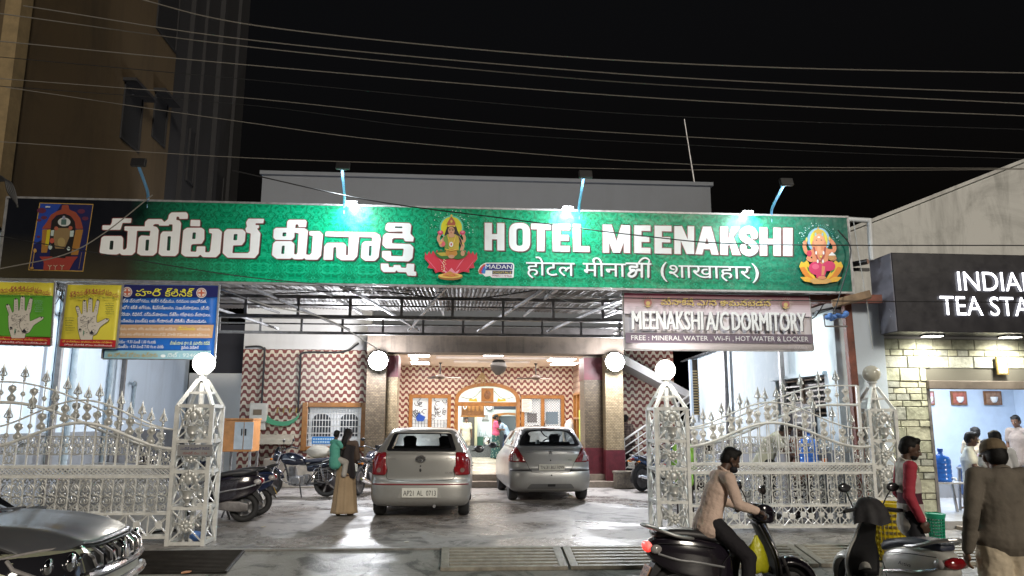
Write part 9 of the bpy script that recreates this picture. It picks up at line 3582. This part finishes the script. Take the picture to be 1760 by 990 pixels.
 if cap:
  b = MB()
  b.ball(hp(-.018, 0, .066), (.104 * k, .088 * k, .070 * k), 16, MF)
  b.ball(hp(-.018, 0, .045), (.107 * k, .091 * k, .030 * k), 16, MF)
  b.ball(hp(.11, 0, .045), (.060 * k, .068 * k, .010 * k), 12, MF)
  remesh(b, 'cap', cap, t, .008 * k, 2)
 if extra:
  extra(t, J, hp, k, MF, f_, s_, u_)
 return t
def cloth(name, c, var=0.12, bump=0.25):
 return mat(name, c, 0.85, var=var, vscale=5, bump=bump, bscale=26)
def pattern_cloth(name, base, spot, scale_, thr=0.45):
 t = NT(name, 0.8)
 o, x, y, z = t.obj()
 v = t.n('TexVoronoi', Scale=scale_)
 t.t.links.new(o, v.inputs['Vector'])
 t.base(t.mix(t.mth('LESS_THAN', v.outputs['Distance'], thr), base, spot))
 return t.m
def checks(name, a, c, s):
 t = NT(name, 0.85)
 o, x, y, z = t.obj()
 l1 = t.mth('LESS_THAN', t.mth('FRACT', t.mth('MULTIPLY', t.mth('ADD', x, y), s)), .4)
 l2 = t.mth('LESS_THAN', t.mth('FRACT', t.mth('MULTIPLY', z, s)), .4)
 t.base(t.mix(t.mth('MULTIPLY', t.mth('ADD', l1, l2), .5), a, c))
 return t.m
RIDE = dict(STAND, pel=(-.20, 0, .90), che=(-.10, 0, 1.19), nek=(-.01, 0, 1.385), hed=(.075, 0, 1.505), sL=(-.03, .175, 1.33), sR=(-.03, -.175, 1.33),
   eL=(.02, .27, 1.08), eR=(.02, -.27, 1.08), wL=(.20, .30, 1.02), wR=(.20, -.30, 1.02), hL=(-.17, .09, .87), hR=(-.17, -.09, .87),
   kL=(.16, .20, .60), kR=(.13, -.20, .56), aL=(.10, .28, .10), aR=(.04, -.28, .10))
PEACH = cloth('peach cotton shirt', (0.72, 0.54, 0.45), .08, .5)
def rider_extra(t, J, hp, k, MF, f_, s_, u_):
 b = MB()
 b.ball(hp(.055, 0, -.075), (.055 * k, .060 * k, .040 * k), 14, MF)
 b.capsule(hp(.05, .05, -.07), hp(-.02, .072, -.02), .006, .005, 6)
 b.capsule(hp(.05, -.05, -.07), hp(-.02, -.072, -.02), .006, .005, 6)
 b.build('face_mask', mat('black cloth mask', (0.012, 0.012, 0.018), 0.8), t, **LO)
grip = {'L': (Vector((.5, .3, -.2)), Vector((.3, .0, -1)), Vector((0, -1, .3)), .75), 'R': (Vector((.5, -.3, -.2)), Vector((.3, 0, -1)), Vector((0, 1, .3)), .75)}
person('man in a peach shirt and black trousers riding the black scooter', RS_LOC, RS_RZ, RIDE, 1.68, SKD, 'quiff', PEACH, 'long', .86,
  cloth('black trousers', (0.012, 0.010, 0.014)), mat('black sandal', (0.02, 0.018, 0.016), 0.5), face=(1, -.15, -.25), vox=.008, girth=.92, extra=rider_extra, palms=grip)
REDW = NT('white jersey with maroon chest band', 0.8)
_o, _x, _y, _z = REDW.obj()
_band = REDW.mth('MULTIPLY', REDW.mth('GREATER_THAN', _z, 1.06), REDW.mth('LESS_THAN', _z, 1.17))
REDW.base(REDW.mix(REDW.mth('GREATER_THAN', REDW.mth('ABSOLUTE', _y), .165), REDW.mix(_band, (0.52, 0.49, 0.44), (0.07, 0.015, 0.03)), (0.40, 0.035, 0.06)))
P2 = dict(STAND, hed=(.05, 0, 1.545), nek=(0, 0, 1.415), eR=(-.05, -.20, 1.10), wR=(.05, -.20, .86), eL=(-.06, .20, 1.10), wL=(.08, .21, .90), kL=(.10, .09, .50), aL=(.02, .1, .085))
person('bearded man in a white jersey with maroon chest band and red sleeves', (4.80, 7.95, -.27), R(-18), P2, 1.76, SKD, 'quiff', REDW.m, 'long', .80,
  cloth('black jeans', (0.015, 0.015, 0.02)), mat('black sandal', (0.02, 0.018, 0.016), 0.5), face=(1, -.15, -.1), vox=.008, girth=.88,
  extra=lambda t, J, hp, k, MF, f_, s_, u_: (lambda b: (b.ball(hp(.035, 0, -.072), (.050 * k, .055 * k, .035 * k), 12, MF), b.build('beard', HAIR, t, **LO)))(MB()))
BRN = cloth('dark brown jacket', (0.15, 0.128, 0.103), .2)
P3 = dict(STAND, pel=(0, 0, .985), che=(0, 0, 1.27), nek=(-.01, 0, 1.46), hL=(0, .085, .95), hR=(0, -.085, .95), kL=(.02, .10, .51), kR=(.02, -.10, .51),
   sL=(-.01, .18, 1.43), sR=(-.01, -.18, 1.43), eL=(-.06, .27, 1.15), wL=(.02, .27, .90), eR=(.02, -.26, 1.15), wR=(.16, -.20, .94), hed=(.03, -.005, 1.56))
person('man in a brown jacket, khaki trousers and tan cap, seen from behind', (4.14, 5.66, -.27), R(88), P3, 1.76, SK, 'short', BRN, 'long', .95,
  cloth('khaki trousers', (0.66, 0.56, 0.42)), mat('brown shoe', (0.05, 0.03, 0.02), 0.4), face=(1, -.25, 0), vox=.008, girth=1.12, cap=cloth('tan cap', (0.19, 0.14, 0.085)))
TAN = cloth('tan cotton skirt', (0.34, 0.245, 0.15), .1)
P4 = dict(STAND, eL=(-.04, .24, 1.12), wL=(.05, .32, 1.02), eR=(.02, -.22, 1.10), wR=(.14, -.10, .98), hed=(.02, -.02, 1.555))
def woman_extra(t, J, hp, k, MF, f_, s_, u_):
 b = MB()
 b.grid(lambda u, v: Vector((-.125 - .03 * math.sin(PI * v) - .01 * math.sin(9 * u), .02 - .24 * u + .02 * math.sin(6 * v), 1.38 - .62 * v - .05 * u)) * k, 14, 20)
 thick(b.build('shawl', mat('black shawl', (0.018, 0.015, 0.018), 0.85, var=0.3), t, smooth=70, **LO), .012)
person('woman in a tan skirt and dark shawl carrying a child on her hip', (-1.93, 13.86, 0), R(82), P4, 1.50, SKD, 'long', cloth('brown blouse', (0.10, 0.07, 0.055)), 'rolled', .88,
  None, mat('brown sandal', (0.10, 0.06, 0.04), 0.6), skirt=(TAN, .05, .165, .245, 0), vox=.011, girth=.90, extra=woman_extra, face=(1, -.2, 0))
PC = dict(SIT, pel=(0, 0, .50), kL=(.26, .17, .42), kR=(.26, -.17, .42), aL=(.20, .19, .10), aR=(.20, -.19, .10), eL=(.12, .20, .80), wL=(.28, .13, .86), eR=(.12, -.20, .80), wR=(.28, -.10, .86), hed=(.03, 0, 1.20))
person('small child in a turquoise shirt and pale trousers carried on the woman\'s hip', (-2.10, 13.70, .66), R(40), PC, 1.02, SKD, 'short', cloth('turquoise shirt', (0.10, 0.38, 0.30)), 'short', .80,
  cloth('pale grey trousers', (0.38, 0.36, 0.34)), vox=.013, girth=1.05, face=(1, .5, 0))
PALE = cloth('pale cream shirt', (0.56, 0.55, 0.46), .06)
def specs(t, J, hp, k, MF, f_, s_, u_):
 b = MB()
 for q in (-1, 1):
  b.tube([hp(.092, q * .033 + .026 * math.cos(a), .0 + .020 * math.sin(a)) for a in np.linspace(0, 2 * PI, 17)[:-1]], .0025, 5, closed=True)
  b.tube([hp(.090, q * .058, .004), hp(-.005, q * .080, .004)], .0025, 5)
 b.tube([hp(.094, -.008, .004), hp(.094, .008, .004)], .0025, 5)
 b.build('spectacles', mat('gilt wire', (0.5, 0.4, 0.2), 0.25, 0.9), t, **LO)
person('seated man with spectacles and a pale cream shirt, left of the brown jacketed man\'s cap', (8.80, 12.66, FZ + .02), R(-35), SIT, 1.74, SKD, 'quiff', PALE, 'short', .80,
  cloth('grey trousers', (0.10, 0.10, 0.12)), mat('black sandal', (0.02, 0.018, 0.016), 0.5), face=(1, .1, -.1), vox=.009, girth=1.05, extra=specs)
person('customer in a beige shirt and jeans seen from behind against the stall\'s blue wall', (9.86, 14.0, FZ + .13), R(75), dict(SIT, hed=(.05, -.02, 1.16)), 1.70, SKD, 'short', cloth('beige shirt', (0.46, 0.39, 0.29)), 'short', .80,
  cloth('blue jeans', (0.07, 0.11, 0.22)), mat('brown sandal', (0.10, 0.06, 0.04), 0.6), vox=.011)
person('customer in a pink checked shirt and jeans seated side on beside the stall table', (9.62, 13.35, FZ - .03), R(188), SIT, 1.62, SK, 'short', checks('pink checked shirt', (0.62, 0.58, 0.60), (0.50, 0.22, 0.30), 22), 'long', .80,
  cloth('blue jeans', (0.07, 0.11, 0.22)), mat('brown sandal', (0.10, 0.06, 0.04), 0.6), vox=.011)
person('dark haired customer in a white shirt with a blue collar at the right edge', (7.55, 10.3, -.10), R(75), STAND, 1.62, SKD, 'short', cloth('white shirt', (0.55, 0.56, 0.58), .05), 'short', .78,
  cloth('grey trousers', (0.10, 0.10, 0.12)), mat('black sandal', (0.02, 0.018, 0.016), 0.5), vox=.010,
  extra=lambda t, J, hp, k, MF, f_, s_, u_: (lambda b: (b.lathe([(.066 * k, -.02), (.074 * k, -.005), (.072 * k, .02), (.064 * k, .025)], J['nek'], 18), b.build('collar', cloth('blue collar', (0.03, 0.16, 0.42)), t, **LO)))(MB()))
person('customer facing left at the far right, only his face clear above the others', (10.95, 14.3, FZ), R(200), STAND, 1.66, SK, 'short', cloth('grey brown shirt', (0.25, 0.2, 0.17)), 'short', .78,
  cloth('grey trousers', (0.10, 0.10, 0.12)), mat('black sandal', (0.02, 0.018, 0.016), 0.5), vox=.012, face=(1, .1, -.25))
person('man in a maroon shirt and black trousers half hidden by the stone pier', (8.42, 13.7, FZ), R(190), dict(STAND, wL=(.12, .20, .92)), 1.72, SKD, 'short', cloth('maroon shirt', (0.13, 0.02, 0.045)), 'long', .78,
  cloth('black trousers', (0.012, 0.010, 0.014)), mat('black sandal', (0.02, 0.018, 0.016), 0.5), vox=.011)
LEAN = dict(STAND, pel=(-.05, 0, .93), che=(.08, 0, 1.20), nek=(.22, 0, 1.36), hed=(.34, 0, 1.45), sL=(.18, .18, 1.33), sR=(.18, -.18, 1.33), eL=(.30, .22, 1.10), eR=(.30, -.22, 1.10), wL=(.46, .14, 1.0), wR=(.46, -.14, 1.0))
person('broad man in a pale olive shirt and black trousers leaning over the white yard table', (5.45, 13.25, 0), R(-30), LEAN, 1.74, SKD, 'short', cloth('pale olive shirt', (0.42, 0.42, 0.32)), 'short', .80,
  cloth('black trousers', (0.012, 0.010, 0.014)), mat('black sandal', (0.02, 0.018, 0.016), 0.5), vox=.012, girth=1.15)
person('man in a brown shirt facing the white yard table beside the unlit globe pillar', (6.0, 13.05, 0), R(215), STAND, 1.58, SKD, 'short', cloth('brick brown shirt', (0.27, 0.12, 0.08)), 'short', .78,
  cloth('dark trousers', (0.03, 0.02, 0.02)), mat('black sandal', (0.02, 0.018, 0.016), 0.5), vox=.012)
person('person in a lime green shirt just behind the right lit gate pillar', (3.98, 13.3, 0), R(100), STAND, 1.45, SKD, 'short', cloth('lime green shirt', (0.26, 0.52, 0.08)), 'long', .70,
  cloth('dark trousers', (0.03, 0.02, 0.02)), mat('black sandal', (0.02, 0.018, 0.016), 0.5), vox=.013)
person('person in a pale blue shirt sitting behind the right fence panel near the lit pillar', (4.55, 13.6, 0.02), R(150), SIT, 1.66, SKD, 'short', cloth('pale blue shirt', (0.42, 0.50, 0.60)), 'long', .80,
  cloth('dark trousers', (0.03, 0.02, 0.02)), mat('black sandal', (0.02, 0.018, 0.016), 0.5), vox=.013)
t = thing('bench', 'low steel bench along the yard behind the right fence panel', 'bench', (4.6, 13.65, 0))
b = MB()
b.span((3.9, 13.45, .40), (5.3, 13.85, .44))
b.build('seat', M_TABLE, t, smooth=0, bevel=.006)
for x in (4.0, 5.2):
 b = MB()
 b.span((x - .03, 13.5, 0), (x + .03, 13.8, .40))
 b.build('leg', M_TABLE, t, smooth=0)
person('man in a dark checked shirt climbing the stairs right of the beige column', (4.62, 20.75, .17), R(50), dict(STAND, kL=(.2, .1, .58), aL=(.12, .1, .26)), 1.64, SKD, 'short', checks('dark checked shirt', (0.05, 0.035, 0.035), (0.15, 0.11, 0.09), 14), 'long', .76,
  cloth('dark trousers', (0.03, 0.02, 0.02)), mat('black sandal', (0.02, 0.018, 0.016), 0.5), vox=.013)
p = W(852, 770, Y=28.0)
person('woman in a dark green flowered sari and pink blouse standing in the hall', (p.x, 28.0, .3), R(5), dict(STAND, eR=(.05, -.2, 1.12), wR=(.25, -.12, 1.10)), 1.58, SK, 'bun', cloth('pink blouse', (0.62, 0.10, 0.20)), 'short', .95,
  None, mat('brown sandal', (0.10, 0.06, 0.04), 0.6), skirt=(pattern_cloth('dark green flowered silk', (0.02, 0.075, 0.075), (0.34, 0.36, 0.28), 16, .30), .03, .16, .22, 0), vox=.013)
p = W(871, 770, Y=28.1)
person('person in pale blue top and navy patterned skirt leaning towards the sari woman', (p.x, 28.2, .3), R(170), LEAN, 1.52, SK, 'short', cloth('pale blue top', (0.40, 0.52, 0.66)), 'short', .85,
  cloth('navy leggings', (0.02, 0.025, 0.05)), mat('black sandal', (0.02, 0.018, 0.016), 0.5), skirt=(pattern_cloth('navy patterned cotton', (0.03, 0.07, 0.20), (0.35, 0.42, 0.52), 30, .30), .45, .16, .22, 0), vox=.013)
p = W(801, 760, Y=29.2)
person('man in a cream shirt standing at the back of the hall by the cream post', (p.x, 29.3, .3), R(-80), STAND, 1.50, SK, 'short', cloth('cream shirt', (0.62, 0.56, 0.42)), 'short', .74,
  cloth('beige trousers', (0.45, 0.38, 0.28)), mat('brown sandal', (0.10, 0.06, 0.04), 0.6), vox=.013, face=(1, .2, 0))
